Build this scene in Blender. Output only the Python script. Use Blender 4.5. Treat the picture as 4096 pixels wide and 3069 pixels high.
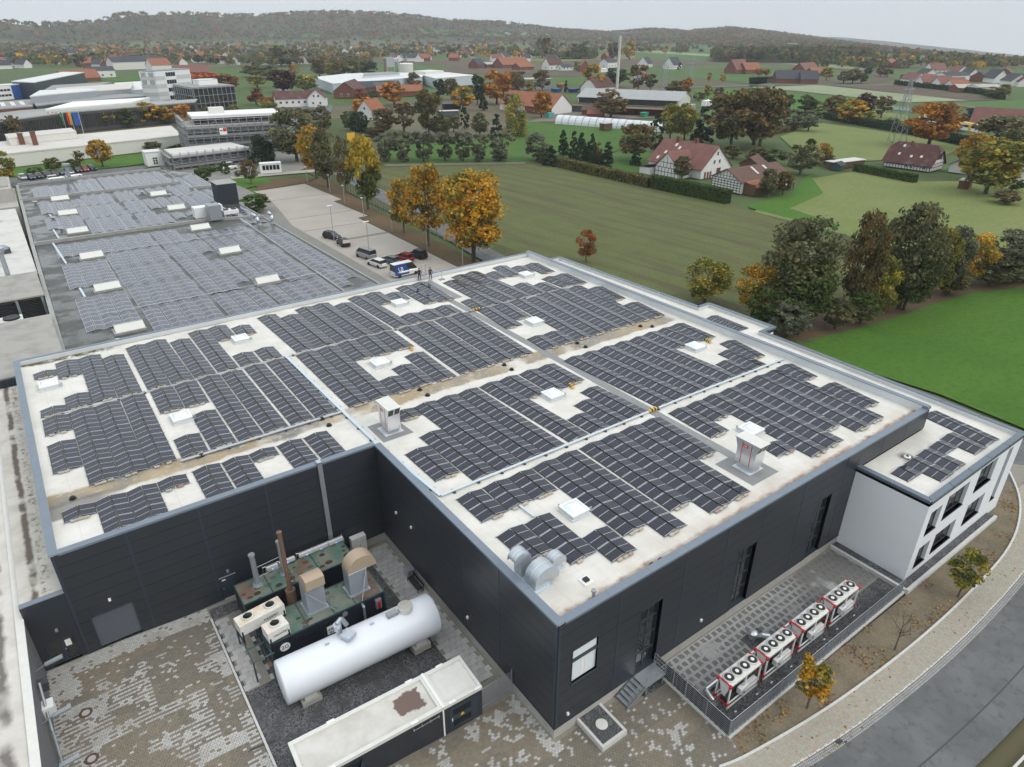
import bpy, math, random
import numpy as np
from mathutils import Vector, Matrix
random.seed(7);NR=np.random.RandomState(7)
S=bpy.context.scene
for o in list(bpy.data.objects): bpy.data.objects.remove(o)
COL=S.collection
PI=math.pi
# ------------------------------------------------------------------ camera
IW, IH=4096.0,3069.0
CX, CY, CZ, CF=-18.846,-21.388,40.217,2739.353
YAW, PIT, ROL=math.radians(54.02786), math.radians(27.36152), math.radians(0.0771)
cy, sy, cp, sp=math.cos(YAW), math.sin(YAW), math.cos(PIT), math.sin(PIT)
FWD=Vector((cy*cp, sy*cp,-sp));RGT=Vector((sy,-cy,0));UPV=RGT.cross(FWD)
RGT, UPV=RGT*math.cos(ROL)+UPV*math.sin(ROL),-RGT*math.sin(ROL)+UPV*math.cos(ROL)
cd=bpy.data.cameras.new("camera");cam=bpy.data.objects.new("camera", cd);COL.objects.link(cam)
cd.sensor_width=36.0;cd.lens=CF/IW*36.0;cd.clip_start=0.5;cd.clip_end=20000
m=Matrix((RGT, UPV,-FWD)).transposed().to_4x4();m.translation=(CX, CY, CZ);cam.matrix_world=m
S.camera=cam
# ------------------------------------------------------------------ sky, sun, exposure
SUN_EL, SUN_AZ=math.radians(42), math.radians(-62)
wd=bpy.data.worlds.new("World");S.world=wd;wd.use_nodes=True
nt=wd.node_tree;nt.nodes.clear()
wo=nt.nodes.new("ShaderNodeOutputWorld");bg=nt.nodes.new("ShaderNodeBackground")
sk=nt.nodes.new("ShaderNodeTexSky");sk.sky_type='NISHITA';sk.sun_disc=False
sk.sun_elevation=SUN_EL;sk.sun_rotation=PI/2 - SUN_AZ;sk.air_density=1.0;sk.dust_density=6.0;sk.ozone_density=1.0
# overcast veil: an even cloud deck, a little brighter overhead than at the horizon, over the clear-sky model
tc=nt.nodes.new("ShaderNodeTexCoord");sx=nt.nodes.new("ShaderNodeSeparateXYZ");nt.links.new(tc.outputs["Generated"], sx.inputs[0])
mr=nt.nodes.new("ShaderNodeMapRange");mr.inputs[1].default_value=0.0;mr.inputs[2].default_value=1.0;mr.inputs[3].default_value=8.3;mr.inputs[4].default_value=12.5
nt.links.new(sx.outputs[2], mr.inputs[0])
nz=nt.nodes.new("ShaderNodeTexNoise");nz.inputs["Scale"].default_value=2.2;nz.inputs["Detail"].default_value=5
mp=nt.nodes.new("ShaderNodeMapping");mp.inputs["Scale"].default_value=(1,1,3.0);nt.links.new(tc.outputs["Generated"], mp.inputs[0]);nt.links.new(mp.outputs[0], nz.inputs[0])
ma=nt.nodes.new("ShaderNodeMath");ma.operation='MULTIPLY_ADD';ma.inputs[1].default_value=0.9;ma.inputs[2].default_value=-0.45
nt.links.new(nz.outputs["Fac"], ma.inputs[0])
ad=nt.nodes.new("ShaderNodeMath");ad.operation='ADD';nt.links.new(mr.outputs[0], ad.inputs[0]);nt.links.new(ma.outputs[0], ad.inputs[1])
vc=nt.nodes.new("ShaderNodeVectorMath");vc.operation='SCALE';vc.inputs[0].default_value=(0.925,0.985,1.03);nt.links.new(ad.outputs[0], vc.inputs["Scale"])
mx=nt.nodes.new("ShaderNodeMixRGB");mx.inputs[0].default_value=0.88
nt.links.new(sk.outputs[0], mx.inputs[1]);nt.links.new(vc.outputs[0], mx.inputs[2])
nt.links.new(mx.outputs[0], bg.inputs[0]);bg.inputs[1].default_value=0.100;nt.links.new(bg.outputs[0], wo.inputs[0])
sl=bpy.data.lights.new("sun", 'SUN');sl.energy=0.8;sl.angle=math.radians(30);sl.color=(1.0,0.96,0.9)
so=bpy.data.objects.new("sun", sl);COL.objects.link(so)
so.rotation_euler=Vector((math.cos(SUN_EL)*math.cos(SUN_AZ), math.cos(SUN_EL)*math.sin(SUN_AZ), math.sin(SUN_EL))).to_track_quat('Z', 'Y').to_euler()
S.view_settings.view_transform='Standard';S.view_settings.look='None';S.view_settings.gamma=1.0
S.view_settings.use_curve_mapping=False;S.view_settings.exposure=0.3
S.render.engine='CYCLES';S.cycles.use_denoising=True
S.cycles.max_bounces=6;S.cycles.diffuse_bounces=3;S.cycles.glossy_bounces=3;S.cycles.transmission_bounces=4;S.cycles.volume_bounces=0;S.cycles.transparent_max_bounces=6
S.cycles.caustics_reflective=False;S.cycles.caustics_refractive=False
# ------------------------------------------------------------------ positions read off the photograph: a pixel of a crop becomes a point on a level of the place
K1, K2=1100/2212.0,700/1269.0
CROP={'P1': (0,0, K1), 'P2': (1000,0, K1), 'P3': (2000,0, K1), 'P4': (2996,0, K1), 'P5': (0,600, K1), 'P6': (1000,600, K1), 'P7': (2000,600, K1), 'P8': (2996,600, K1),
        'Q1': (0,1300, K1), 'Q2': (1000,1300, K1), 'Q3': (2000,1300, K1), 'Q4': (2996,1300, K1), 'R1': (0,2249, K1), 'R2': (900,2080, K1), 'R3': (1900,2249, K1), 'R4': (2996,2200, K1),
        'D': (0,0, IW/2211.0), 'N': (0,0,1.0)}
def at(c, x, y, z=0.0):
    ox, oy, s=CROP[c];u, v=ox+x*s, oy+y*s
    d=FWD + RGT*((u-IW/2)/CF) - UPV*((v-IH/2)/CF)
    t=(z-CZ)/d.z
    return Vector((CX+t*d.x, CY+t*d.y, z))
def zyard(x, y=10):
    return max(0.0, min(1.12,0.056*(-x-0.6)))
def aty(c, x, y, dz=0.0):
    z=0.4
    for _ in range(12):
        p=at(c, x, y, z+dz);z=zyard(p.x)
    return Vector((p.x, p.y, z))
def topof(c, base, top, z=0.0):
    B=at(c, base[0], base[1], z);ox, oy, s=CROP[c];v=oy+top[1]*s
    lo, hi=0.0,90.0
    for _ in range(40):
        mdl=(lo+hi)/2;q=B+Vector((0,0, mdl))-Vector((CX, CY, CZ));yy=IH/2-CF*q.dot(UPV)/q.dot(FWD)
        if yy > v: lo=mdl
        else: hi=mdl
    return B, lo
# ------------------------------------------------------------------ mesh builder
class MB:
    def __init__(s): s.v=[];s.f=[];s.m=[]
    def add(s, vs, fs, m=0):
        b=len(s.v);s.v.extend([tuple(p) for p in vs])
        for f in fs: s.f.append(tuple(b+i for i in f));s.m.append(m)
        return s
    def box(s, x0, x1, y0, y1, z0, z1, m=0, mt=None):
        s.add([(x0,y0,z0),(x1,y0,z0),(x1,y1,z0),(x0,y1,z0),(x0,y0,z1),(x1,y0,z1),(x1,y1,z1),(x0,y1,z1)],
              [(0,3,2,1),(0,1,5,4),(1,2,6,5),(2,3,7,6),(3,0,4,7)], m)
        b=len(s.v)-8;s.f.append((b+4,b+5,b+6,b+7));s.m.append(m if mt is None else mt);return s
    def obox(s, c, l, rz=0.0, m=0, mt=None, ry=0.0, rx=0.0):
        R=Matrix.Rotation(rz,3,'Z') @ Matrix.Rotation(ry,3,'Y') @ Matrix.Rotation(rx,3,'X')
        hx, hy, hz=l[0]/2, l[1]/2, l[2]/2;c=Vector(c)
        P=[c + R @ Vector(q) for q in [(-hx,-hy,-hz),(hx,-hy,-hz),(hx,hy,-hz),(-hx,hy,-hz),(-hx,-hy,hz),(hx,-hy,hz),(hx,hy,hz),(-hx,hy,hz)]]
        s.add(P,[(0,3,2,1),(0,1,5,4),(1,2,6,5),(2,3,7,6),(3,0,4,7)], m)
        b=len(s.v)-8;s.f.append((b+4,b+5,b+6,b+7));s.m.append(m if mt is None else mt);return s
    def quad(s, a, b, c, d, m=0): return s.add([a,b,c,d],[(0,1,2,3)], m)
    def poly(s, pts, m=0): return s.add(pts,[tuple(range(len(pts)))], m)
    def prism(s, pts, z0, z1, m=0, mt=None):
        n=len(pts);A=sum(pts[i][0]*pts[(i+1)%n][1]-pts[(i+1)%n][0]*pts[i][1] for i in range(n))
        if A < 0: pts=pts[::-1]
        b=len(s.v);s.v.extend([(p[0],p[1],z0) for p in pts]+[(p[0],p[1],z1) for p in pts])
        for i in range(n): s.f.append((b+i,b+(i+1)%n,b+n+(i+1)%n,b+n+i));s.m.append(m)
        s.f.append(tuple(b+n+i for i in range(n)));s.m.append(m if mt is None else mt)
        s.f.append(tuple(b+i for i in reversed(range(n))));s.m.append(m);return s
    def cyl(s, p0, p1, r0, r1=None, n=12, m=0, mt=None, cap=True):
        if r1 is None: r1=r0
        p0, p1=Vector(p0), Vector(p1);d=(p1-p0).normalized()
        a=d.orthogonal().normalized();c=d.cross(a);b=len(s.v)
        for p, r in ((p0,r0),(p1,r1)):
            for i in range(n):
                t=2*PI*i/n;s.v.append(tuple(p+a*(r*math.cos(t))+c*(r*math.sin(t))))
        for i in range(n): s.f.append((b+i,b+(i+1)%n,b+n+(i+1)%n,b+n+i));s.m.append(m)
        if cap:
            s.f.append(tuple(b+n+i for i in range(n)));s.m.append(m if mt is None else mt)
            s.f.append(tuple(b+i for i in reversed(range(n))));s.m.append(m)
        return s
    def tube(s, pts, r, n=6, m=0):
        for i in range(len(pts)-1): s.cyl(pts[i], pts[i+1], r, r, n, m)
        return s
    def lathe(s, c, prof, n=16, m=0):
        b=len(s.v);c=Vector(c)
        for r, z in prof:
            for i in range(n):
                t=2*PI*i/n;s.v.append((c.x+r*math.cos(t), c.y+r*math.sin(t), c.z+z))
        for j in range(len(prof)-1):
            for i in range(n): s.f.append((b+j*n+i,b+j*n+(i+1)%n,b+(j+1)*n+(i+1)%n,b+(j+1)*n+i));s.m.append(m)
        s.f.append(tuple(b+(len(prof)-1)*n+i for i in range(n)));s.m.append(m);return s
    def mesh(s, name, mats, loc=None, smooth=False):
        me=bpy.data.meshes.new(name)
        if loc is None: me.from_pydata(s.v,[], s.f)
        else: me.from_pydata([(p[0]-loc[0],p[1]-loc[1],p[2]-loc[2]) for p in s.v],[], s.f)
        if not isinstance(mats,(list, tuple)): mats=[mats]
        for q in mats: me.materials.append(q)
        if len(mats) > 1: me.polygons.foreach_set("material_index", s.m)
        if smooth: me.polygons.foreach_set("use_smooth",[True]*len(me.polygons))
        me.update();return me
    def build(s, name, mats, parent=None, smooth=False, kind=None):
        """vertices are in world space;a parent is an unrotated object, the mesh is stored relative to it"""
        loc=wloc(parent) if parent is not None else None
        me=s.mesh(name, mats, loc, smooth)
        o=bpy.data.objects.new(name, me);COL.objects.link(o)
        if parent is not None: o.parent=parent
        if kind: o["kind"]=kind
        return o
def wloc(o):
    p=Vector((0,0,0))
    while o is not None: p=p + Vector(o.location);o=o.parent
    return p
def tag(o, label=None, cat=None, group=None, kind=None):
    if label: o["label"]=label
    if cat: o["category"]=cat
    if group: o["group"]=group
    if kind: o["kind"]=kind
    return o
def thing(name, label, cat, loc=(0,0,0), rz=0.0, group=None):
    o=bpy.data.objects.new(name, None);COL.objects.link(o);o.location=loc;o.rotation_euler=(0,0,rz);o.empty_display_size=0.3
    return tag(o, label, cat, group)
def inst(name, me, parent=None, loc=(0,0,0), rot=(0,0,0), sc=(1,1,1)):
    o=bpy.data.objects.new(name, me);COL.objects.link(o);o.parent=parent;o.location=loc;o.rotation_euler=rot;o.scale=sc;return o
def copy_tree(root, loc, rz=None, label=None, group=None, sc=None):
    r=root.copy();COL.objects.link(r);r.location=loc
    if rz is not None: r.rotation_euler=(0,0,rz)
    if sc is not None: r.scale=sc if isinstance(sc,(tuple,list)) else (sc,sc,sc)
    if label: r["label"]=label
    if group: r["group"]=group
    for ch in KIDS(root):
        c=ch.copy();COL.objects.link(c);c.parent=r
        for g in KIDS(ch):
            d=g.copy();COL.objects.link(d);d.parent=c
    return r
_kids={}
def KIDS(o):
    if o.name not in _kids: _kids[o.name]=[x for x in COL.objects if x.parent == o]
    return _kids[o.name]
def text_mesh(name, body, size, mat, parent, M4, extrude=0.004):
    c=bpy.data.curves.new(name, 'FONT');c.body=body;c.size=size;c.extrude=extrude;c.align_x='CENTER';c.align_y='CENTER';c.resolution_u=2
    o=bpy.data.objects.new("tmp", c);COL.objects.link(o);bpy.context.view_layer.update()
    me=bpy.data.meshes.new_from_object(o.evaluated_get(bpy.context.evaluated_depsgraph_get()));bpy.data.objects.remove(o)
    me.name=name;me.materials.clear();me.materials.append(mat);me.transform(M4)
    t=bpy.data.objects.new(name, me);COL.objects.link(t);t.parent=parent;t.location=-wloc(parent) if parent else (0,0,0);return t
# ------------------------------------------------------------------ materials
def mat(name, col, rough=0.6, metal=0.0, spec=0.5, noise=None, bump=None, emit=None):
    """noise: (scale, amount, other colour, detail);bump: (scale, strength)"""
    q=bpy.data.materials.new(name);q.use_nodes=True;t=q.node_tree;b=t.nodes["Principled BSDF"]
    b.inputs["Base Color"].default_value=(*col,1);b.inputs["Roughness"].default_value=rough;b.inputs["Metallic"].default_value=metal
    b.inputs["Specular IOR Level"].default_value=spec
    if noise or bump: g=t.nodes.new("ShaderNodeNewGeometry")
    if noise:
        n=t.nodes.new("ShaderNodeTexNoise");n.inputs["Scale"].default_value=noise[0];n.inputs["Detail"].default_value=noise[3] if len(noise) > 3 else 5;n.inputs["Roughness"].default_value=0.62
        t.links.new(g.outputs["Position"], n.inputs[0])
        r=t.nodes.new("ShaderNodeMapRange");r.inputs[1].default_value=0.36;r.inputs[2].default_value=0.64;r.inputs[4].default_value=noise[1]
        t.links.new(n.outputs["Fac"], r.inputs[0])
        x=t.nodes.new("ShaderNodeMixRGB");x.inputs[1].default_value=(*col,1);x.inputs[2].default_value=(*noise[2],1)
        t.links.new(r.outputs[0], x.inputs[0]);t.links.new(x.outputs[0], b.inputs["Base Color"])
    if bump:
        n2=t.nodes.new("ShaderNodeTexNoise");n2.inputs["Scale"].default_value=bump[0];n2.inputs["Detail"].default_value=6;t.links.new(g.outputs["Position"], n2.inputs[0])
        bb=t.nodes.new("ShaderNodeBump");bb.inputs["Strength"].default_value=bump[1];bb.inputs["Distance"].default_value=0.05
        t.links.new(n2.outputs["Fac"], bb.inputs["Height"]);t.links.new(bb.outputs[0], b.inputs["Normal"])
    return q
class NG:
    """tiny node helper on a material's tree"""
    def __init__(s, name, rough=0.6, metal=0.0, spec=0.5):
        s.q=bpy.data.materials.new(name);s.q.use_nodes=True;s.t=s.q.node_tree;s.b=s.t.nodes["Principled BSDF"]
        s.b.inputs["Roughness"].default_value=rough;s.b.inputs["Metallic"].default_value=metal;s.b.inputs["Specular IOR Level"].default_value=spec
        s.geo=s.t.nodes.new("ShaderNodeNewGeometry");s.pos=s.geo.outputs["Position"]
        x=s.t.nodes.new("ShaderNodeSeparateXYZ");s.t.links.new(s.pos, x.inputs[0]);s.x, s.y, s.z=x.outputs
    def L(s, a, b): s.t.links.new(a, b)
    def setin(s, sock, v):
        if hasattr(v, "links") or hasattr(v, "is_linked"): s.L(v, sock)
        else: sock.default_value=v if not isinstance(v, tuple) or len(v) != 3 else ((*v,1) if len(sock.default_value) == 4 else v)
    def math(s, op, a, b=0.0, c=0.0, clamp=False):
        n=s.t.nodes.new("ShaderNodeMath");n.operation=op;n.use_clamp=clamp
        for i, v in enumerate((a,b,c)): s.setin(n.inputs[i], v)
        return n.outputs[0]
    def noise(s, scale, detail=5, rough=0.6, vec=None, dist=0.0):
        n=s.t.nodes.new("ShaderNodeTexNoise");n.inputs["Scale"].default_value=scale;n.inputs["Detail"].default_value=detail;n.inputs["Roughness"].default_value=rough;n.inputs["Distortion"].default_value=dist
        s.L(vec if vec is not None else s.pos, n.inputs[0]);return n.outputs["Fac"]
    def vmap(s, scale=(1,1,1), rot=0.0, vec=None):
        n=s.t.nodes.new("ShaderNodeMapping");n.inputs["Scale"].default_value=scale;n.inputs["Rotation"].default_value=(0,0,rot);s.L(vec if vec is not None else s.pos, n.inputs[0]);return n.outputs[0]
    def rng(s, v, a, b, c=0.0, d=1.0, smooth=False):
        n=s.t.nodes.new("ShaderNodeMapRange");n.clamp=True
        if smooth: n.interpolation_type='SMOOTHSTEP'
        s.setin(n.inputs[0], v)
        for i, q in enumerate((a,b,c,d)): n.inputs[i+1].default_value=q
        return n.outputs[0]
    def mix(s, f, a, b):
        n=s.t.nodes.new("ShaderNodeMixRGB")
        for i, v in enumerate((f,a,b)): s.setin(n.inputs[i], v)
        return n.outputs[0]
    def attr(s, name, what="Fac"):
        n=s.t.nodes.new("ShaderNodeAttribute");n.attribute_name=name;return n.outputs[what]
    def objrand(s):
        n=s.t.nodes.new("ShaderNodeObjectInfo");return n.outputs["Random"]
    def objco(s):
        n=s.t.nodes.new("ShaderNodeTexCoord");return n.outputs["Object"]
    def ramp(s, v, stops):
        n=s.t.nodes.new("ShaderNodeValToRGB");e=n.color_ramp.elements
        while len(e) < len(stops): e.new(0.5)
        for el,(p, c) in zip(e, stops): el.position=p;el.color=(*c,1)
        s.L(v, n.inputs[0]);return n.outputs[0]
    def color(s, v): s.setin(s.b.inputs["Base Color"], v);return s
    def rough(s, v): s.setin(s.b.inputs["Roughness"], v);return s
    def bump(s, h, strength=0.3, dist=0.05):
        n=s.t.nodes.new("ShaderNodeBump");n.inputs["Strength"].default_value=strength;n.inputs["Distance"].default_value=dist;s.L(h, n.inputs["Height"]);s.L(n.outputs[0], s.b.inputs["Normal"]);return s
M={}
M['facade']=mat('facade_anthracite',(0.030,0.034,0.040),0.42,0.0,0.5,(0.35,0.6,(0.024,0.029,0.038)))
M['facade_dark']=mat('facade_joint',(0.008,0.010,0.014),0.5)
M['facade_blue']=mat('facade_flashing',(0.032,0.044,0.062),0.4)
M['cap']=mat('parapet_metal',(0.17,0.205,0.25),0.4,0.15,0.5,(0.5,0.4,(0.21,0.245,0.29)))
M['concrete']=mat('concrete',(0.44,0.42,0.385),0.85,0,0.3,(1.6,0.5,(0.33,0.315,0.29)),(12,0.15))
M['concrete_lt']=mat('concrete_light',(0.6,0.59,0.56),0.8,0,0.3,(2.0,0.4,(0.48,0.47,0.44)))
M['render']=mat('white_render',(0.76,0.78,0.80),0.85,0,0.3,(0.5,0.25,(0.70,0.725,0.755)),(60,0.08))
M['white']=mat('white_paint',(0.8,0.8,0.79),0.5)
M['offwhite']=mat('off_white',(0.68,0.67,0.63),0.6,0,0.4,(2.0,0.4,(0.56,0.55,0.51)))
M['steel']=mat('galvanised_steel',(0.52,0.56,0.60),0.34,0.7,0.5,(4.0,0.35,(0.42,0.46,0.5)))
M['steel_dull']=mat('dull_steel',(0.33,0.36,0.38),0.5,0.4,0.5,(3,0.4,(0.25,0.27,0.29)))
M['alu']=mat('bright_aluminium',(0.72,0.74,0.76),0.3,0.75)
M['tray']=mat('cable_tray_metal',(0.58,0.66,0.71),0.4,0.3)
M['black']=mat('black_plastic',(0.012,0.012,0.013),0.5)
M['darkgrey']=mat('dark_grey',(0.05,0.052,0.055),0.6)
M['glass']=mat('window_glass',(0.022,0.025,0.027),0.06,0,0.9)
M['redpaint']=mat('red_paint',(0.55,0.02,0.025),0.4)
M['yellow']=mat('yellow_paint',(0.75,0.42,0.03),0.5)
M['rubber']=mat('tyre_rubber',(0.015,0.015,0.016),0.8)
M['greyrubber']=mat('grey_membrane',(0.23,0.235,0.235),0.7,0,0.4,(1.2,0.4,(0.28,0.285,0.285)))
# ================================================================== roof membrane, panel materials
def membrane(name, gutter):
    g=NG(name,0.75,0,0.3)
    n1=g.noise(0.35,6,0.65);n2=g.noise(3.0,4,0.6, g.vmap((0.25,1.6,1)))
    c=g.mix(g.rng(n1,0.38,0.68),(0.70,0.675,0.625),(0.575,0.55,0.495))
    c=g.mix(g.math('MULTIPLY', g.rng(n2,0.5,0.75),0.22), c,(0.45,0.43,0.385))
    sm=g.math('PINGPONG', g.math('ADD', g.x, g.math('MULTIPLY', g.noise(0.8),0.06)),1.05)
    c=g.mix(g.math('MULTIPLY', g.rng(sm,0.0,0.05,1,0),0.3), c,(0.42,0.40,0.36))
    sp=g.rng(g.noise(1.4,8,0.75),0.62,0.72);c=g.mix(g.math('MULTIPLY', sp,0.35), c,(0.40,0.37,0.31))
    if gutter:
        wob=g.math('MULTIPLY', g.math('SUBTRACT', g.noise(0.45,4),0.5),1.5)
        yy=g.math('ABSOLUTE', g.math('ADD', g.math('SUBTRACT', g.math('ADD', g.y, g.math('MULTIPLY', g.x,0.022)),30.45), wob))
        band=g.rng(yy,0.75,1.15,1,0, True)
        band=g.math('MULTIPLY', band, g.rng(g.x,42.0,41.0));band=g.math('MULTIPLY', band, g.rng(g.noise(0.22,3),0.30,0.46))
        gc=g.mix(g.rng(g.noise(0.16,3),0.42,0.58),(0.34,0.255,0.15),(0.20,0.19,0.17))
        gc=g.mix(g.rng(g.noise(2.2,6,0.7),0.55,0.68), gc,(0.50,0.47,0.41))
        gc=g.mix(g.rng(g.noise(5.0,5,0.7),0.58,0.7), gc,(0.13,0.115,0.09))
        c=g.mix(band, c, gc)
        halo=g.math('MULTIPLY', g.rng(yy,0.8,2.4,0.35,0, True), g.rng(g.noise(0.5,5),0.3,0.7));c=g.mix(halo, c,(0.52,0.46,0.36))

        fr=g.math('MULTIPLY', g.rng(g.math('ADD', g.y, g.math('MULTIPLY', g.noise(0.9,5),1.1)),1.45,1.75,1,0), g.rng(g.x,0.0,0.5))
        fr=g.math('MULTIPLY', fr, g.rng(g.noise(0.2,3),0.34,0.5))
        fc=g.mix(g.rng(g.noise(3.0,6,0.7),0.4,0.6),(0.17,0.115,0.085),(0.40,0.22,0.13));fc=g.mix(g.rng(g.noise(7,4),0.58,0.66), fc,(0.44,0.38,0.33))
        c=g.mix(fr, c, fc)
        h2=g.math('MULTIPLY', g.rng(g.y,1.0,2.6,0.5,0, True), g.rng(g.noise(0.6,5),0.35,0.62));h2=g.math('MULTIPLY', h2, g.rng(g.x,0,0.5));c=g.mix(h2, c,(0.52,0.42,0.33))
        ms=g.math('MULTIPLY', g.rng(g.y,58.1,58.7), g.rng(g.x,-13.0,-15.5));ms=g.math('MULTIPLY', ms, g.rng(g.noise(1.2,6),0.42,0.55));c=g.mix(ms, c,(0.075,0.075,0.03))
        bk=g.math('MULTIPLY', g.rng(g.math('ADD', g.y, g.math('MULTIPLY', g.noise(0.5,4),0.7)),59.25,59.45),0.55);c=g.mix(bk, c,(0.20,0.14,0.10))
        ce=g.math('MULTIPLY', g.rng(g.math('ABSOLUTE', g.math('SUBTRACT', g.y,29.4)),0.9,1.2,1,0), g.rng(g.x,-17.5,-19.5));c=g.mix(g.math('MULTIPLY', ce,0.8), c,(0.16,0.15,0.135))
    else:
        wob=g.math('MULTIPLY', g.math('SUBTRACT', g.noise(0.6,5),0.5),2.0)
        st=g.rng(g.math('ABSOLUTE', g.math('ADD', g.math('SUBTRACT', g.x,37.2), wob)),0.3,1.0,1,0)
        st=g.math('MULTIPLY', st, g.rng(g.math('ABSOLUTE', g.math('SUBTRACT', g.y,-1.6)),0.35,1.0,1,0));c=g.mix(st, c,(0.07,0.055,0.03))
        ln=g.math('MULTIPLY', g.rng(g.math('ABSOLUTE', g.math('ADD', g.math('SUBTRACT', g.x,47.2), g.math('MULTIPLY', g.math('SUBTRACT', g.noise(0.3),0.5),1.6))),0.05,0.16,1,0), g.rng(g.noise(0.12,2),0.47,0.55));c=g.mix(g.math('MULTIPLY', ln,0.9), c,(0.10,0.08,0.055))
    g.color(c);g.bump(g.noise(2.0,4),0.12,0.04);return g.q
M['membrane']=membrane('cream_roof_membrane', True)
M['membrane2']=membrane('annex_roof_membrane', False)
M['upstand']=mat('upstand_membrane',(0.60,0.63,0.64),0.6,0,0.4,(0.6,0.35,(0.52,0.55,0.56)),(1.5,0.15))
g=NG('bitumen_roofing',0.42,0,0.5)
c=g.mix(g.rng(g.noise(0.12,5),0.4,0.62),(0.088,0.090,0.083),(0.062,0.064,0.060));c=g.mix(g.math('MULTIPLY', g.rng(g.noise(0.9,6,0.7),0.52,0.7),0.6), c,(0.13,0.13,0.115))
sm=g.math('PINGPONG', g.y,0.5);c=g.mix(g.math('MULTIPLY', g.rng(sm,0,0.03,1,0),0.5), c,(0.045,0.047,0.045))
g.color(c);g.rough(g.rng(g.noise(0.25,3),0.45,0.58,0.62,0.12));M['bitumen']=g.q

def pv_glass(name, base, line, cells, rough, spec, lw, lf):
    g=NG(name, rough,0, spec);oc=g.objco();x=g.t.nodes.new("ShaderNodeSeparateXYZ");g.L(oc, x.inputs[0])
    u=g.math('PINGPONG', g.math('MULTIPLY', x.outputs[0], cells[0]),0.5);v=g.math('PINGPONG', g.math('MULTIPLY', x.outputs[1], cells[1]),0.5)
    d=g.math('MAXIMUM', g.rng(u,0.0, lw,1,0), g.rng(v,0.0, lw,1,0))
    r=g.objrand();b2=tuple(q*1.35 for q in base);c=g.mix(r, base, b2)
    c=g.mix(g.math('MULTIPLY', d, lf), c, line)
    g.color(c);return g.q
M['pv_new']=pv_glass('mono_cells',(0.0085,0.0095,0.021),(0.11,0.115,0.13),(6.2,11.0),0.10,0.5,0.09,0.42)
M['pv_old']=pv_glass('poly_cells',(0.042,0.046,0.068),(0.30,0.31,0.33),(6.2,10.0),0.16,0.6,0.07,0.35)
M['pv_frame']=mat('black_module_frame',(0.012,0.012,0.014),0.4)
M['pv_silver']=mat('silver_module_edge',(0.58,0.59,0.61),0.4,0.3)

def pv_mesh(name, side, old):
    """one module lying on its slope;unit half width in x (ridge at 0), unit length in y"""
    b=MB();sg=-1 if side == 'W' else 1
    z0,z1=(0.09,0.27);xr, xl=0.045,0.975
    def P(u, y, dz=0): return (sg*(xr+(xl-xr)*u), y, z1+(z0-z1)*u+dz)
    e=0.028 if old else 0.022;mid=0.010;fy=0.486
    def q(u0, u1, y0, y1, m):
        a=[P(u0,y0), P(u1,y0), P(u1,y1), P(u0,y1)]
        b.add(a if sg > 0 else a[::-1],[(0,1,2,3)], m)
    fx=0.035
    q(0, fx,-fy, fy,1);q(1-fx,1,-fy, fy,1 if not old else 2)
    q(fx,1-fx,-fy,-fy+e,2);q(fx,1-fx, fy-e, fy,2)
    if old: q(fx,1-fx,-fy+e, fy-e,0)
    else: q(fx,1-fx,-fy+e,-mid,0);q(fx,1-fx, mid, fy-e,0);q(fx,1-fx,-mid, mid,2)
    t=-0.045
    for A, B in (((0,-fy),(1,-fy)),((1,-fy),(1,fy)),((1,fy),(0,fy)),((0,fy),(0,-fy))):
        a=[P(*A), P(*A, t), P(*B, t), P(*B)];b.add(a if sg > 0 else a[::-1],[(0,1,2,3)],1)
    a=[P(0,-fy,t), P(0,fy,t), P(1,fy,t), P(1,-fy,t)];b.add(a if sg > 0 else a[::-1],[(0,1,2,3)],1)
    return b.mesh(name,[M['pv_old' if old else 'pv_new'], M['pv_frame'] if not old else M['pv_silver'], M['pv_silver']])
PV={(s_, o_): pv_mesh('solar_panel', s_, o_) for s_ in 'WE' for o_ in (0,1)}
bm_=MB().box(-0.2,0.2,-0.1,0.1,0,0.1);M['ballast']=mat('ballast_block',(0.40,0.36,0.29),0.85,0,0.3);
g=NG('ballast_tones',0.85);g.color(g.ramp(g.objrand(),[(0.0,(0.43,0.37,0.27)),(0.5,(0.36,0.345,0.32)),(0.85,(0.46,0.42,0.36)),(1.0,(0.30,0.15,0.11))]));M['ballast']=g.q
BALL=bm_.mesh('ballast_block', M['ballast'])
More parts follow.
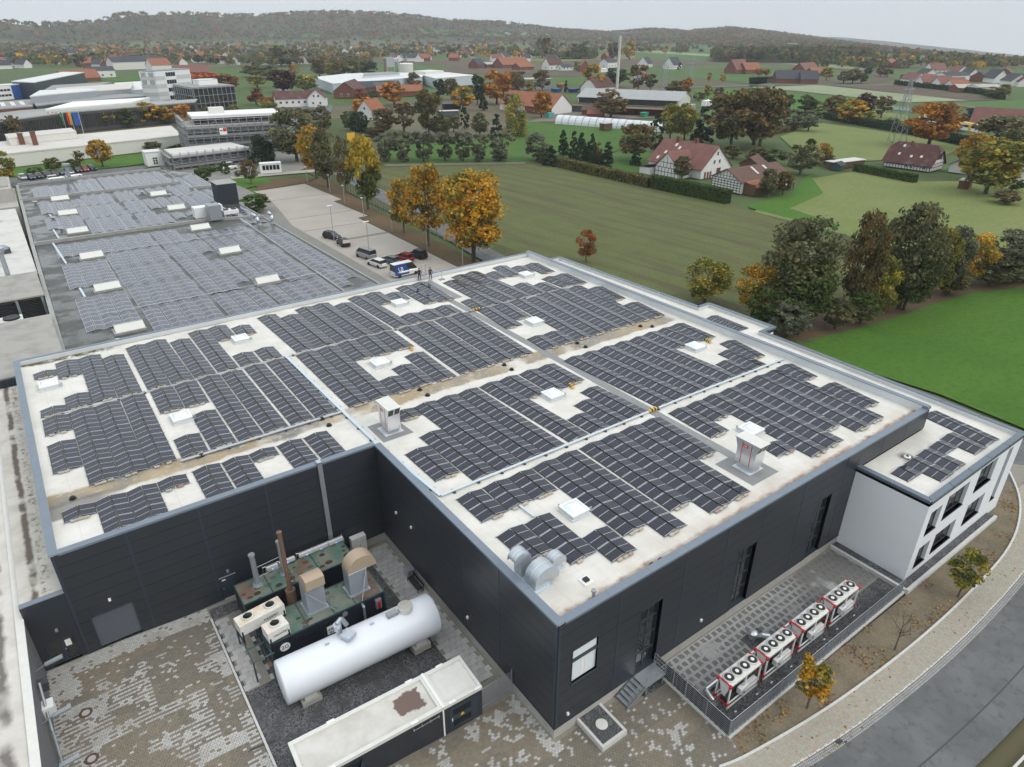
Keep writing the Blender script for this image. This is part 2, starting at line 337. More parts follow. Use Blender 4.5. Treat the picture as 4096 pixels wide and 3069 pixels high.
def solar_array(label, segs, zroof, old, group, hw=None, ballast=True, tray=False):
    xs=sorted(set(round((s_[0]+s_[2])/2,1) for s_ in segs));cxm=sum(xs)/len(xs);cym=sum((s_[1]+s_[3])/2 for s_ in segs)/len(segs)
    root=thing('solar_array', label, 'solar panels',(cxm, cym, zroof),0, group)
    if hw is None:
        d=[b-a for a, b in zip(xs, xs[1:]) if 1.6 < b-a < 2.7];hw=(sum(d)/len(d)/2) if d else 1.12
    rails=MB()
    for (x0, y0, x1, y1, n) in segs:
        p=(y0-y1)/n;sk_=math.atan2(x0-x1, y0-y1)
        for i in range(n):
            t=(i+0.5)/n;x=x0+(x1-x0)*t;y=y0-p*(i+0.5)
            for sd in 'WE':
                inst('solar_panel', PV[(sd, old)], root,(x-cxm, y-cym, NR.uniform(-.006,.006)),(NR.uniform(-.006,.006), NR.uniform(-.008,.008),-sk_),(hw, p,1))
        for i in range(n+1):
            t=i/n;x=x0+(x1-x0)*t;y=y0-p*i
            rails.box(x-hw-0.07, x+hw+0.07, y-0.022, y+0.022, zroof+0.012, zroof+0.055)
            rails.box(x-0.03, x+0.03, y-0.03, y+0.03, zroof+0.055,zroof+0.22)
        if ballast:
            for dx in (-0.5,-0.05,0.38):
                if NR.rand() < 0.86:
                    inst('ballast_block', BALL, root,(x1+dx-cxm+NR.uniform(-.05,.05), y1-0.13-cym+NR.uniform(-.04,.04),0.06),(0,0,NR.uniform(-.15,.15)))
    rails.build('mounting_frame', M['steel'], root, kind='stuff')
    return root
ARR={
'A': [(2.66,21.52,2.76,16.79,3),(4.75,27.95,4.78,26.35,1),(4.9,23.17,5.17,15.16,5),(7.0,27.96,7.44,15.04,8),(9.26,27.92,9.77,15.05,8),(11.58,27.85,11.99,14.97,8)],
'B': [(14.04,27.85,14.65,15.1,8),(16.31,27.8,16.48,23.13,3),(16.93,18.11,17.07,15.02,2),(18.78,27.79,18.86,22.86,3),(19.07,19.73,19.29,14.86,3),(21.0,27.69,21.09,23.04,3),(21.25,21.31,21.57,14.95,4)],
'C': [(24.47,27.65,25.07,14.87,8),(26.63,27.59,27.38,14.85,8),(29.03,27.5,29.6,14.79,8),(31.27,27.48,31.9,14.83,8),(33.64,27.41,34.12,14.77,8),(35.81,27.48,35.95,22.81,3),(36.6,17.69,36.39,14.73,2),(37.98,27.41,38.15,22.68,3),(38.87,19.23,38.61,14.69,3),(40.28,27.4,40.08,22.47,3),(41.14,20.76,40.36,16.23,3)],
'D': [(25.08,44.83,24.59,37.95,4),(24.76,34.25,24.53,30.79,2),(27.5,44.86,27.03,39.48,3),(27.06,34.16,26.74,30.8,2),(29.99,44.9,28.95,30.75,8),(32.25,44.4,31.24,30.65,8),(34.44,44.74,33.62,30.68,8),(36.9,44.62,35.88,30.59,8),(39.17,44.34,38.2,30.51,8),(41.31,42.6,40.63,37.42,3),(40.96,35.53,40.37,30.41,3)],
'E': [(25.01,48.49,24.81,45.19,2),(26.92,56.17,26.88,45.19,6),(29.1,57.53,29.36,45.23,7),(31.24,57.65,31.69,45.12,7),(33.85,55.93,33.63,53.08,2),(34.04,49.63,34.01,45.06,3),(36.14,57.51,35.67,52.8,3),(36.23,48.19,36.28,44.87,2),(38.14,56.0,38.05,52.91,2),(38.78,49.6,38.94,45.2,2),(40.64,55.83,40.19,51.22,3),(41.03,49.47,40.7,44.84,3)],
'F': [(14.31,45.07,14.05,31.17,8),(16.67,45.08,16.35,31.09,8),(19.16,45.0,18.7,31.11,8),(21.51,45.07,20.88,31.02,8)],
'G': [(2.29,45.11,2.24,31.3,8),(4.59,45.08,4.48,31.33,8),(6.95,45.2,6.8,40.15,3),(6.84,34.58,6.74,31.23,2),(9.24,45.35,9.1,39.98,3),(9.04,36.29,9.02,31.29,3),(11.46,45.21,11.4,39.99,3),(11.5,38.17,11.31,31.1,4)],
'H': [(2.36,58.09,2.67,45.77,7),(4.67,56.54,4.79,45.81,6),(6.96,58.07,7.11,45.71,7),(9.07,58.09,9.39,45.63,7),(11.43,56.57,11.72,45.58,6)],
'U': [(13.82,57.94,14.25,45.63,7),(16.16,57.99,16.17,53.46,3),(16.47,48.59,16.59,45.67,2),(18.35,56.41,18.16,53.38,2),(18.8,48.5,18.8,45.53,2),(20.68,57.95,20.86,50.39,4),(21.14,48.5,21.11,45.53,2),(23.09,57.96,22.72,49.97,5)],
'I': [(-12.01,57.6,-12.02,45.8,7),(-10.04,57.79,-9.88,45.76,7),(-7.8,56.5,-7.76,45.72,6),(-5.54,58.01,-5.55,45.75,7),(-3.4,58.09,-3.42,53.68,3),(-3.25,48.86,-3.31,45.72,2),(-1.16,56.63,-1.2,53.66,2),(-0.99,48.85,-1.0,45.71,2)],
'J': [(-20.61,56.06,-20.61,54.55,1),(-20.7,47.1,-20.79,45.54,1),(-18.58,57.6,-18.67,53.33,3),(-18.66,48.67,-18.76,45.79,2),(-16.51,57.56,-16.68,45.91,7),(-14.5,56.2,-14.56,45.72,6)],
'K': [(-20.73,45.04,-20.78,41.74,2),(-20.8,39.87,-20.82,34.9,3),(-18.68,45.1,-18.75,31.58,8),(-16.63,45.05,-16.67,31.44,8),(-14.47,45.21,-14.63,31.45,8)],
'L': [(-11.95,45.22,-12.05,40.16,3),(-12.12,34.8,-12.21,31.45,2),(-9.82,45.18,-9.94,39.97,3),(-9.9,38.21,-9.95,31.42,4),(-7.62,45.25,-7.73,31.29,8),(-5.48,45.04,-5.53,31.37,8),(-3.18,45.15,-3.24,31.3,8),(-0.9,45.14,-1.03,31.27,8)],
'M': [(-20.82,29.14,-20.82,27.63,1),(-18.74,29.1,-18.72,24.62,3),(-16.66,29.08,-16.66,24.62,3),(-14.54,29.05,-14.56,27.57,1)],
'V': [(-12.02,29.06,-12.03,24.4,3),(-9.83,28.93,-9.82,24.4,3),(-7.7,28.89,-7.7,27.51,1),(-5.42,28.82,-5.4,24.28,3),(-3.18,28.74,-3.13,24.21,3)],
'N': [(2.87,13.99,2.92,10.64,2),(2.88,8.85,2.97,5.57,2),(5.24,14.0,5.18,10.67,2),(5.23,8.78,5.22,3.73,3),(7.53,13.93,7.46,10.57,2),(7.54,5.3,7.53,2.35,2),(9.87,13.96,9.93,3.77,6),(12.2,13.94,12.14,2.08,7)],
'O': [(14.7,13.88,14.56,3.75,6),(16.99,13.83,16.67,1.93,7),(19.33,13.83,19.0,1.97,7),(21.69,13.73,21.38,7.04,4)],
'P': [(25.06,13.6,24.84,8.58,3),(27.33,13.56,27.25,10.27,2),(27.08,5.14,26.9,3.45,1),(29.65,13.55,29.08,1.87,7),(31.93,13.46,31.38,1.9,7),(34.13,13.47,33.59,3.47,6),(36.42,13.49,35.72,1.93,7),(38.71,13.37,37.9,1.96,7),(40.93,13.44,40.42,10.13,2),(40.7,8.39,40.17,3.66,3)],
}
# ================================================================== the main production hall
a_, b_, c_, d_=43.04,23.70,22.96,59.70
ZR, ZP=9.5,10.0
hall=thing('factory_hall', 'large anthracite clad factory hall with cream flat roof full of solar panels', 'factory building')
MB().prism([(-c_,b_),(0,b_),(0,0),(a_,0),(a_,d_),(-c_,d_)],9.2, ZR).build('roof', M['membrane'], hall)
core=MB()
t=0.42
def wallstrip(mb, p, q, out, z0, z1, th=0.36):
    px, py=p;qx, qy=q;ox, oy=out
    mb.add([(px,py,z0),(qx,qy,z0),(qx-ox*th,qy-oy*th,z0),(px-ox*th,py-oy*th,z0),(px,py,z1),(qx,qy,z1),(qx-ox*th,qy-oy*th,z1),(px-ox*th,py-oy*th,z1)],
           [(0,1,5,4),(2,3,7,6),(1,2,6,5),(3,0,4,7),(4,5,6,7),(0,3,2,1)])
M['hallcore']=M['facade_dark']
wallstrip(core,(-c_+.0,d_),(-c_,b_),(-1,0),0,9.9);wallstrip(core,(a_,d_),(-c_,d_),(0,1),0,9.9);wallstrip(core,(a_,0),(a_,d_),(1,0),0,10.15)
core.build('wall', M['facade'], hall, kind=None)
# cladding cells minus openings
def carve(rects, o):
    out=[]
    for (x0,x1,z0,z1) in rects:
        ox0,ox1,oz0,oz1=o
        if ox1 <= x0 or ox0 >= x1 or oz1 <= z0 or oz0 >= z1: out.append((x0,x1,z0,z1));continue
        if oz0 > z0: out.append((x0,x1,z0,oz0))
        if oz1 < z1: out.append((x0,x1,oz1,z1))
        zz0, zz1=max(z0,oz0), min(z1,oz1)
        if ox0 > x0: out.append((x0,ox0,zz0,zz1))
        if ox1 < x1: out.append((ox1,x1,zz0,zz1))
    return [r for r in out if r[1]-r[0] > 0.03 and r[3]-r[2] > 0.03]
def clad(fn, xcuts, z0, z1, nst, openings, posts, strip=0.16):
    """fn(u,w,z): u along the face, w outwards.  panels, backing wall and vertical joint covers"""
    def slab(mb, u0, u1, w0, w1, za, zb, m=0):
        P=[fn(u,w,z) for z in (za,zb) for (u,w) in ((u0,w0),(u1,w0),(u1,w1),(u0,w1))]
        ax=fn(1,0,0)-fn(0,0,0);ay=fn(0,1,0)-fn(0,0,0);fl=ax.cross(ay).z < 0
        fs=[(0,3,2,1),(4,5,6,7),(0,1,5,4),(1,2,6,5),(2,3,7,6),(3,0,4,7)]
        mb.add(P,[f[::-1] for f in fs] if fl else fs, m)
    bk=MB();rs=[(xcuts[0], xcuts[-1], z0, z1)]
    for o in openings: rs=carve(rs, o)
    for r in rs: slab(bk, r[0], r[1],-0.36,0.0, r[2], r[3])
    bk.build('wall', M['facade_dark'], hall)
    h=(z1-z0)/nst
    for i in range(len(xcuts)-1):
        for j in range(nst):
            cell=[(xcuts[i]+0.012, xcuts[i+1]-0.012, z0+j*h+0.012, z0+(j+1)*h-0.012)]
            for o in openings: cell=carve(cell, o)
            mb=MB()
            for r in cell: slab(mb, r[0], r[1],0.002,0.05+0.004*((i*7+j*3) % 3)/3, r[2], r[3])
            if mb.v: mb.build('cladding_panel', M['facade'], hall)
    for u in posts:
        mb=MB();segs=[(u-strip/2,u+strip/2,z0,z1)]
        for o in openings: segs=carve(segs, o)
        for r in segs: slab(mb, r[0], r[1],0.0,0.072, r[2], r[3])
        mb.build('joint_cover', M['facade_blue'], hall)
    return slab
fA=lambda u,w,z: Vector((u,-w,z));fB=lambda u,w,z: Vector((-w,u,z));fC=lambda u,w,z: Vector((u,b_+(-w),z))
winA=(1.18,3.26,4.3,7.15);drs=[(7.0,8.98,0.98,6.95),(17.0,19.0,0.98,6.75),(26.7,28.7,0.98,6.9)]
slabA=clad(fA,[0,4.98,10.95,15.25,19.25,24.3,30.1,31.9],0.98,9.9,9,[winA]+drs,[0.08,4.98,10.95,15.25,24.3,30.1])
clad(fB,[0,6.0,10.8,16.0,21.6,b_],0.98,9.9,9,[],[0.08,6.0,10.8,16.0,21.6])
shC=(-22.1,-19.42,1.16,4.1);d1C=(-25.0,-23.3,1.2,3.4);d2C=(-13.66,-12.56,0.85,2.97)
clad(fC,[-c_,-18.6,-13.9,-9.1,-4.78,-0.05],0.9,9.9,9,[shC,d2C],[-22.88,-18.6,-13.9,-9.1,-4.78])
clad(lambda u,w,z: Vector((u,-w,z)),[31.9,35.4,39.2,43.04],8.0,9.9,1,[],[])
# plinth with drip flashing
pm=MB();
for x0, x1 in ((0.0,7.0),(8.98,17.0),(19.0,26.7),(28.7,31.9)): pm.box(x0, x1,0.004,0.36,-0.1,0.977)
for x0, x1 in ((7.0,8.98),(17.0,19.0),(26.7,28.7)): pm.box(x0, x1,0.004,0.36,-0.1,0.96)
pm.box(0.004,0.36,0.36, b_-0.36,-0.1,0.977);pm.box(-c_,-0.0, b_+0.004, b_+0.36,-0.1,0.88);pm.box(-0.0,0.36,b_-0.36,b_+0.004,-0.1,0.977)
pm.build('plinth', M['concrete'], hall)
fl=MB()
for x0, x1 in ((-0.09,7.0),(8.98,17.0),(19.0,26.7),(28.7,31.9)): fl.box(x0, x1,-0.085,0.0,0.965,1.03)
fl.box(-0.085,0.0,0.0, b_-0.09,0.965,1.03)
for x0, x1 in ((-c_,-22.1),(-19.42,-13.66),(-12.56,-0.09)): fl.box(x0, x1, b_-0.085, b_,0.885,0.95)
fl.build('base_flashing', M['facade_blue'], hall)
# parapet: core with membrane inside, metal caps in lengths with joints
def capline(p, q, inn, z, w=0.46, n=None, th=0.05, ov=0.09, m='cap', par=None):
    par=par or hall
    p, q=Vector((*p,0)), Vector((*q,0));L=(q-p).length;n=n or max(1, round(L/3.6));u=(q-p)/L;v=Vector((*inn,0))
    for i in range(n):
        s0, s1=p+u*(L*i/n+ (0.006 if i else 0)), p+u*(L*(i+1)/n - (0.006 if i < n-1 else 0))
        P=[s0-v*ov, s1-v*ov, s1+v*w, s0+v*w];zz=z+0.0015*(i % 2)
        mb=MB().prism([(k.x,k.y) for k in P], zz-th, zz+0.0);
        e=[s0-v*ov, s1-v*ov, s1-v*(ov-0.02), s0-v*(ov-0.02)];mb.prism([(k.x,k.y) for k in e], zz-0.17, zz-th)
        mb.build('parapet_cap', M[m], par)
pw=MB()
def par(p, q, inn, z0, z1, w=0.42):
    p, q, v=Vector((*p,0)), Vector((*q,0)), Vector((*inn,0));P=[p, q, q+v*w, p+v*w];pw.prism([(k.x,k.y) for k in P], z0, z1)
par((0,0),(a_,0),(0,1),ZR-.1,9.93);par((0,.42),(0,b_),(1,0),ZR-.1,9.93);par((-c_,b_),(0.42,b_),(0,1),ZR-.1,9.93)
par((-c_,b_+.42),(-c_,d_),(1,0),ZR-.1,9.93);par((-c_+.42,d_),(a_-.42,d_),(0,-1),ZR-.1,9.93);par((a_,.42),(a_,d_),(-1,0),ZR-.1,10.2)
pw.build('parapet', M['upstand'], hall)
capline((0.46,0),(a_-0.46,0),(0,1),ZP);capline((0,0),(0,b_-0.0),(1,0),ZP+0.002);capline((-c_+.46,b_),(0,b_),(0,1),ZP)
capline((-c_,b_),(-c_,d_),(1,0),ZP+0.002);capline((-c_+.46,d_),(a_-.46,d_),(0,-1),ZP,w=0.30);capline((a_,0),(a_,d_),(-1,0),10.27)
MB().box(a_-0.45,a_+0.06,-0.09,0.46,ZP+0.002,10.22).build('parapet_end', M['cap'], hall)
# windows, doors
def tallwin(x0, x1, z0, z1, rows, door=False):
    f=MB();fw=0.09;xm=(x0+x1)/2;y=0.22
    f.box(x0,x0+fw,y,y+.1,z0,z1);f.box(x1-fw,x1,y,y+.1,z0,z1);f.box(xm-.07,xm+.07,y,y+.1,z0,z1)
    zs=[z0+(z1-z0)*i/rows for i in range(rows+1)]
    for i, z in enumerate(zs):
        lo=z-(0.07 if i else 0);hi=z+(0.07 if i < rows else 0)
        f.box(x0+fw,xm-.07,y,y+.1,lo,hi);f.box(xm+.07,x1-fw,y,y+.1,lo,hi)
    fr=f.build('window_frame', M['facade_blue'], hall)
    for i in range(rows):
        for k0, k1 in ((x0+fw,xm-.07),(xm+.07,x1-fw)):
            MB().box(k0,k1,y+.035,y+.06,zs[i]+.07,zs[i+1]-.07).build('pane', M['glass'], fr)
    rv=MB()
    rv.box(x0-.06,x0,-0.075,y,z0,z1);rv.box(x1,x1+.06,-0.075,y,z0,z1);rv.box(x0-.06,x1+.06,-0.085,y,z1,z1+.06);rv.build('reveal', M['facade_blue'], hall)
    MB().box(x0,x1,-0.05,y,z0-.03,z0+.02).build('sill', M['facade_blue'], hall)
    MB().box(x0-.2,x1+.2,0.40,2.4,0.97,1.0).build('interior_floor', M['darkgrey'], hall)
    if door: MB().box(xm+.12,xm+.2,y-.06,y-.002,z0+1.0,z0+1.14).build('door_handle', M['steel'], hall)
for d in drs: tallwin(d[0], d[1],1.0, d[3]-.03,4, d is drs[0])
x0, x1, z0, z1=winA
f=MB();y=0.10
f.box(x0,x0+.07,y,y+.1,z0,z1);f.box(x1-.07,x1,y,y+.1,z0,z1);f.box(x0+.07,x1-.07,y,y+.1,z1-.07,z1);f.box(x0+.07,x1-.07,y,y+.1,z0,z0+.07)
f.box(2.02,2.34,y,y+.1,z0+.07,6.15)
wf=f.build('window_frame', M['white'], hall)
MB().box(x0-.03,x1+.03,-0.07,0.14,6.16,6.30).build('window_transom', M['facade_blue'], hall)
M['shutterwhite']=mat('roller_slat_white',(0.74,0.80,0.82),0.5)
for k in range(9): MB().box(x0+.075,x1-.075,0.055+.0,0.10,6.32+k*.0833,6.32+k*.0833+.074).build('slat', M['shutterwhite'], wf)
for k in range(19):
    for q0, q1 in ((x0+.075,2.0),(2.36,x1-.075)): MB().box(q0,q1,0.10,0.14,4.4+k*.0915,4.4+k*.0915+.08).build('slat', M['shutterwhite'], wf)
rv=MB();rv.box(x0-.07,x0,-0.08,.2,z0,z1);rv.box(x1,x1+.07,-0.08,.2,z0,z1);rv.box(x0-.07,x1+.07,-0.085,.2,z1,z1+.05);rv.box(x0-.07,x1+.07,-0.12,.1,z0-.12,z0);rv.build('reveal', M['facade_blue'], hall)
rs=MB();sx0, sx1, sz0, sz1=shC
for k in range(26):
    zz=sz0+(sz1-sz0)*k/26;h=(sz1-sz0)/26
    MB().add([(sx0,b_+.12,zz),(sx1,b_+.12,zz),(sx1,b_+.17,zz+h*.5),(sx0,b_+.17,zz+h*.5),(sx1,b_+.12,zz+h),(sx0,b_+.12,zz+h)],[(0,1,2,3),(3,2,4,5)]).build('slat', M['facade_blue'], hall)
MB().box(sx0,sx1,b_-.02,b_+.3,1.04,1.16).build('threshold', M['concrete_lt'], hall)
rv=MB();rv.box(sx0-.06,sx0,b_-.08,b_+.2,sz0,sz1);rv.box(sx1,sx1+.06,b_-.08,b_+.2,sz0,sz1);rv.box(sx0-.06,sx1+.06,b_-.085,b_+.2,sz1,sz1+.07);rv.build('reveal', M['facade_blue'], hall)
dr=MB().box(d2C[0],d2C[1],b_+.02,b_+.1,d2C[2],d2C[3]).build('door', M['facade_blue'], hall)
MB().box(d2C[0]+.08,d2C[0]+.16,b_-.03,b_+.018,d2C[2]+1.0,d2C[2]+1.05).build('door_handle', M['steel'], dr)
MB().box(d2C[0]+.12,d2C[0]+.4,b_+.005,b_+.018,d2C[2]+1.75,d2C[2]+1.86).build('door_sign', M['white'], dr)
MB().box(d2C[0]-.08,d2C[1]+.08,b_-.12,b_-.05,d2C[3],d2C[3]+.06).build('door_rail', M['steel'], hall)
# walkway membrane on the roof
wk=MB()
wk.poly([(24.1,57.9,9.506),(24.1,50.2,9.506),(25.1,50.2,9.506),(25.1,58.4,9.506)]);
wk.poly([(22.45,50.9,9.508),(22.45,50.0,9.508),(25.1,50.0,9.508),(25.1,50.9,9.508)]);wk.poly([(22.75,50.0,9.507),(22.55,5.6,9.507),(23.5,5.6,9.507),(23.65,50.0,9.507)])
wk.poly([(1.0,27.4,9.507),(1.0,24.2,9.507),(3.85,24.2,9.507),(3.6,27.4,9.507)]);wk.poly([(20.9,5.9,9.51),(20.9,2.3,9.51),(24.15,2.3,9.51),(24.15,5.9,9.51)])
wk.build('walkway_membrane', M['greyrubber'], hall)
# downpipe of cable conduit on the rear yard wall
MB().box(-4.98,-4.62,b_-.2,b_-.075,0.9,10.12).box(-4.98,-4.62,b_-.2,b_+.3,10.06,10.16).build('cable_duct', M['steel'], hall)
# ------------------------------------------------------------------ solar arrays on the hall
GRP='solar arrays on the cream hall roof'
LAB={'A':'solar array beside the silver air unit, in front of the stained gutter','B':'solar array with stepped skylight cutout left of the grey walkway, before the gutter','C':'wide solar array right of the grey walkway, between gutter and cable tray',
'D':'solar array behind the gutter reaching from grey walkway to the tall right upstand','E':'solar array in the far corner with dark wet looking slopes, right of the walkway','F':'unbroken four ridge solar array behind the gutter, left of the grey walkway',
'G':'solar array behind the gutter with stepped gap for a skylight and yellow hump','H':'unbroken five ridge solar array along the rear parapet','U':'solar array at the rear parapet below the two standing people','I':'solar array at rear parapet with six ridges and a skylight notch',
'J':'solar array in the far left roof corner with two black panel rows','K':'solar array along the left roof edge behind the gutter','L':'long six ridge solar array at the gutter with skylight notch, left half',
'M':'small solar array at the left between gutter and yard wall edge','V':'small solar array in front of the gutter above the wall conduit','N':'solar array at the front roof corner next to three duct hoods','O':'solar array between front corner skylight and second silver air unit','P':'solar array at the right front with many ridges along the tall upstand'}
HWS={'E':1.15,'D':1.16,'C':1.15,'P':1.15,'U':1.14,'H':1.12,'G':1.13}
for k_, v_ in ARR.items(): solar_array(LAB[k_], v_, ZR,0, GRP, HWS.get(k_,1.13 if k_ in 'ABFNO' else 1.04))
# ------------------------------------------------------------------ roof furniture
M['dome']=mat('acrylic_dome',(0.74,0.80,0.84),0.12,0,0.6)
def skylight(x, y, label, z=ZR, w=1.5, proto=[None]):
    if proto[0] is None:
        r=thing('skylight', label, 'skylight',(x,y,z),0.0, 'dome skylights on the hall roof')
        r.location=(0,0,0);h=w/2
        MB().box(-h-.12,h+.12,-h-.12,h+.12,0,0.12).box(-h,h,-h,h,0.12,0.36).build('curb', M['upstand'], r)
        f=MB();
        for (u0,u1,v0,v1) in ((-h-.05,h+.05,-h-.05,-h+.1),(-h-.05,h+.05,h-.1,h+.05),(-h-.05,-h+.1,-h+.1,h-.1),(h-.1,h+.05,-h+.1,h-.1)): f.box(u0,u1,v0,v1,0.362,0.45)
        f.build('frame', M['white'], r)
        d=MB();n=9
        for j in range(n):
            for i in range(n):
                u, v=-1+2*i/(n-1),-1+2*j/(n-1);d.v.append((u*(h-.1), v*(h-.1),0.40+0.27*((1-abs(u)**2.6)*(1-abs(v)**2.6))**0.7))
        for j in range(n-1):
            for i in range(n-1): d.f.append((j*n+i,j*n+i+1,(j+1)*n+i+1,(j+1)*n+i));d.m.append(0)
        d.build('dome', M['dome'], r, smooth=True)
        g_=MB();g_.box(h-.05,h+.35,-h+.1,-h+.16,0.1,0.42).box(-h+.1,-h+.16,h-.05,h+.3,.1,.42);g_.build('opener_guard', M['steel'], r, kind='stuff')
        r.location=(x,y,z);proto[0]=r
    else: copy_tree(proto[0],(x,y,z),0.0, label)
SKY=[(-20.6,52.2,'dome skylight in the far left roof corner by black panels'),(-11.75,38.1,'dome skylight behind gutter in the left half, notch of long array'),(-2.3,52.6,'dome skylight near rear parapet, left of the wide white aisle'),
 (7.45,38.0,'dome skylight behind the gutter in the middle with yellow hump beside it'),(17.2,52.4,'dome skylight with rusty patch in front, below the two people'),(36.8,52.0,'dome skylight in the far right corner area with rust patch'),
 (27.2,37.6,'dome skylight right of the grey walkway behind gutter'),(17.5,22.2,'dome skylight in front of gutter just left of grey walkway'),(36.9,21.7,'dome skylight at right with dark stain in front, near tall upstand'),
 (27.3,7.3,'dome skylight half hidden behind the second silver air unit'),(7.85,7.8,'dome skylight nearest the front corner beside duct hoods')]
for s_ in SKY: skylight(*s_)
def air_unit(x, y, rz, label, sign):
    r=thing('ventilation_unit', label, 'air unit',(x,y,ZR),0, 'silver roof air units');X, Y, Z=x, y, ZR
    MB().box(X-.85,X+.85,Y-.85,Y+.85,Z+.008,Z+.05).build('base_sheet', M['upstand'], r)
    b=MB();b.prism([(X-.5,Y-.7),(X+.5,Y-.7),(X+.5,Y+.7),(X-.5,Y+.7)], Z+.05, Z+.45);b.build('plinth', M['steel'], r)
    lo, hi=Z+.45, Z+2.55;xs=0.58
    h=MB().box(X-xs,X+xs,Y-.86,Y+.86,lo,hi-.75);
    h.add([(X-xs,Y-.86,hi-.75),(X+xs,Y-.86,hi-.75),(X+xs,Y+.86,hi-.75),(X-xs,Y+.86,hi-.75),(X-xs,Y-1.12,hi),(X+xs,Y-1.12,hi),(X+xs,Y+1.12,hi),(X-xs,Y+1.12,hi)],[(0,1,5,4),(1,2,6,5),(2,3,7,6),(3,0,4,7)])
    h.build('housing', M['alu'], r)
    l=MB().box(X-xs-.04,X+xs+.04,Y-1.17,Y-.004,hi+.0,hi+.06).box(X-xs-.04,X+xs+.04,Y+.004,Y+1.17,hi,hi+.06);l.build('lid', M['offwhite'], r, kind='stuff')
    for k in (-1,1):
        xg=X+k*0.29
        MB().add([(xg-.24,Y-.885,hi-.68),(xg+.24,Y-.885,hi-.68),(xg+.24,Y-1.11,hi-.06),(xg-.24,Y-1.11,hi-.06)],[(0,1,2,3)]).build('louvre', M['darkgrey'], r)
    for yy in (-.42,.42):
        MB().box(X-xs-.012,X-xs-.002,Y+yy-.03,Y+yy+.03,lo+.05,hi-.15).build('red_stripe', M['redpaint'], r)
    MB().box(X-xs-.02,X-xs-.003,Y-.1,Y+.34,hi-.55,hi-.33).build('badge', M['redpaint'], r)
    MB().box(X-xs-.024,X-xs-.021,Y-.0,Y+.28,hi-.47,hi-.41).build('badge_lettering', M['white'], r)
    if sign:
        text_mesh('unit_number', sign,0.17, M['white'], r, Matrix.Translation((X-xs-.012,Y-.66,hi-.5)) @ Matrix.Rotation(-PI/2,4,'Z') @ Matrix.Rotation(PI/2,4,'X'))
    MB().box(X-xs+.1,X-xs+.16,Y-.88,Y-.862,lo+.15,lo+.2).box(X+xs-.16,X+xs-.1,Y-.88,Y-.862,lo+.15,lo+.2).build('latch', M['darkgrey'], r, kind='stuff')
    return r
air_unit(2.42,25.75,0, 'silver roof air unit beside the stained gutter near the inner wall corner', None)
air_unit(22.65,4.1,0, 'silver roof air unit with red stripes near the front edge of the roof', '02 01')
def duct_hood(x, y, w, h, rad, ang, label):
    """a square duct that turns over into a half round hood"""
    r=thing('duct_hood', label, 'duct hood',(x,y,ZR), ang, 'galvanised duct hoods at the front roof corner')
    hw=w/2
    q=MB().box(-hw-.18,hw+.18,-hw-.18,hw+.18,0.003,.12);o=inst('base_flange', q.mesh('base_flange', M['tray']), r)
    q=MB().box(-hw,hw,-hw,hw,.12,h);inst('shaft', q.mesh('shaft', M['steel']), r)
    q=MB();n=14;P=[]
    for i in range(n+1):
        t_=PI*i/n*0.93;P.append((hw-rad+rad*0+ (-(hw) + rad)+ (rad*math.cos(PI-t_)) - 0, h+rad*math.sin(t_)))

    P=[(-hw+rad-rad*math.cos(PI*i/n*0.92), h+rad*math.sin(PI*i/n*0.92)*1.0) for i in range(n+1)]
    prof=P+[(P[-1][0], h-.12 if P[-1][0] > hw else h),(hw, h-.02)]
    L=len(prof);vs=[(p[0],-hw,p[1]) for p in prof]+[(p[0],hw,p[1]) for p in prof]
    fs=[tuple(range(L)), tuple(L+i for i in reversed(range(L)))]+[(i,L+i,L+i+1,i+1) for i in range(n)]
    q.add(vs, fs);q.add([(prof[n][0],-hw,prof[n][1]),(prof[n][0],hw,prof[n][1]),(hw,hw,h-.02),(hw,-hw,h-.02)],[(0,1,2,3)],1)
    inst('hood', q.mesh('hood',[M['steel'],M['black']]), r)
    q=MB();
    for i in range(n): q.add([(P[i][0]*1.0,-.03,P[i][1]+.012),(P[i][0],.03,P[i][1]+.012),(P[i+1][0],.03,P[i+1][1]+.012),(P[i+1][0],-.03,P[i+1][1]+.012)],[(0,1,2,3)])
    inst('hood_seam', q.mesh('hood_seam', M['alu']), r)
    return r
duct_hood(1.2,5.05,.78,1.35,.66, PI, 'tall galvanised duct hood turned to the left, behind the other two')
duct_hood(1.35,3.75,1.12,.5,.95,0, 'widest galvanised duct hood, nearest the front roof edge')
duct_hood(3.1,4.35,.72,.42,.6,0, 'smallest galvanised duct hood, nearest the solar panels')
def tray(label, pts, w=0.16, z=ZR+.16, feet=1.9, m='tray'):
    P0=pts[0];r=thing('cable_tray', label, 'cable tray',(P0[0],P0[1],ZR),0, 'cable trays on the hall roof')
    b=MB();ft=MB()
    for i in range(len(pts)-1):
        p, q=Vector((*pts[i],0)), Vector((*pts[i+1],0));d=(q-p);L=d.length;d /= L;nrm=Vector((-d.y,d.x,0))*w/2
        b.prism([tuple((k)[:2]) for k in (p-nrm,q-nrm,q+nrm,p+nrm)], z-.05+.001*i, z+.03+.001*i)
        n=int(L/feet)
        for j in range(n):
            c=p+d*((j+.5)*L/n);ft.obox((c.x,c.y,ZR+.056),(.5,.2,.10), math.atan2(d.y,d.x)+PI/2)
    b.build('tray', M[m], r);ft.build('tray_feet', M['darkgrey'], r, kind='stuff');return r
tray('wide pale cable tray running from rear to front past the inner wall corner',[(.25,45.6),(.32,31.0),(.42,23.9),(1.05,15.0)],.3)
tray('cable tray running across the roof in front of the gutter to the right upstand',[(1.05,14.95),(14,14.82),(27,14.72),(42.2,14.35)],.2)
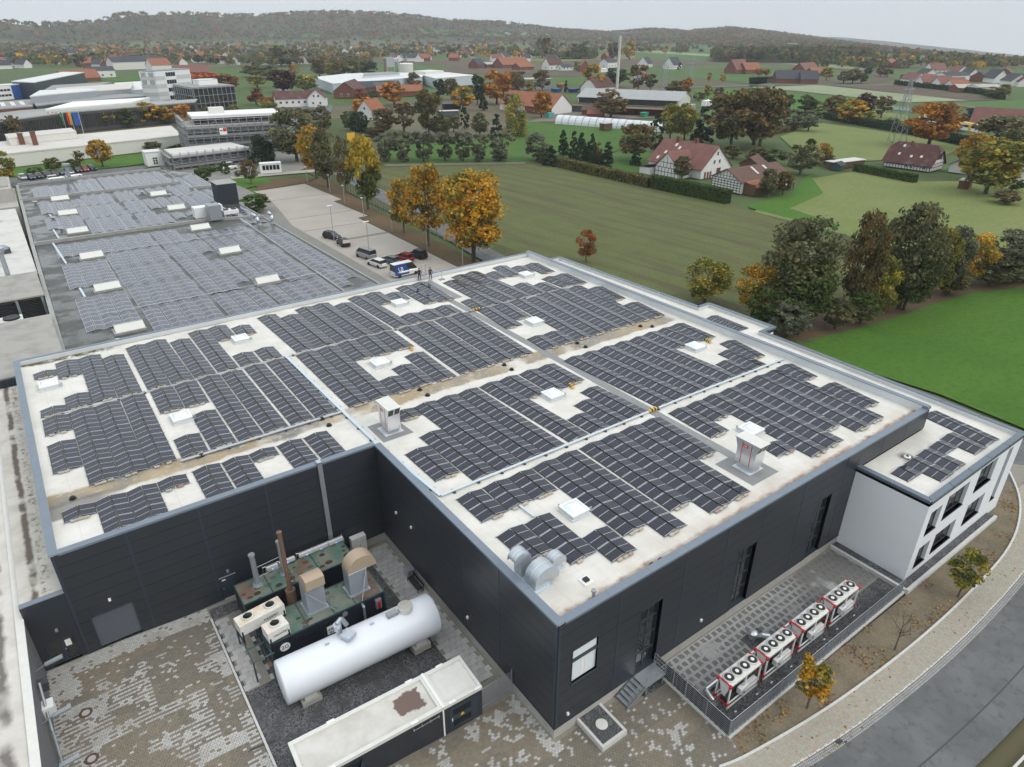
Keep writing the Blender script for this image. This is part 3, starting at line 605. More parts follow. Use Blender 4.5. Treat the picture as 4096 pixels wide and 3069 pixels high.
tray('double pipe tray along the gutter edge of the left half',[(-13.4,30.98),(-6,30.95),(.2,30.9)],.26, m='steel')
tray('thin conduit running across the roof near the rear panels',[(-21.3,45.42),(-10,45.42),(2,45.42),(14,45.32),(24,45.1),(40.6,44.75)],.08, z=ZR+.1, m='alu')
tray('short cable tray between two arrays near the front corner skylight',[(5.05,10.6),(5.15,8.95)],.16)
def hump(x, y, rz, L, label):
    r=thing('cable_bridge', label, 'cable bridge',(x,y,ZR), rz, 'yellow and black cable bridges');n=6
    for i in range(n): inst('stripe', MB().prism([(-L/2+L*i/n,-.13),(-L/2+L*(i+1)/n-.004,-.13),(-L/2+L*(i+1)/n-.004,.13),(-L/2+L*i/n,.13)],.12,.3).mesh('stripe', M['yellow'] if i % 2 == 0 else M['black']), r)
hump(23.2,14.75,0,1.1,'yellow black cable bridge where the front tray crosses the grey walkway');hump(24.0,45.0,0,1.2,'yellow black cable bridge across the walkway near the rear panels')
hump(11.9,39.4,1.2,.9,'yellow black cable bridge beside the middle skylight');hump(20.2,22.7,1.3,1.0,'yellow black cable bridge left of the walkway in front of gutter');hump(39.4,22.0,1.3,1.0,'yellow black cable bridge near the right upstand')
def drain(x, y, i):
    r=MB().lathe((x,y,ZR),[(.26,0),(.26,.05),(.17,.07),(.17,.2),(.1,.23),(.001,.24)],12).build('roof_drain', M['black'])
    tag(r, 'black round roof drain standing in or beside the stained gutter line' if y > 5 else 'black round roof drain at the front roof edge above the tall windows', 'roof drain', 'roof drains')
for i, p in enumerate([(-21.0,30.6),(-11.85,31.0),(-1.67,30.9),(-1.6,29.5),(8.04,30.7),(8.1,29.3),(17.75,30.4),(17.75,29.1),(27.45,30.2),(27.5,28.9),(36.6,29.6),(37.6,28.7),(8.35,.62),(9.14,.62)]): drain(*p, i)
v=MB().lathe((3.34,.75,ZR),[(.1,0),(.1,.55),(.16,.56),(.16,.7),(.001,.74)],12).build('vent_pipe', M['steel_dull']);tag(v, 'short grey vent pipe in the brown stain at the front roof edge', 'vent pipe')
r=thing('roof_vent', 'small square black vent on white base at the front of roof', 'vent',(3.95,2.1,ZR));MB().box(3.6,4.3,1.75,2.45,ZR,ZR+.1).build('base', M['white'], r);MB().box(3.78,4.12,1.93,2.27,ZR+.1,ZR+.24).build('vent_top', M['black'], r)
for x, y, l in ((45.9,6.6,'grey vent pipe on the annex strip behind the upstand, farther one'),(46.0,4.6,'grey vent pipe on the annex strip behind the upstand, nearer one')):
    tag(MB().lathe((x,y,7.8),[(.1,0),(.1,.75),(.17,.76),(.17,.92),(.001,.95)],12).build('vent_pipe', M['steel_dull']), l, 'vent pipe')
# railing and ladder head where the roof is entered
r=thing('roof_railing', 'grey steel roof access railing at the rear parapet beside two people', 'railing',(25.4,58.2,ZR));q=MB()
for x, y, hh in ((24.4,57.5,1.25),(24.4,59.4,1.9),(25.6,59.5,1.9),(26.5,57.6,1.1),(25.3,59.9,1.9)): q.cyl((x,y,ZR),(x,y,ZR+hh),.04,.04,6)
q.tube([(24.4,57.5,ZR+1.2),(24.4,59.4,ZR+1.2),(24.4,59.4,ZR+1.85),(25.3,59.9,ZR+1.85),(25.6,59.5,ZR+1.85)],.035).tube([(25.6,59.5,ZR+1.1),(26.5,57.6,ZR+1.05)],.035).tube([(24.4,57.5,ZR+.7),(24.4,59.4,ZR+.7)],.03)
q.build('rails', M['steel'], r, kind='stuff');MB().box(26.1,26.9,57.3,57.9,ZR+.005,ZR+.05).build('base_plate', M['greyrubber'], r)
# ================================================================== white office annex (wraps round the right side of the hall)
p_, g_, a2, ZA, d2=31.9,5.96,49.03,8.26,59.6
ann=thing('office_annex', 'white rendered office annex with flat roof wrapping round the right end of the dark hall', 'office building',(p_,-g_,0))
OUT=[(p_,-g_),(a2,-g_),(a2+.7,22.0),(a2+3.1,22.0),(a2+3.1,32.2),(a2+1.0,32.2),(a2+.2,d2),(a_+.4,d2),(a_+.4,0.0),(p_,0.0)]
MB().prism([(p_+.3,-g_+.3),(a2-.3,-g_+.3),(a2+.4,22.3),(a2+2.8,22.3),(a2+2.8,31.9),(a2+.7,31.9),(a2-.1,d2-.3),(a_+.05,d2-.3),(a_+.05,-.0),(p_+.3,-.0)],7.5,7.8).build('roof', M['membrane2'], ann)
W_=MB()
for (p, q) in ((OUT[1],OUT[2]),(OUT[2],OUT[3]),(OUT[3],OUT[4]),(OUT[4],OUT[5]),(OUT[5],OUT[6]),(OUT[6],OUT[7])):
    d=Vector((q[0]-p[0],q[1]-p[1],0));n=Vector((-d.y,d.x,0)).normalized()*.35
    W_.prism([p,q,(q[0]+n.x,q[1]+n.y),(p[0]+n.x,p[1]+n.y)],0,8.1)
W_.box(p_,p_+.35,-g_+.36,-0.002,0,8.1);W_.build('wall', M['render'], ann)
wins=[(35.55,39.2,4.75,7.1),(40.9,44.2,5.2,7.55),(35.6,39.2,1.2,3.2),(41.2,44.35,2.3,3.6) ,(32.9,34.75,1.05,3.1),(32.85,34.7,4.45,6.7),(46.35,47.3,1.9,7.5)]
wins[3]=(41.0,44.3,1.6,3.75)
rs=[(p_,a2,0,8.1)]
for w in wins: rs=carve(rs, w)
fw=MB()
for (x0,x1,z0,z1) in rs: fw.box(x0,x1,-g_,-g_+.36,z0,z1)
fw.build('front_wall', M['render'], ann)
M['annexsill']=mat('anthracite_sill',(0.055,0.065,0.08),0.45)
for i,(x0,x1,z0,z1) in enumerate(wins):
    f=MB();y=-g_+.27;fwid=.08
    n=1 if x1-x0 < 2 else 3
    f.box(x0,x1,y,y+.08,z1-fwid,z1-.002);f.box(x0,x1,y,y+.08,z0+.002,z0+fwid)
    xs=[x0+(x1-x0)*j/n for j in range(n+1)]
    for j, x in enumerate(xs): f.box(max(x0+.002,x-.05),min(x1-.002,x+.05),y,y+.08,z0+fwid,z1-fwid)
    fr=f.build('window_frame', M['annexsill'], ann)
    for j in range(n): MB().box(xs[j]+.05,xs[j+1]-.05,y+.03,y+.05,z0+fwid,z1-fwid).build('pane', M['glass'], fr)
    MB().box(x0-.03,x1+.03,-g_-.06,y,z0-.05,z0+.0).build('sill', M['annexsill'], ann)
    MB().box(x0,x1,-g_+.37,-g_+1.2,z0-.02,z0).build('interior_floor', M['darkgrey'], ann)
pw=MB()
M['cap2']=mat('annex_parapet_metal',(0.125,0.155,0.19),0.38,0.15)
inner=[(p_+.42,-g_+.42),(a2-.42,-g_+.42),(a2+.28,22.42),(a2+2.68,22.42),(a2+2.68,31.78),(a2+.58,31.78),(a2-.22,d2-.42)]
for i in range(6):
    P=[OUT[i],OUT[i+1],inner[i+1],inner[i]]
    if i == 0: P=[OUT[0],OUT[1],inner[1],inner[0]]
    pw.prism(P,7.7,8.2)
pw.prism([OUT[6],OUT[7],(a_+.4,d2-.42),inner[6]],7.7,8.2);pw.prism([(p_,-g_),(p_+.42,-g_+.42),(p_+.42,-.002),(p_,-.002)],7.7,8.2)
pw.build('parapet', M['upstand'], ann)
def caps(outl, inn, z, m, par):
    for i in range(len(outl)-1):
        p, q, ip, iq=[Vector((*k,0)) for k in (outl[i],outl[i+1],inn[i],inn[i+1])]
        d=(q-p);L=d.length;out=Vector((d.y,-d.x,0)).normalized()*.1;n=max(1, round(L/3.5))
        for j in range(n):
            f0, f1=j/n+(.002 if j else 0),(j+1)/n-(.002 if j < n-1 else 0)
            a, b_2=p+d*f0, p+d*f1;ia, ib=ip+(iq-ip)*f0, ip+(iq-ip)*f1
            e0=d.normalized()*(.1 if j == 0 and i > 0 and False else 0)
            mb=MB().prism([(k.x,k.y) for k in (a+out,b_2+out,ib,ia)], z-.06, z+.0015*(j%2))
            mb.prism([(k.x,k.y) for k in (a+out,b_2+out,b_2+out*.8,a+out*.8)], z-.26, z-.06)
            mb.build('parapet_cap', M[m], par)
caps(OUT[:8], inner+[(a_+.4,d2-.42)], ZA, 'cap2', ann)
caps([OUT[9],OUT[0]],[(p_+.42,0),(p_+.42,-g_+.42)], ZA, 'cap2', ann)
# its own panels
def rrow(x, y0, y1, n): return (x, y0, x, y1, n)
q4=596/1261.0
CROP['A6']=(3500,1600, q4)
def annex_row(p, q, n):
    a, b=at('A6', *p,8.17), at('A6', *q,8.17);return (a.x, a.y, b.x, b.y, n)
SEGA=[annex_row((200,556),(350,628),1), annex_row((312,482),(462,553),1), annex_row((462,553),(625,628),1), annex_row((415,410),(565,478),1), annex_row((565,478),(725,550),1), annex_row((520,342),(660,405),1), annex_row((612,277),(755,338),1), annex_row((755,338),(910,405),1), annex_row((467,90),(1008,335),4)]
_b=BALL;solar_array('solar array of stepped rows on the white office annex roof', SEGA,7.8,0, 'solar arrays on the annex',1.12, False)

CROP['C12']=(2500,1200, K2)
a, b=at('C12',630,107,8.17), at('C12',860,200,8.17)
solar_array('short single row solar array on the annex strip beyond the tall upstand',[(a.x,a.y,b.x,b.y,5)],7.8,0, 'solar arrays on the annex',1.05, False)
dr=thing('roof_outlet', 'white oval roof outlet in a black dirt patch on the annex roof', 'roof outlet',(37.3,-1.5,7.8));MB().lathe((37.3,-1.5,7.8),[(.3,.0),(.3,.06),(.2,.1),(.001,.1)],14).build('ring', M['white'], dr);MB().lathe((37.3,-1.5,7.8),[(.13,.1),(.1,.16),(.001,.17)],10).build('grate', M['black'], dr)
# ================================================================== low link building and left neighbour
lk=thing('link_building', 'low dark link building with dirty cream roof beside the hall', 'building',(-25.5,b_,0))
g=NG('dirty_cream_roof',0.8,0,0.3);c=g.mix(g.rng(g.noise(0.5,6),.4,.62),(0.62,0.59,0.53),(0.50,0.47,0.41))
st=g.math('MULTIPLY', g.rng(g.math('ABSOLUTE', g.math('ADD', g.math('SUBTRACT', g.x,-24.55), g.math('MULTIPLY', g.math('SUBTRACT', g.noise(0.7,4),.5),.5))),.12,.3,1,0), g.rng(g.noise(.25,3),.36,.46));c=g.mix(st, c,(0.15,0.12,0.10))
st=g.math('MULTIPLY', g.rng(g.math('ABSOLUTE', g.math('SUBTRACT', g.x,-23.9)),.1,.4,1,0), g.rng(g.noise(2.5,6,.7),.5,.6));c=g.mix(st, c,(0.22,0.19,0.11))
g.color(c);M['dirtyroof']=g.q
MB().box(-25.5,-c_-.005,b_+.3,d_+2,6.2,6.55).build('roof', M['dirtyroof'], lk);
MB().box(-25.5,-c_-.005,b_,b_+.35,d1C[3],6.85).box(-25.5,-25.0,b_,b_+.35,0.4,d1C[3]).box(-23.3,-c_-.005,b_,b_+.35,.4,d1C[3]).build('wall', M['facade'], lk)
MB().box(-25.48,-c_-.005,b_-.08,b_+.38,6.86,6.92).build('parapet_cap', M['cap'], lk)
f=MB();x0,x1,z0,z1=d1C;y=b_+.1
f.box(x0,x0+.1,y,y+.1,z0,z1).box(x1-.1,x1,y,y+.1,z0,z1).box((x0+x1)/2-.08,(x0+x1)/2+.08,y,y+.1,z0,z1).box(x0+.1,x1-.1,y+.001,y+.099,z1-.1,z1).box(x0+.1,x1-.1,y+.001,y+.099,z0,z0+.14)
df=f.build('double_door', M['facade_blue'], lk)
for k0,k1 in ((x0+.1,(x0+x1)/2-.08),((x0+x1)/2+.08,x1-.1)): MB().box(k0,k1,y+.04,y+.06,z0+.14,z1-.1).build('pane', M['glass'], df)
MB().box(-23.95,-23.6,y+.01,y+.035,z0+1.2,z0+1.75).build('paper_notice', M['white'], df);MB().box((x0+x1)/2+.1,(x0+x1)/2+.16,y-.06,y,z0+1.0,z0+1.14).build('door_handle', M['steel'], df)
MB().box(x0,x1,b_+.4,b_+2.5,z0-.03,z0).build('interior_floor', M['darkgrey'], lk)
lb=thing('grey_workshop', 'grey rendered workshop with stained cream flat roof along the left yard side', 'building',(-25.5,10,0))
M['greywall']=mat('grey_render',(0.17,0.175,0.185),0.8,0,.3,(1.0,.4,(0.14,0.145,0.15)))
g=NG('stained_flat_roof',0.8,0,0.3);c=g.mix(g.rng(g.noise(0.4,6),.4,.62),(0.64,0.61,0.56),(0.53,0.50,0.45))
st=g.math('MULTIPLY', g.rng(g.math('ABSOLUTE', g.math('ADD', g.math('SUBTRACT', g.x,-26.9), g.math('MULTIPLY', g.math('SUBTRACT', g.noise(0.5,5),.5),1.3))),.12,.42,1,0), g.rng(g.noise(.22,2),.42,.52));c=g.mix(st, c,(0.17,0.155,0.14))
g.color(c);M['stainroof']=g.q
MB().box(-40,-25.85,-20,60,5.6,5.86).build('roof', M['stainroof'], lb)
MB().box(-25.86,-25.51,-20,b_,0,5.95).build('wall', M['greywall'], lb);MB().box(-25.86,-25.51,b_+.3,60,5.0,5.95).build('rear_wall', M['greywall'], lb);MB().box(-25.95,-25.47,-20,60,5.951,6.0).build('parapet_cap', M['offwhite'], lb)
for i,(yy) in enumerate((20.4,15.9,12.1)):
    r=thing('wall_lamp',['grey wall lamp on workshop wall nearest the double door','middle grey wall lamp on the workshop wall','grey wall lamp on the workshop wall nearest the camera'][i], 'lamp',(-25.5,yy,4.5));MB().cyl((-25.5,yy,4.3),(-24.9,yy,4.55),.04,.04,6).build('arm', M['steel'], r);MB().obox((-24.45,yy,4.58),(1.0,.3,.12),0,0,None,-.12).build('head', M['steel_dull'], r)
r=thing('wall_cabinet', 'white electric cabinet on the grey workshop wall', 'cabinet',(-25.5,17.6,2.6));MB().box(-25.5,-24.9,17.2,18.0,3.2,4.0).build('housing', M['white'], r)
r=thing('downpipe', 'dark downpipe on the grey workshop wall', 'pipe',(-25.3,14,0));MB().tube([(-25.3,18.6,4.9),(-25.3,16.3,3.0),(-25.3,14.4,.9)],.08,8).build('pipe', M['steel_dull'], r)
r=thing('wall_box', 'small dark open box on the grey workshop wall', 'box',(-25.5,19.2,3.5));MB().box(-25.5,-25.0,18.9,19.5,3.8,4.4).build('housing', M['darkgrey'], r)
# ================================================================== old hall with bitumen roof
old=thing('old_factory_hall', 'long old factory hall with dark bitumen roof and rows of blue grey panels', 'factory building',(2,125,0))
ZO=6.6
MB().prism([(-18.4,60.1),(22.4,60.1),(21.6,110),(21.2,134),(21.8,177),(16.3,187.5),(-16.2,184.5),(-17.4,123)],5.9, ZO).build('roof', M['bitumen'], old)
MB().prism([(-18.1,60.2),(22.1,60.2),(21.3,110),(20.9,134),(21.5,176.7),(16.1,187.2),(-15.9,184.2),(-17.1,123)],0,5.88).build('wall', M['concrete'], old)
def lowwall(mb, p, q, w, z0, z1):
    d=Vector((q[0]-p[0],q[1]-p[1],0));n=Vector((-d.y,d.x,0)).normalized()*w;mb.prism([p,q,(q[0]+n.x,q[1]+n.y),(p[0]+n.x,p[1]+n.y)], z0, z1)
M['fwall']=mat('weathered_firewall',(0.36,0.36,0.345),0.8,0,.3,(1.2,.5,(0.24,0.24,0.225)))
for p, q in (((-17.5,122.0),(11.0,122.3)),((-17.0,163.9),(16.0,164.5)),((11.0,122.5),(21.3,118.5)),((16.2,155.7),(21.6,155.0)),((-16.3,184.2),(16.2,187.3))):
    mb=MB();lowwall(mb, p, q,.5, ZO, ZO+.55);mb.build('firewall', M['fwall'], old)
mb=MB()
for p, q in (((-18.4,60.2),(-17.5,122)),((-17.5,122),(-16.2,184))): lowwall(mb, p, q,.55, ZO, ZO+.3)
mb.build('left_edge', M['fwall'], old)
mb=MB()
for p, q in (((22.4,60.3),(21.6,110)),((21.6,110),(21.2,134)),((21.2,134),(21.8,177)),((16.6,62),(17.2,106)),((17.2,106),(17.2,138)),((17.2,138),(16.4,186))): lowwall(mb, p, q,.22, ZO, ZO+.16)
mb.build('roof_edge', M['fwall'], old)
def oseg(x, y0, y1, dr=0.0): n=max(1, round((y0-y1)/1.66));return (x+dr*.4, y0, x-dr*.6, y1, n)
OG='solar arrays on the old bitumen roof'
def oarr(label, rows): solar_array(label,[oseg(*r) for r in rows], ZO,1, OG,1.03, False)
oarr('old roof solar array of three short rows behind the third skylight at left',[(-13.8,119.3,110.9,.2),(-11.7,119.3,110.9,.2),(-9.6,119.3,110.9,.2)])
oarr('old roof solar array of three rows between two left skylights',[(-14.1,106,92.3,.3),(-11.95,106,92.3,.3),(-9.85,106,92.3,.3)])
oarr('old roof solar array of three rows nearest the hall parapet at left',[(-14.35,87.2,73.1,.3),(-12.25,87.2,73.1,.3),(-10.1,87.2,73.1,.3)])
oarr('long old roof solar array of four rows left of the middle gap',[(x,a,b,.15) for x in (-7.5,-5.35,-3.2,-1.05) for a,b in ((119.2,109.5),(109.1,99.2),(98.9,89),(88.7,78.4),(78.1,68.3))])
oarr('long old roof solar array of two rows right of the middle gap',[(x,a,b,.0) for x in (1.55,3.75) for a,b in ((119.1,109.1),(108.8,99),(98.7,88.9),(88.6,78.5),(77.7,68.5))])
oarr('old roof solar array of three rows by the far low skylight, wet patches',[(5.9,114.1,109.2),(8.4,113.8,108.8),(10.65,113.8,109),(5.9,108.6,100.3),(8.4,108.4,100.4),(10.65,108.6,100.4)])
oarr('old roof solar array of three rows between two middle skylights',[(5.9,94.8,88.1),(8.4,94.9,88),(10.65,94.9,87.9),(5.9,87.8,81.1),(8.45,87.7,81),(10.7,87.6,80.8)])
oarr('old roof solar array of three rows in front of the nearest middle skylight',[(6.0,77.3,68.5),(8.5,77.1,68.5),(10.75,76.7,68.5)])
oarr('long old roof solar array of two rows beside the inner right roof edge',[(x,a,b,.1) for x in (12.9,15.1) for a,b in ((113.7,108.5),(108.2,98.2),(97.9,87.7),(87.4,77.2),(76.7,68.4))])
oarr('old roof solar array of two long rows along the kerb side',[(18.2,105.2,100,.0),(20.05,105.2,100),(18.25,99.7,91),(20.1,99.7,90.5),(18.15,90.7,80.6),(20.1,90.2,80.5),(17.9,80.3,70.5),(20.0,80.2,73.5)])
oarr('small old roof solar array beside two silver ducts',[(17.5,129,120.9),(19.9,129,120.6)]);oarr('old roof solar array stub by the white duct elbows',[(17.8,118.6,114.8),(19.8,118.6,114.8)])
oarr('rear section solar array of three short rows at left, farther',[(-13.2,160.5,147.1,.2),(-11.2,158.2,145.6,.2),(-9.2,157.8,146.1,.2)])
oarr('rear section solar array of three short rows at left, nearer',[(-13.4,142.4,132.5,.2),(-11.4,142.4,128,.2),(-9.4,142.1,128.5,.1)])
oarr('rear section solar array of four long rows',[(x,a,b,.3) for x in (-7.0,-5.0,-3.2,-1.2) for a,b in ((158.4 if x < -6 else 162.8,150.4),(150.1,137.5),(137.2,124.6))])
oarr('rear section solar array of two long rows',[(x,a,b,.4) for x in (1.75,3.45) for a,b in ((162.9,150.4),(150.1,137.5),(137.2,124.6))])
oarr('rear section solar array interrupted by two skylights',[(5.9,163,156),(8.4,162.5,157),(10.7,162.8,157.5),(5.7,150,139.5),(8.2,150,140),(10.6,149.5,140),(5.4,133.5,125),(8.0,133,127.5),(10.4,131.5,129)])
oarr('rear section solar array of two rows by the black box',[(12.95,162.9,149,.2),(15.1,162.8,149,.2),(13.2,148.7,136,.1),(15.4,148.7,134.3,.1)])
oarr('rear section solar array on the lower side strip',[(16.95,153.4,138.6),(19.3,153.2,138.6)])
oarr('rearmost solar array of nine rows',[(x,178.4 if x < -4 else 183.6,165.6,.3) for x in (-13.1,-11.3,-9.3,-7.5,-5.3,-3.2,-1.2,1.2,3.1)])
oarr('rearmost solar array of five rows at the right',[(x,184.8,166.6,.3) for x in (5.3,7.5,9.6,11.7,13.9)]);oarr('rearmost solar array on the lower side strip',[(16.75,172,156.6),(19,172.4,156.6),(20.8,172.6,157)])
def flatlight(x, y, rz, label, proto=[None]):
    if proto[0] is None:
        r=thing('rooflight', label, 'skylight',(0,0,0),0, 'white ridge rooflights on the old hall');h=1.65
        MB().box(-h-.25,h+.15,-1.0,1.0,0,.28).build('curb', M['fwall'], r)
        MB().add([(-h,-.75,.28),(h,-.75,.28),(h,.75,.28),(-h,.75,.28),(-h,.35,1.0),(h,.35,1.0)],[(0,1,5,4),(2,3,4,5),(1,2,5),(3,0,4)]).build('glazing', M['lightpane'], r)
        MB().box(-h-.03,h+.03,.30,.42,.99,1.03).build('ridge_bar', M['steel'], r)
        r.location=(x,y,ZO);proto[0]=r
    else: copy_tree(proto[0],(x,y,ZO), rz, label)
M['lightpane']=mat('opal_glazing',(0.66,0.65,0.60),0.3,0,.5,(1.5,.3,(0.58,0.57,0.52)))
for x, y, l in ((-11.0,70.9,'white rooflight nearest the hall parapet at left'),(-10.8,89.5,'white rooflight second from the hall parapet in the left column'),(-10.4,108.2,'white rooflight third in the left column, before the firewall'),(-10.2,127.4,'white rooflight just behind the firewall at left'),(-10.0,144.3,'white rooflight in rear section left column, middle'),(-9.8,160.4,'white rooflight farthest in the left column'),
    (9.0,78.9,'white rooflight nearest the hall parapet in the right column'),(8.9,97.9,'white rooflight second in the right column'),(8.8,116.6,'white rooflight before the rooftop air handler'),(8.9,136.4,'white rooflight behind the rooftop air handler'),(8.8,153.1,'white rooflight farthest in the right column')): flatlight(x, y,0, l)
bx=thing('roof_shed', 'black ribbed box shed standing on the old hall roof edge', 'roof structure',(19.2,137,ZO));b0=MB().box(17.3,21.2,134.2,139.2,ZO,ZO+4.4);b0.build('walls', M['darkgrey'], bx)
rb=MB()
for k in range(22): rb.box(17.3+k*.18,17.38+k*.18,134.13,134.2,ZO+.25,ZO+4.4)
for k in range(27): rb.box(17.23,17.3,134.25+k*.18,134.33+k*.18,ZO+.25,ZO+4.4)
rb.build('ribs', M['facade_blue'], bx, kind='stuff');MB().box(17.15,21.35,134.05,139.35,ZO+4.402,ZO+4.5).build('lid', M['fwall'], bx)
ah=thing('air_handler', 'long white rooftop air handler with grey intake hood on the old hall', 'air unit',(12.5,124,ZO));MB().box(9.8,15.2,124.0,126.2,ZO+.4,ZO+2.4).build('housing', M['white'], ah);MB().box(11.9,14.2,121.0,123.8,ZO+.3,ZO+3.1).build('intake_hood', M['steel_dull'], ah);MB().box(9.8,15.2,124.1,126.1,ZO,ZO+.39).build('frame', M['darkgrey'], ah)
ch=thing('roof_condenser', 'white condenser table with two fans beside the rooftop air handler', 'condenser',(16,122.8,ZO));q=MB()
for x in (14.9,17.4):
    for y in (122,123.6): q.box(x-.07,x+.07,y-.07,y+.07,ZO,ZO+.9)
q.build('legs', M['white'], ch, kind='stuff');MB().box(14.7,17.6,121.8,123.8,ZO+.9,ZO+1.6).build('casing', M['white'], ch)
for x in (15.4,16.9): MB().lathe((x,122.8,ZO+1.6),[(.55,0),(.55,.12),(.001,.08)],14).build('fan', M['black'], ch)
for i,(x, y) in enumerate(((18.9,113.6),(21.4,113.4))):
    r=thing('duct_elbow', 'silver duct elbow on the old hall roof edge, %s' % ('leaning one nearer the panels' if i == 0 else 'upright one at the kerb'), 'duct',(x,y,ZO),0);MB().tube([(x,y,ZO),(x-.05-.3*(1-i),y,ZO+1.6),(x-.5-.6*(1-i),y+.5,ZO+2.2)],.34,10).build('pipe', M['steel'], r, smooth=True);MB().lathe((x,y,ZO),[(.55,0),(.42,.35)],12).build('collar', M['steel_dull'], r)
for i,(x, y) in enumerate(((-14.6,159.8),(-9.1,160.7),(-12.9,141.6),(-12.5,131),(6.2,157.4),(10.6,150.8),(15.3,166.2))):
    MBv=MB().lathe((x,y,ZO),[(.22,0),(.22,.4),(.6,.45),(.5,.6),(.001,.7)],12);tag(MBv.build('mushroom_vent', M['steel_dull']), 'grey mushroom vent between the panel rows of the old roof', 'vent', 'mushroom vents on the old roof')
for i,(x0,y0,x1,y1,l) in enumerate(((-14.9,121.5,-14.4,106.6,'pale cable duct in the left aisle, rear'),(-14.2,92,-14.1,87.4,'pale cable duct in the left aisle, between two arrays'),(-13.3,146,-13.0,142.6,'pale cable duct in the rear section'),(17.0,166,17.2,113,'pale pipe along the inner roof edge'),(-13.9,132,-13.7,124.5,'pale cable duct climbing the firewall'))):
    mb=MB();lowwall(mb,(x0,y0),(x1,y1),.28 if i != 3 else .14, ZO+.05, ZO+.22);tag(mb.build('cable_duct', M['tray']), l+' on the old hall roof', 'cable duct')
for i, yy in enumerate((109.3,78.25,88.85,99.0)):
    mb=MB();
    if i in (0,1): lowwall(mb,(-10.5 if i == 0 else -13.4,yy),(16.5,yy-.3),.09, ZO+.3, ZO+.36);tag(mb.build('cable_conduit', M['alu']), 'thin pale conduit line crossing the %s panel rows of the old hall' % ('middle' if i == 0 else 'nearest'), 'conduit')
r=thing('weather_station', 'small white box with bent grey arm on the old roof by the parapet', 'roof unit',(-15.3,66.3,ZO));MB().box(-15.9,-15.1,65.8,66.5,ZO+.15,ZO+.9).build('housing', M['white'], r);MB().tube([(-15.1,66.2,ZO+.5),(-14.3,66.3,ZO+.55),(-13.6,66.1,ZO+.3),(-13.1,66.5,ZO+.9),(-12.7,66.5,ZO+.85)],.09,6).build('arm', M['white'], r)
r=thing('flue', 'grey steel flue behind the rear parapet of the old hall', 'chimney',(-5.2,188,0));MB().box(-5.6,-4.8,186.5,187.3,5,9.9).box(-6,-4.4,186.1,187.7,9.9,10.3).build('shaft', M['steel_dull'], r)
# left neighbours of the old hall
g=NG('corrugated_dark',.5);g.color((0.03,0.038,0.05));M['corr_dark']=g.q
g=NG('corrugated_fibre_cement',.8,0,.3);c=g.mix(g.rng(g.math('PINGPONG', g.y,.09),.0,.09),(0.30,0.285,0.26),(0.40,0.385,0.355));c=g.mix(g.math('MULTIPLY', g.rng(g.noise(.5,5),.45,.62),.5), c,(0.22,0.21,0.19));g.color(c);M['corr_fibre']=g.q
sh=thing('ribbed_shed', 'dark blue ribbed shed wall with two grey corrugated roofs at the left', 'shed',(-22,70,0))
MB().box(-34,-18.9,61.8,75.6,0,6.2).build('walls', M['facade_blue'], sh)
rb=MB()
for k in range(62): rb.box(-34+k*.245,-33.88+k*.245,61.72,61.8,.5,7.3)
rb.build('ribs', M['corr_dark'], sh, kind='stuff');MB().box(-34,-18.9,61.8,62.0,6.2,7.35).build('front_wall', M['facade_blue'], sh)
MB().box(-34,-18.6,62.0,80.5,7.3,7.5).build('roof', M['corr_fibre'], sh)
s2=thing('open_bay_shed', 'open shed bay with grey corrugated roof and two condenser fans inside', 'shed',(-22,90,0));MB().box(-34,-18.5,89.8,102.5,7.2,7.4).build('roof', M['corr_fibre'], s2);MB().box(-34,-18.6,102,102.3,3,7.19).build('back_wall', M['concrete_lt'], s2);MB().box(-34,-18.7,80.6,102,3.0,3.2).build('floor', M['darkgrey'], s2)
for k in range(5): MB().box(-31+k*3,-30.7+k*3,89.9,90.2,3.2,7.19).build('post', M['steel_dull'], s2)
sl_=MB()
for k in range(14): sl_.box(-34,-18.8,90.35,90.5,3.4+k*.27,3.5+k*.27)
sl_.build('louvre_slats', M['darkgrey'], s2, kind='stuff')
r=thing('fan_unit', 'white fan unit with two black fans in the open shed bay', 'fan unit',(-24,84,3.2));MB().box(-26.2,-21.6,83,85.4,3.2,6.6).build('casing', M['offwhite'], r)
for x in (-25.1,-22.8): MB().lathe((x,84.2,6.6),[(.95,0),(.95,.25),(.001,.2)],16).build('fan', M['black'], r)
w2=thing('white_roofed_hall', 'long low hall with white corrugated roof and domes at the far left', 'building',(-24,120,0));g=NG('white_corrugated_roof',.7,0,.3);c=g.mix(g.rng(g.math('PINGPONG', g.y,.6),.0,.06),(0.48,0.465,0.43),(0.60,0.585,0.55));c=g.mix(g.math('MULTIPLY', g.rng(g.noise(.3,5),.46,.64),.45), c,(0.42,0.40,0.36));g.color(c);M['white_corr']=g.q
MB().box(-40,-18.4,103.8,157,6.3,6.6).build('roof', M['white_corr'], w2);MB().box(-40,-18.6,103.9,156.8,0,6.28).build('wall', M['offwhite'], w2);MB().box(-40,-18.3,103.6,103.8,6.1,6.7).build('fascia', mat('brown_fascia',(0.13,0.05,0.04),.7), w2)
for x in (-23.5,-20.6): MB().box(x-.8,x+.8,103.75,103.86,4.4,5.6).build('window', M['glass'], w2)
for i,(x, y) in enumerate(((-22,120),(-22.5,146),(-24,112))):
    r=thing('roof_ventilator',['grey rooftop ventilator on the white corrugated roof, middle','grey rooftop ventilator on the white corrugated roof, farthest','grey rooftop ventilator on the white corrugated roof, nearest'][i], 'ventilator',(x,y,6.6));MB().box(x-1,x+1,y-.9,y+.9,6.6,7.3).build('base', M['darkgrey'] if i == 0 else M['steel_dull'], r);MB().lathe((x,y,7.3),[(.85,0),(.75,.35),(.4,.6),(.001,.65)],14).build('hood', M['steel_dull'], r)
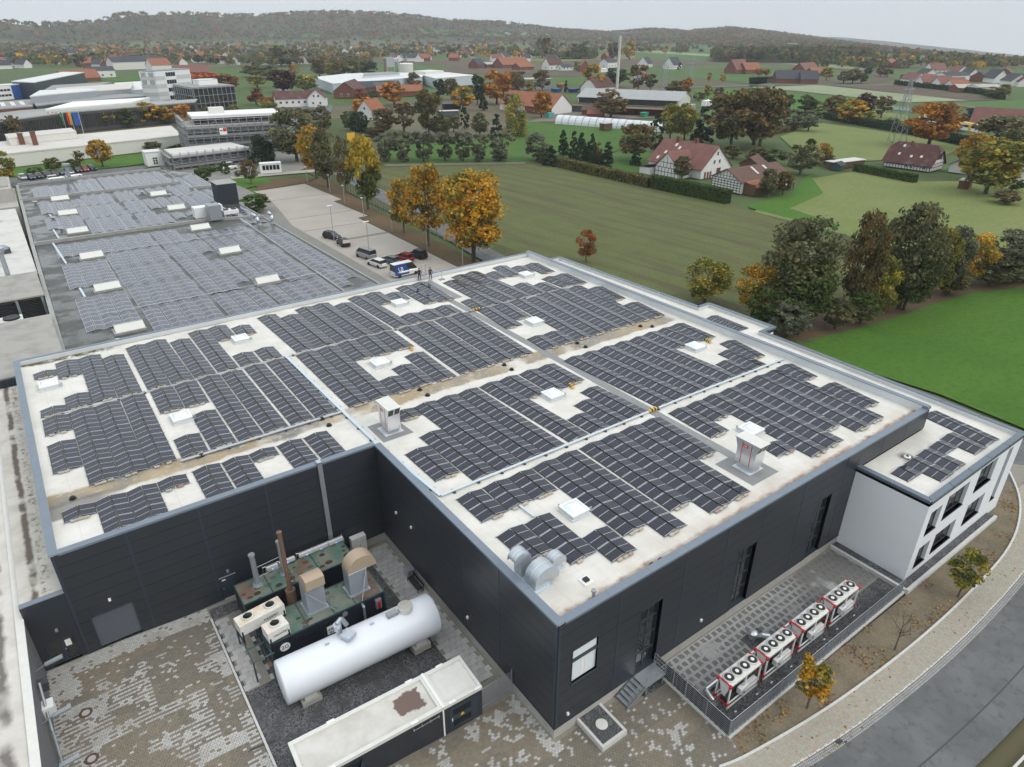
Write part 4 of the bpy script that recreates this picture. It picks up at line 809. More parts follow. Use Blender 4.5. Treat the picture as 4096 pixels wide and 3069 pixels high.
r=thing('chimney_flue', 'tall silver flue with cowl beside the white corrugated roof', 'chimney',(-22.0,103.3,4));MB().cyl((-22.1,103.3,5),(-22.1,103.3,10.4),.35,.35,12).build('pipe', M['steel'], r);MB().lathe((-22.1,103.3,10.4),[(.35,0),(.6,.5),(.6,1.0),(.3,1.2),(.001,1.25)],12).build('cowl', M['steel'], r)
s3=thing('rear_shed', 'grey shed with blue corrugated roof at the far left corner', 'shed',(-24,170,0));MB().prism([(-40,160),(-17.6,160),(-17.2,183),(-40,180)],0,6.4).build('walls', M['concrete'], s3);MB().prism([(-40,166),(-18,166),(-17.6,182.5),(-40,180)],6.41,9.2).build('upper_walls', M['concrete'], s3);MB().prism([(-40,168.5),(-18.4,168.5),(-18.2,182),(-40,179.5)],9.21,9.4).build('roof', M['corr_fibre'], s3)
# ================================================================== yard, paving, road round the hall
def vnoise(x, y, seed=0):
    def h(i, j): 
        q=math.sin(i*127.1+j*311.7+seed*74.7)*43758.5453;return q-math.floor(q)
    i, j=math.floor(x), math.floor(y);u, v=x-i, y-j;u=u*u*(3-2*u);v=v*v*(3-2*v)
    return (h(i,j)*(1-u)+h(i+1,j)*u)*(1-v)+(h(i,j+1)*(1-u)+h(i+1,j+1)*u)*v
g=NG('block_pavers',.8,0,.3);c=g.mix(g.math('MULTIPLY', g.noise(9,3),.3), g.attr('tone', 'Color'),(0.30,0.28,0.25));g.color(c);M['paver']=g.q
M['sand']=mat('joint_sand',(0.27,0.25,0.215),.9,0,.2,(3,.4,(0.2,0.185,0.16)))
def inpoly(x, y, P):
    r=False;n=len(P);j=n-1
    for i in range(n):
        if (P[i][1] > y) != (P[j][1] > y) and x < (P[j][0]-P[i][0])*(y-P[i][1])/(P[j][1]-P[i][1])+P[i][0]: r=not r
        j=i
    return r
def pavers(name, cells, parent, zf, h=0.03):
    """cells: (cx, cy, lx, ly, rz,(r,g,b));one joined part of thin blocks"""
    V=[];F=[];C=[]
    for (x, y, lx, ly, rz, col) in cells:
        z=zf(x, y)+NR.uniform(-.003,.003);b=len(V);cr, sr=math.cos(rz), math.sin(rz)
        for zz in (z-h, z):
            for (u, v) in ((-.5,-.5),(.5,-.5),(.5,.5),(-.5,.5)):
                px, py=u*lx, v*ly;V.append((x+px*cr-py*sr, y+px*sr+py*cr, zz))
        F += [(b+4,b+5,b+6,b+7),(b,b+1,b+5,b+4),(b+1,b+2,b+6,b+5),(b+2,b+3,b+7,b+6),(b+3,b,b+4,b+7)];C += [(*col,1)]*8
    me=bpy.data.meshes.new(name);me.from_pydata(V,[], F);at_=me.attributes.new('tone', 'FLOAT_COLOR', 'POINT');at_.data.foreach_set('color', np.array(C, dtype=np.float32).ravel());me.materials.append(M['paver'])
    o=bpy.data.objects.new(name, me);COL.objects.link(o);o.parent=parent;o["kind"]="stuff";return o
def sheet(name, poly, z, m, par=None, step=None, zf=None, kind='structure'):
    if zf is None: o=MB().poly([(p[0],p[1],z) for p in (poly if sum(poly[i][0]*poly[(i+1)%len(poly)][1]-poly[(i+1)%len(poly)][0]*poly[i][1] for i in range(len(poly))) > 0 else poly[::-1])]).build(name, m)
    o["kind"]=kind;return o
# yard left of the kerb (climbs gently to the left)
yd=MB();XS=[-25.5,-20.7,-20,-17.5,-15.0,-12,-9,-6,-3,-.6,0,3,6,9.3]
for i in range(len(XS)-1):
    x0, x1=XS[i], XS[i+1]
    y0, y1=(-16, b_+.0) 
    if x0 >= 0: y1=0.01
    yd.add([(x0,y0,zyard(x0)-.012),(x1,y0,zyard(x1)-.012),(x1,y1,zyard(x1)-.012),(x0,y1,zyard(x0)-.012)],[(0,1,2,3)])
yard=tag(yd.build('yard_paving', M['sand']), kind='structure')
cells=[]
LT, LT2, WET, WET2=(0.47,0.46,0.44),(0.40,0.39,0.365),(0.175,0.152,0.115),(0.215,0.18,0.13)
def tone(x, y, front):
    pz=vnoise(math.floor(x/1.32)*3.7, math.floor(y/1.16)*2.9,3);lo=vnoise(x*.33, y*.33,5);sp=NR.rand()
    if front:
        w=.78-.55*(lo > .66)*vnoise(x*.9,y*.9,8)*1.3;wet=sp < w or vnoise(x*2.2,y*2.2,2) < .55
        if min(abs(x),99) < .9 and y > -1 and x < 0.2: wet=sp < .25
    else:
        d=b_-y
        base=.5*pz+.5*lo
        wet=base > .50
        if d < 1.5: wet=False
        elif d < 4.3: wet=lo+.35*vnoise(x*.7,y*.7,4) > .30
        if x < -24.9: wet=False
        if abs(base-.5) < .09 and d > 3: wet=(math.floor(y/.165) % 2 == 0) != (sp < .2)
        if sp < .06: wet=not wet
    c=(WET2 if vnoise(x*.5,y*.5,9) > .55 else WET) if wet else (LT if vnoise(x*.8,y*.8,7) > .4 else LT2)
    k=NR.uniform(.88,1.1);return (c[0]*k, c[1]*k, c[2]*k)
lx, ly=.235,.165
j=0
yy=1.2
while yy < b_-.2:
    xx=-25.4+(j % 2)*.12
    while xx < -15.15: cells.append((xx, yy, lx-.02, ly-.018,0, tone(xx, yy, False)));xx += lx
    yy += ly;j += 1
pavers('paver', cells, yard, lambda x, y: zyard(x)+.016)
cells=[];yy=-8.6;j=0
while yy < 4.3:
    xx=-14.9+(j % 2)*.12
    while xx < 9.0:
        if not (xx > -.2 and yy > -.25) and not (1.8 < xx < 4.05 and yy > -2.6) and not (5.3 < xx < 8.9 and yy > -1.3) and yy < 4.2-.0*xx: cells.append((xx, yy, lx-.02, ly-.018,0, tone(xx, yy, True)))
        xx += lx
    yy += ly;j += 1
pavers('paver', cells, yard, lambda x, y: zyard(x)+.016)
kb=MB()
for i in range(30):
    y0=7.2+i*.5;kb.box(-15.14,-15.0,y0,y0+.49,.4,zyard(-15)+.13)
kb.build('kerb', M['concrete_lt'], yard, kind='stuff')
for i,(x, y, rr) in enumerate(((-23.75,18.45,.4),(-23.9,14.7,.4))):
    r=thing('manhole_cover',['round manhole cover with brown ring in the light yard paving','round manhole cover at the lower edge of the yard'][i], 'manhole cover',(x,y,zyard(x)+.02));MB().lathe((x,y,zyard(x)+.0),[(rr,.03),(rr-.02,.036),(rr-.09,.036)],20).build('ring', mat('rusty_ring',(0.10,0.06,0.045),.7), r);MB().lathe((x,y,zyard(x)),[(rr-.09,.034),(.001,.042)],20).build('cover', M['concrete'], r)
MB().obox((-15.8,9.85,zyard(-15.8)+.022),(2.6,.16,.02),-.11).build('channel_drain', M['darkgrey'], yard)
# service area: gravel, slab paths
def gravel(name, base, lo, hi):
    g=NG(name,.85,0,.3);v=g.t.nodes.new("ShaderNodeTexVoronoi");v.inputs["Scale"].default_value=13;g.L(g.pos, v.inputs[0])
    x=g.t.nodes.new("ShaderNodeSeparateXYZ");g.L(v.outputs["Color"], x.inputs[0]);c=g.mix(x.outputs[0], lo, hi);c=g.mix(g.rng(g.noise(1.0,4),.45,.65), c, base);g.color(c);g.bump(v.outputs["Distance"],.9,.06);return g.q
M['gravel']=gravel('dark_gravel',(0.085,0.085,0.087),(0.035,0.036,0.038),(0.21,0.21,0.215))
gb=MB()
for i in range(8):
    x0, x1=-14.98+i*1.57,-14.98+(i+1)*1.57;gb.add([(x0,5.5,zyard(x0)+.02),(x1,5.5,zyard(x1)+.02),(x1,23.3,zyard(x1)+.02),(x0,23.3,zyard(x0)+.02)],[(0,1,2,3)])
gr=tag(gb.build('service_gravel', M['gravel']), kind='structure')
g=NG('grey_slabs',.8,0,.3);c=g.mix(g.objrand(),(0.40,0.385,0.37),(0.48,0.465,0.45));c=g.mix(g.math('MULTIPLY', g.rng(g.noise(2.5,5),.45,.65),.5), c,(0.33,0.315,0.295));g.color(c);M['slab']=g.q
g=NG('wet_slabs',.7,0,.4);oc=g.objco();x=g.t.nodes.new("ShaderNodeSeparateXYZ");g.L(oc, x.inputs[0])
rad=g.math('ADD', g.math('MAXIMUM', g.math('ABSOLUTE', x.outputs[0]), g.math('ABSOLUTE', x.outputs[1])), g.math('MULTIPLY', g.math('SUBTRACT', g.noise(3.5,4),.5),.30));wet=g.rng(rad,.17,.22,1,0)
far=g.rng(g.math('ADD', g.x, g.math('MULTIPLY', g.noise(.5,3),5)),25.5,28.5);wet=g.math('MAXIMUM', wet, g.math('MULTIPLY', far,.82));wet=g.math('MULTIPLY', wet, g.rng(g.noise(.35,2),.32,.42))
c=g.mix(wet, g.mix(g.objrand(),(0.42,0.42,0.415),(0.35,0.35,0.345)),(0.155,0.15,0.14));g.color(c);M['wetslab']=g.q
def slabs(parent, x0, x1, y0, y1, s, m, zf, stagger=True, skip=None, h=.05):
    me=MB().box(-s/2+.009,s/2-.009,-s/2+.009,s/2-.009,-h,0).mesh('paving_slab', m);n=0;y=y0+s/2;j=0
    while y < y1-.3*s:
        x=x0+s/2+(.5*s if stagger and j % 2 else 0)
        while x < x1-.3*s:
            if skip is None or not skip(x, y): inst('paving_slab', me, parent,(x, y, zf(x)+NR.uniform(-.004,.004)),(0,0,NR.choice([0,PI/2,PI])+NR.uniform(-.006,.006)));n += 1
            x += s
        y += s;j += 1
    return n
al=tag(MB().prism([(-2.45,6.0),(-.0,6.0),(0,b_),(-2.45,b_)],-.06,.02).build('alley_paving', M['sand']), kind='structure')
slabs(al,-2.4,-.05,6.2,23.5,.5, M['slab'], lambda x: zyard(x)+.075)
lp=tag(MB().prism([(-14.95,14.2),(-13.2,14.2),(-13.2,19.3),(-12.4,19.3),(-12.4,22),(-14.95,22)],.4, zyard(-15)+.01).build('service_path', M['sand']), kind='structure')
slabs(lp,-14.95,-12.5,14.3,21.9,.5, M['slab'], lambda x: zyard(x)+.07, True, lambda x, y: y < 19.3 and x > -13.2)
MB().box(-13.2,-11.0,15.4,15.9,.3,zyard(-13)+.05).build('edging_stone', mat('brown_slab',(0.33,0.21,0.10),.8), lp)
# terrace behind the dark fence
tr=tag(MB().prism([(9.4,-6.1),(31.0,-6.1),(31.0,-.0),(9.4,-.0)],-.1,.0).build('terrace_paving', M['sand']), kind='structure')
n_=slabs(tr,10.0,30.9,-4.3,-.05,.6, M['wetslab'], lambda x: .06)
tg=tag(MB().prism([(9.5,-6.0),(31.0,-6.0),(31.0,-4.5),(9.5,-4.5)],-.05,.03).build('chiller_gravel', M['gravel']), kind='structure')
# concrete kerb under the fence, gravel strips round the annex
kt=MB()
for i in range(22): kt.box(9.05+i*1.0,9.05+i*1.0+.99,-6.62,-6.35,-.1,.14+.004*(i%3))
for i in range(6): kt.box(8.95,9.2,-6.3+i*1.02,-6.3+i*1.02+1.0,-.1,.12)
tag(kt.build('fence_kerb', M['concrete_lt']), kind='structure')
ak=tag(MB().prism([(30.9,-6.85),(47,-6.85),(47,-6.6),(30.9,-6.6)],-.1,.4).prism([(30.85,-6.6),(31.1,-6.6),(31.1,-.05),(30.85,-.05)],-.1,.36).build('annex_kerb', M['concrete_lt']), kind='structure')
tag(MB().prism([(31.1,-6.6),(47,-6.6),(47,-5.97),(31.1,-5.97)],-.1,.30).prism([(31.1,-5.97),(31.88,-5.97),(31.88,-.05),(31.1,-.05)],-.1,.301).build('annex_gravel', M['gravel']), kind='structure')
tag(MB().prism([(p_+.02,-5.955),(a2-.02,-5.955),(a2-.02,-5.9),(p_+.02,-5.9)],0,.02).build('annex_footing', M['concrete']), kind='structure')
# bed, kerbs, pavement, gutter, road
BEDIN=[(9.3,-6.7),(31,-6.9),(47,-6.9),(60,-6.0)]
KL=[(7.0,-7.45),(9.2,-8.0),(15.3,-8.9),(21.1,-9.4),(27.7,-9.7),(34.5,-9.7),(42.3,-9.35),(48,-8.3),(53,-6.4),(58,-3.2)]
def offs(P, d):
    out=[]
    for i in range(len(P)):
        a, b=P[max(0,i-1)], P[min(len(P)-1,i+1)];t=Vector((b[0]-a[0],b[1]-a[1])).normalized();out.append((P[i][0]+t.y*d, P[i][1]-t.x*d))
    return out
def strip(name, A, B, z, m, kind='structure', zf=None):
    mb=MB()
    for i in range(len(A)-1): mb.add([(*B[i],z),(*B[i+1],z),(*A[i+1],z),(*A[i],z)],[(0,1,2,3)])
    return tag(mb.build(name, m), kind=kind)
def dense(P, n=6):
    out=[]
    for i in range(len(P)-1):
        p0, p1, p2, p3=P[max(0,i-1)], P[i], P[i+1], P[min(len(P)-1,i+2)]
        for k in range(n):
            t=k/n;out.append(tuple(.5*((2*p1[a])+(-p0[a]+p2[a])*t+(2*p0[a]-5*p1[a]+4*p2[a]-p3[a])*t*t+(-p0[a]+3*p1[a]-3*p2[a]+p3[a])*t**3) for a in (0,1)))
    return out+[P[-1][:2]]
KLd=dense(KL);SO=offs(KLd,1.75);GO=offs(KLd,2.35);RO=offs(KLd,8.6);FO=offs(KLd,9.3)
g=NG('bed_soil',.9,0,.2);c=g.mix(g.rng(g.noise(.5,5),.38,.62),(0.205,0.165,0.115),(0.145,0.125,0.085));c=g.mix(g.rng(g.noise(6,5,.7),.5,.68), c,(0.26,0.21,0.15));c=g.mix(g.rng(g.noise(3,6,.75),.60,.70), c,(0.09,0.07,0.05));g.color(c);g.bump(g.noise(9,6,.7),.6,.05);M['soil']=g.q
bed=[(9.3,-6.6)]+[(31,-6.8),(47,-6.8),(47,-5.9),(49,-5.9),(50,0),(56,-1.5)]+KLd[::-1][1:-5]
tag(MB().poly([(p[0],p[1],.02) for p in (bed if sum(bed[i][0]*bed[(i+1)%len(bed)][1]-bed[(i+1)%len(bed)][0]*bed[i][1] for i in range(len(bed))) > 0 else bed[::-1])]).build('planting_bed', M['soil']), kind='structure')
strip('pavement_base', KLd, SO,.052, M['sand'])
kk=MB();
def kerbline(mb, P, w, z0, z1, L=1.0):
    for i in range(len(P)-1):
        a, b=Vector((*P[i],0)), Vector((*P[i+1],0));d=b-a;n=max(1, round(d.length/L));u=d.normalized();v=Vector((u.y,-u.x,0))*w/2
        for k in range(n):
            s, e=a+d*(k/n)+u*.006, a+d*((k+1)/n)-u*.006;mb.prism([(q.x,q.y) for q in (s-v,e-v,e+v,s+v)], z0, z1)
kerbline(kk, KLd,.16,-.05,.16);kerbline(kk, SO,.12,-.05,.075);kerbline(kk, RO,.14,-.05,.10)
tag(kk.build('kerb', M['concrete_lt']), kind='structure')
# herringbone pavement bricks
pv=tag(bpy.data.objects.new('pavement', MB().box(6,6.01,-8,-7.99,-.01,0).mesh('pavement', M['sand'])), kind='structure');COL.objects.link(pv)
poly=KLd+SO[::-1];cells=[]
BA, BB=(0.37,0.33,0.265),(0.43,0.395,0.325)
for i in range(-20,520):
    for j in range(-60,60):
        X0, Y0=6+i*.1,-12+(j*.1+.0)
        k=(i-j) % 4
        if k == 0: cx, cy_, lx_, ly_=X0+.1, Y0+.05,.19,.09
        elif k == 3: cx, cy_, lx_, ly_=X0+.05, Y0+.1,.09,.19
        else: continue
        if -12.2 < cy_ < -2.5 and cx < 57 and inpoly(cx, cy_, poly):
            f=NR.rand();q=tuple((BA[a]*(1-f)+BB[a]*f)*NR.uniform(.9,1.08) for a in range(3));cells.append((cx, cy_, lx_, ly_,0, q))
pavers('paver', cells, pv, lambda x, y: .085)
cells=[];GP=offs(KLd,1.9), offs(KLd,2.28)
for r_ in range(3):
    L_=offs(KLd,1.92+.145*r_)
    for i in range(len(L_)-1):
        a, b=L_[i], L_[i+1];d=math.hypot(b[0]-a[0],b[1]-a[1]);n=max(1,int(d/.155));an=math.atan2(b[1]-a[1],b[0]-a[0])
        for k in range(n):
            t=(k+.5*(r_%2)+.25)/n;q=NR.uniform(.85,1.1);cells.append((a[0]+(b[0]-a[0])*t, a[1]+(b[1]-a[1])*t,.125,.115, an,(.36*q,.355*q,.34*q)))
pavers('gutter_stone', cells, pv, lambda x, y: .038)
# asphalt lane: runs along the car park, behind the hall, round the annex and along the front
g=NG('asphalt',.75,0,.4);c=g.mix(g.rng(g.noise(.25,4),.4,.62),(0.135,0.14,0.14),(0.098,0.102,0.102));c=g.mix(g.rng(g.noise(1.3,6,.7),.52,.68), c,(0.075,0.077,0.075));c=g.mix(g.math('MULTIPLY', g.rng(g.noise(30,3),.5,.7),.35), c,(0.21,0.21,0.205));g.color(c);M['asphalt']=g.q
LANE=dense([(88,330),(82,262),(73,222),(69,200),(65,165),(60.8,128),(58.3,108),(55.5,87),(54.5,65),(56.5,42),(62.5,20),(64.2,8),(62.5,0),(58,-6.2),(53,-9.8),(48,-11.9),(42.3,-13.2),(34.5,-13.9),(27.7,-13.9),(21,-13.6),(15,-13.1),(9,-12.2),(2,-10.9),(-10,-10)],6)
wid=lambda i: 2.6 if LANE[i][1] > 20 else 3.1
li=[i for i in range(len(LANE))]
def laneoff(s):
    out=[]
    for i in li:
        a, b=LANE[max(0,i-1)], LANE[min(len(LANE)-1,i+1)];t=Vector((b[0]-a[0],b[1]-a[1])).normalized();w=wid(i)*s;out.append((LANE[i][0]+t.y*w, LANE[i][1]-t.x*w))
    return out
strip('lane', laneoff(-1), laneoff(1),.024, M['asphalt'])
sm_=offs(KLd,5.45);strip('asphalt_seam',[sm_[i] for i in range(4,len(sm_)-12)], offs([sm_[i] for i in range(4,len(sm_)-12)],.1),.028, M['darkgrey'])
# grate in the gutter
r=thing('gully_grate', 'dark gully grate among leaves in the road gutter', 'drain grate',(14.55,-10.72,.03));
for k in range(6): MB().obox((14.35+k*.08,-10.72,.045),(.05,.42,.03),.1).build('bar', M['darkgrey'], r)
# raised gravel box with cover by the front corner
r=thing('gravel_box', 'white concrete box filled with dark gravel and a round white cover', 'shaft box',(2.95,-1.25,0));q=MB()
for (x0,x1,y0,y1) in ((1.9,2.08,-2.5,-.02),(3.82,4.0,-2.5,-.02),(2.081,3.819,-2.5,-2.32)): q.box(x0,x1,y0,y1,0,.42)
q.build('kerb_frame', M['concrete_lt'], r, kind='stuff');MB().box(2.081,3.819,-2.319,-.02,0,.34).build('gravel_fill', M['gravel'], r);MB().lathe((3.0,-1.2,.34),[(.4,0),(.4,.05),(.36,.06),(.001,.08)],20).build('cover', M['offwhite'], r)
# steel stairs at the first tall door
r=thing('steel_stairs', 'galvanised steel stairs with railing up to the tall glazed door', 'stairs',(7.0,-.7,0))
MB().box(6.9,8.85,-1.25,-.1,.9,.97).build('landing', M['steel'], r)
for k in range(5): MB().box(5.35+k*.31,5.68+k*.31,-1.2,-.12,.14+k*.155,.18+k*.155).build('tread', M['steel_dull'], r)
st=MB()
for y in (-1.23,-.1): st.add([(5.25,y,0),(5.5,y,0),(6.98,y,.8),(6.98,y,.97),(6.8,y,.97),(5.25,y,.17)],[(0,1,2,3,4,5)]).add([(5.25,y+.03,0),(5.5,y+.03,0),(6.98,y+.03,.8),(6.98,y+.03,.97),(6.8,y+.03,.97),(5.25,y+.03,.17)],[(5,4,3,2,1,0)])
st.build('stringer', M['steel'], r, kind='stuff');ra=MB()
for h in (.35,.68,1.02): ra.tube([(5.4,-1.22,.1+h),(6.95,-1.22,.95+h),(8.82,-1.22,.95+h),(8.82,-.15,.95+h)],.022,5)
for x, z in ((5.4,.1),(6.2,.53),(6.95,.95),(7.9,.95),(8.82,.95)): ra.cyl((x,-1.22,z),(x,-1.22,z+1.04),.022,.022,5)
ra.cyl((8.82,-.15,.95),(8.82,-.15,1.98),.022,.022,5);ra.build('railing', M['steel'], r, kind='stuff')
lg=MB();[lg.box(x-.04,x+.04,y-.04,y+.04,0,.9) for x in (7.1,8.7) for y in (-1.15,-.25)];lg.build('leg', M['steel_dull'], r, kind='stuff')
tag(MB().prism([(6.9,-1.28),(9.0,-1.28),(9.0,-.02),(6.9,-.02)],-.05,.03).build('stair_gravel', M['gravel']), kind='structure')
# dark privacy fence
fen=thing('privacy_fence', 'long mesh fence filled with dark woven strips in front of the chillers', 'fence',(9.1,-6.4,0))
M['strip']=mat('privacy_strip',(0.035,0.04,0.05),.45)
line=[(9.1,-.15),(9.1,-1.75),(9.1,-2.85),(9.1,-4.6),(9.1,-6.45)]+[(9.1+2.68*(i+1),-6.47) for i in range(8)]
wm=MB();HF=1.55
for i in range(len(line)-1):
    a, b=Vector((*line[i],0)), Vector((*line[i+1],0));d=(b-a).normalized();nn=Vector((-d.y,d.x,0));gate=i == 1
    for k in range(8):
        z0=.16+k*.172;n=max(4,int((b-a).length/.2));mb=MB();vs=[]
        for j in range(n+1):
            p=a+d*.05+(b-a-d*.1)*(j/n)+nn*(.018 if j % 2 else -.018);vs += [(p.x,p.y,z0+.012),(p.x,p.y,z0+.150)]
        mb.add(vs,[(2*j,2*j+2,2*j+3,2*j+1) for j in range(n)]);mb.build('slat', M['strip'], fen)
        for zz in (z0,): 
            wm.obox(((a.x+b.x)/2-nn.x*.02,(a.y+b.y)/2-nn.y*.02,zz),((b-a).length,.018,.018),math.atan2(d.y,d.x))
    wm.obox(((a.x+b.x)/2,(a.y+b.y)/2,HF),((b-a).length,.03,.03),math.atan2(d.y,d.x))
wm.build('wires', M['steel'], fen, kind='stuff')
for i, p in enumerate(line): MB().box(p[0]-.035,p[0]+.035,p[1]-.035,p[1]+.035,0,HF+.1).build('post', M['steel'] if i in (1,2) else M['steel_dull'], fen)
# mesh gate and fence bit beside the transformer hut
r=thing('mesh_gate', 'light grey mesh gate between the transformer hut and the dark hall', 'gate',(-1.7,4.4,0));q=MB();w=MB()
for x in (-2.75,-2.55,-1.25,-.12): q.box(x-.03,x+.03,4.37,4.43,zyard(x),2.25)
for z in (.25,2.0): q.box(-2.5,-1.3,4.385,4.415,z,z+.05)
for k in range(12): w.box(-2.5,-1.3,4.39,4.41,.35+k*.14,.37+k*.14)
for k in range(20): w.box(-1.2,-.15,4.395,4.405,.1+k*.1,.107+k*.1)
for k in range(20): w.box(-1.2+k*.055,-1.194+k*.055,4.394,4.4,.1,2.1)
q.build('frame', M['steel'], r, kind='stuff');w.build('mesh_infill', M['steel'], r, kind='stuff')
# ================================================================== power plant in the yard
g=NG('mossy_container_roof',.55,0,.5);v=g.t.nodes.new("ShaderNodeTexVoronoi");v.inputs["Scale"].default_value=1.25;v.inputs["Randomness"].default_value=.55;v.distance='EUCLIDEAN'
g.L(g.vmap((1.0,1.35,0)), v.inputs[0])
pud=g.rng(g.math('ADD', v.outputs["Distance"], g.math('MULTIPLY', g.math('SUBTRACT', g.noise(2,4),.5),.25)),.34,.40,1,0)
c=g.mix(g.rng(g.noise(.6,5),.4,.6),(0.085,0.16,0.125),(0.20,0.20,0.165));c=g.mix(g.rng(g.noise(1.8,6,.7),.55,.65), c,(0.13,0.215,0.175))
xs_=g.t.nodes.new("ShaderNodeSeparateXYZ");g.L(v.outputs["Color"], xs_.inputs[0]);pc=g.mix(xs_.outputs[0],(0.035,0.042,0.02),(0.10,0.045,0.025));c=g.mix(g.math('MULTIPLY', pud, g.rng(xs_.outputs[1],.15,.3,.25,1)), c, pc)
rs=g.math('MULTIPLY', g.rng(g.noise(.35,3),.53,.62),.75);c=g.mix(rs, c,(0.165,0.085,0.06));g.color(c);g.rough(g.rng(pud,0,1,.7,.15));M['mossroof']=g.q
M['navy']=mat('dark_navy_steel',(0.016,0.020,0.030),.4,0,.5,(.8,.4,(0.024,0.028,0.036)))
M['teal']=mat('dark_teal_frame',(0.05,0.085,0.085),.5)
M['rust']=mat('rusty_steel',(0.20,0.115,0.075),.75,.2,.4,(2,.6,(0.13,0.085,0.065)))
g=NG('orange_stained_sheet',.6,.1,.4);c=g.mix(g.rng(g.math('ADD', g.z, g.math('MULTIPLY', g.noise(1.5,4),.8)),5.0,5.9),(0.33,0.37,0.41),(0.45,0.33,0.22));c=g.mix(g.math('MULTIPLY', g.noise(6,4),.4), c,(0.30,0.30,0.29));g.color(c);M['stainhood']=g.q
def container(name, label, x0, x1, y0, y1, z0, z1, ribs):
    r=thing(name, label, 'container',((x0+x1)/2,(y0+y1)/2,z0));MB().box(x0,x1,y0,y1,z0+.12,z1-.02).build('body', M['navy'], r);MB().box(x0,x1,y0,y1,z1-.02,z1).build('roof', M['mossroof'], r)
    q=MB()
    for xx in (x0,x1): q.box(xx-.06,xx+.06,y0-.03,y0+.05,z0,z1+.03).box(xx-.06,xx+.06,y1-.05,y1+.03,z0,z1+.03)
    q.box(x0+.06,x1-.06,y0-.03,y0+.03,z1-.08,z1+.04).box(x0+.06,x1-.06,y1-.03,y1+.03,z1-.08,z1+.04).box(x0-.03,x0+.03,y0+.05,y1-.05,z1-.08,z1+.04).box(x1-.03,x1+.03,y0+.05,y1-.05,z1-.08,z1+.04);q.build('corner_frame', M['teal'], r, kind='stuff')
    q=MB();[q.box(x0+(x1-x0)*f-.03,x0+(x1-x0)*f+.03,y0+.05,y1-.05,z1,z1+.05) for f in ribs];q.build('roof_rib', M['teal'], r, kind='stuff');return r
zc=.55
c1=container('rear_plant_container', 'rear dark plant container with green mossy roof full of puddles',-13.0,-4.35,19.75,22.15,zc-.1,3.05,(.25,.45,.68))
zf=3.15
c2=container('plant_container', 'front dark plant container with louvred hoods, signs and red fire box',-12.7,-4.15,15.0,17.7,zc-.2,zf,(.32,.55,.74))
q=MB()
for x in (-11.0,-9.3,-7.4): q.box(x-.012,x+.012,14.985,15.0,zc,zf-.15)
q.box(-10.9,-9.5,14.93,15.0,2.45,2.52).box(-9.1,-7.7,14.93,15.0,2.6,2.67);q.build('door_seam', M['facade_dark'], c2, kind='stuff')
e=MB();n=24;e.add([(-11.75+.36*math.cos(2*PI*i/n),14.975,2.35+.36*math.sin(2*PI*i/n)) for i in range(n)],[tuple(range(n))]);e.build('logo_disc', M['white'], c2)
Rx=Matrix.Rotation(PI/2,4,'X')
text_mesh('logo_lettering','2G',.42,M['black'],c2,Matrix.Translation((-11.75,14.965,2.35)) @ Rx)
MB().box(-8.75,-7.95,14.97,14.99,1.55,2.3).build('notice_sign', M['white'], c2)
q=MB();
for k in range(4): q.box(-8.65+k*.19,-8.53+k*.19,14.955,14.966,1.92,2.04)
q.build('sign_symbols', M['black'], c2, kind='stuff');q=MB();[q.cyl((-8.5+k*.22,14.966,1.72),(-8.5+k*.22,14.952,1.72),.08,.08,10) for k in range(3)];q.build('sign_pictograms', mat('sign_blue',(0.02,0.12,0.5),.5), c2, kind='stuff')
MB().box(-4.95,-4.5,14.8,15.0,1.9,2.75).build('extinguisher_box', M['steel_dull'], c2);MB().cyl((-4.72,14.79,2.0),(-4.72,14.79,2.6),.11,.11,10).build('extinguisher', M['redpaint'], c2)
MB().tube([(-5.95,15.0,2.9),(-5.95,14.7,2.9),(-5.95,14.7,1.5),(-5.95,14.75,.7)],.1,8).build('gas_pipe', M['steel'], c2);MB().cyl((-7.3,15.0,2.75),(-7.3,14.93,2.75),.2,.2,14).build('porthole', M['steel'], c2)
def stack(x, y, z0, h, r_, m, label, lean=(0,0)):
    r=thing('exhaust_stack', label, 'exhaust stack',(x,y,z0));MB().cyl((x,y,z0),(x+lean[0],y+lean[1],z0+h),r_,r_*.92,12,0,None,True).build('pipe', M[m], r, smooth=False);MB().lathe((x,y,z0),[(r_*2,0),(r_*1.6,.16)],12).build('collar', M['rust' if m == 'rust' else 'steel_dull'], r);MB().cyl((x+lean[0],y+lean[1],z0+h),(x+lean[0],y+lean[1],z0+h+.16),r_*1.15,r_*1.15,12,0,None).build('cowl', M['steel_dull' if m != 'rust' else 'rust'], r);return r
stack(-11.5,21.3,3.05,2.75,.21,'steel_dull','short grey exhaust stack at the left end of the mossy rear container');stack(-9.45,21.3,3.05,3.0,.19,'steel_dull','grey exhaust stack behind the tall rusty pipe')
r=stack(-10.0,18.1,1.0,8.3,.17,'rust','tall thin rusty brown exhaust pipe between both containers');MB().cyl((-10.0,18.1,2.9),(-10.0,18.1,4.2),.36,.36,14).build('silencer', M['rust'], r)
q=MB();q.tube([(-11.5,21.3,4.6),(-9.45,21.3,4.75)],.03,5).tube([(-11.5,21.3,3.7),(-9.45,21.3,3.8)],.03,5);tag(q.build('stack_brace', M['steel'], None), 'pair of thin steel braces between the two grey exhaust stacks', 'brace')
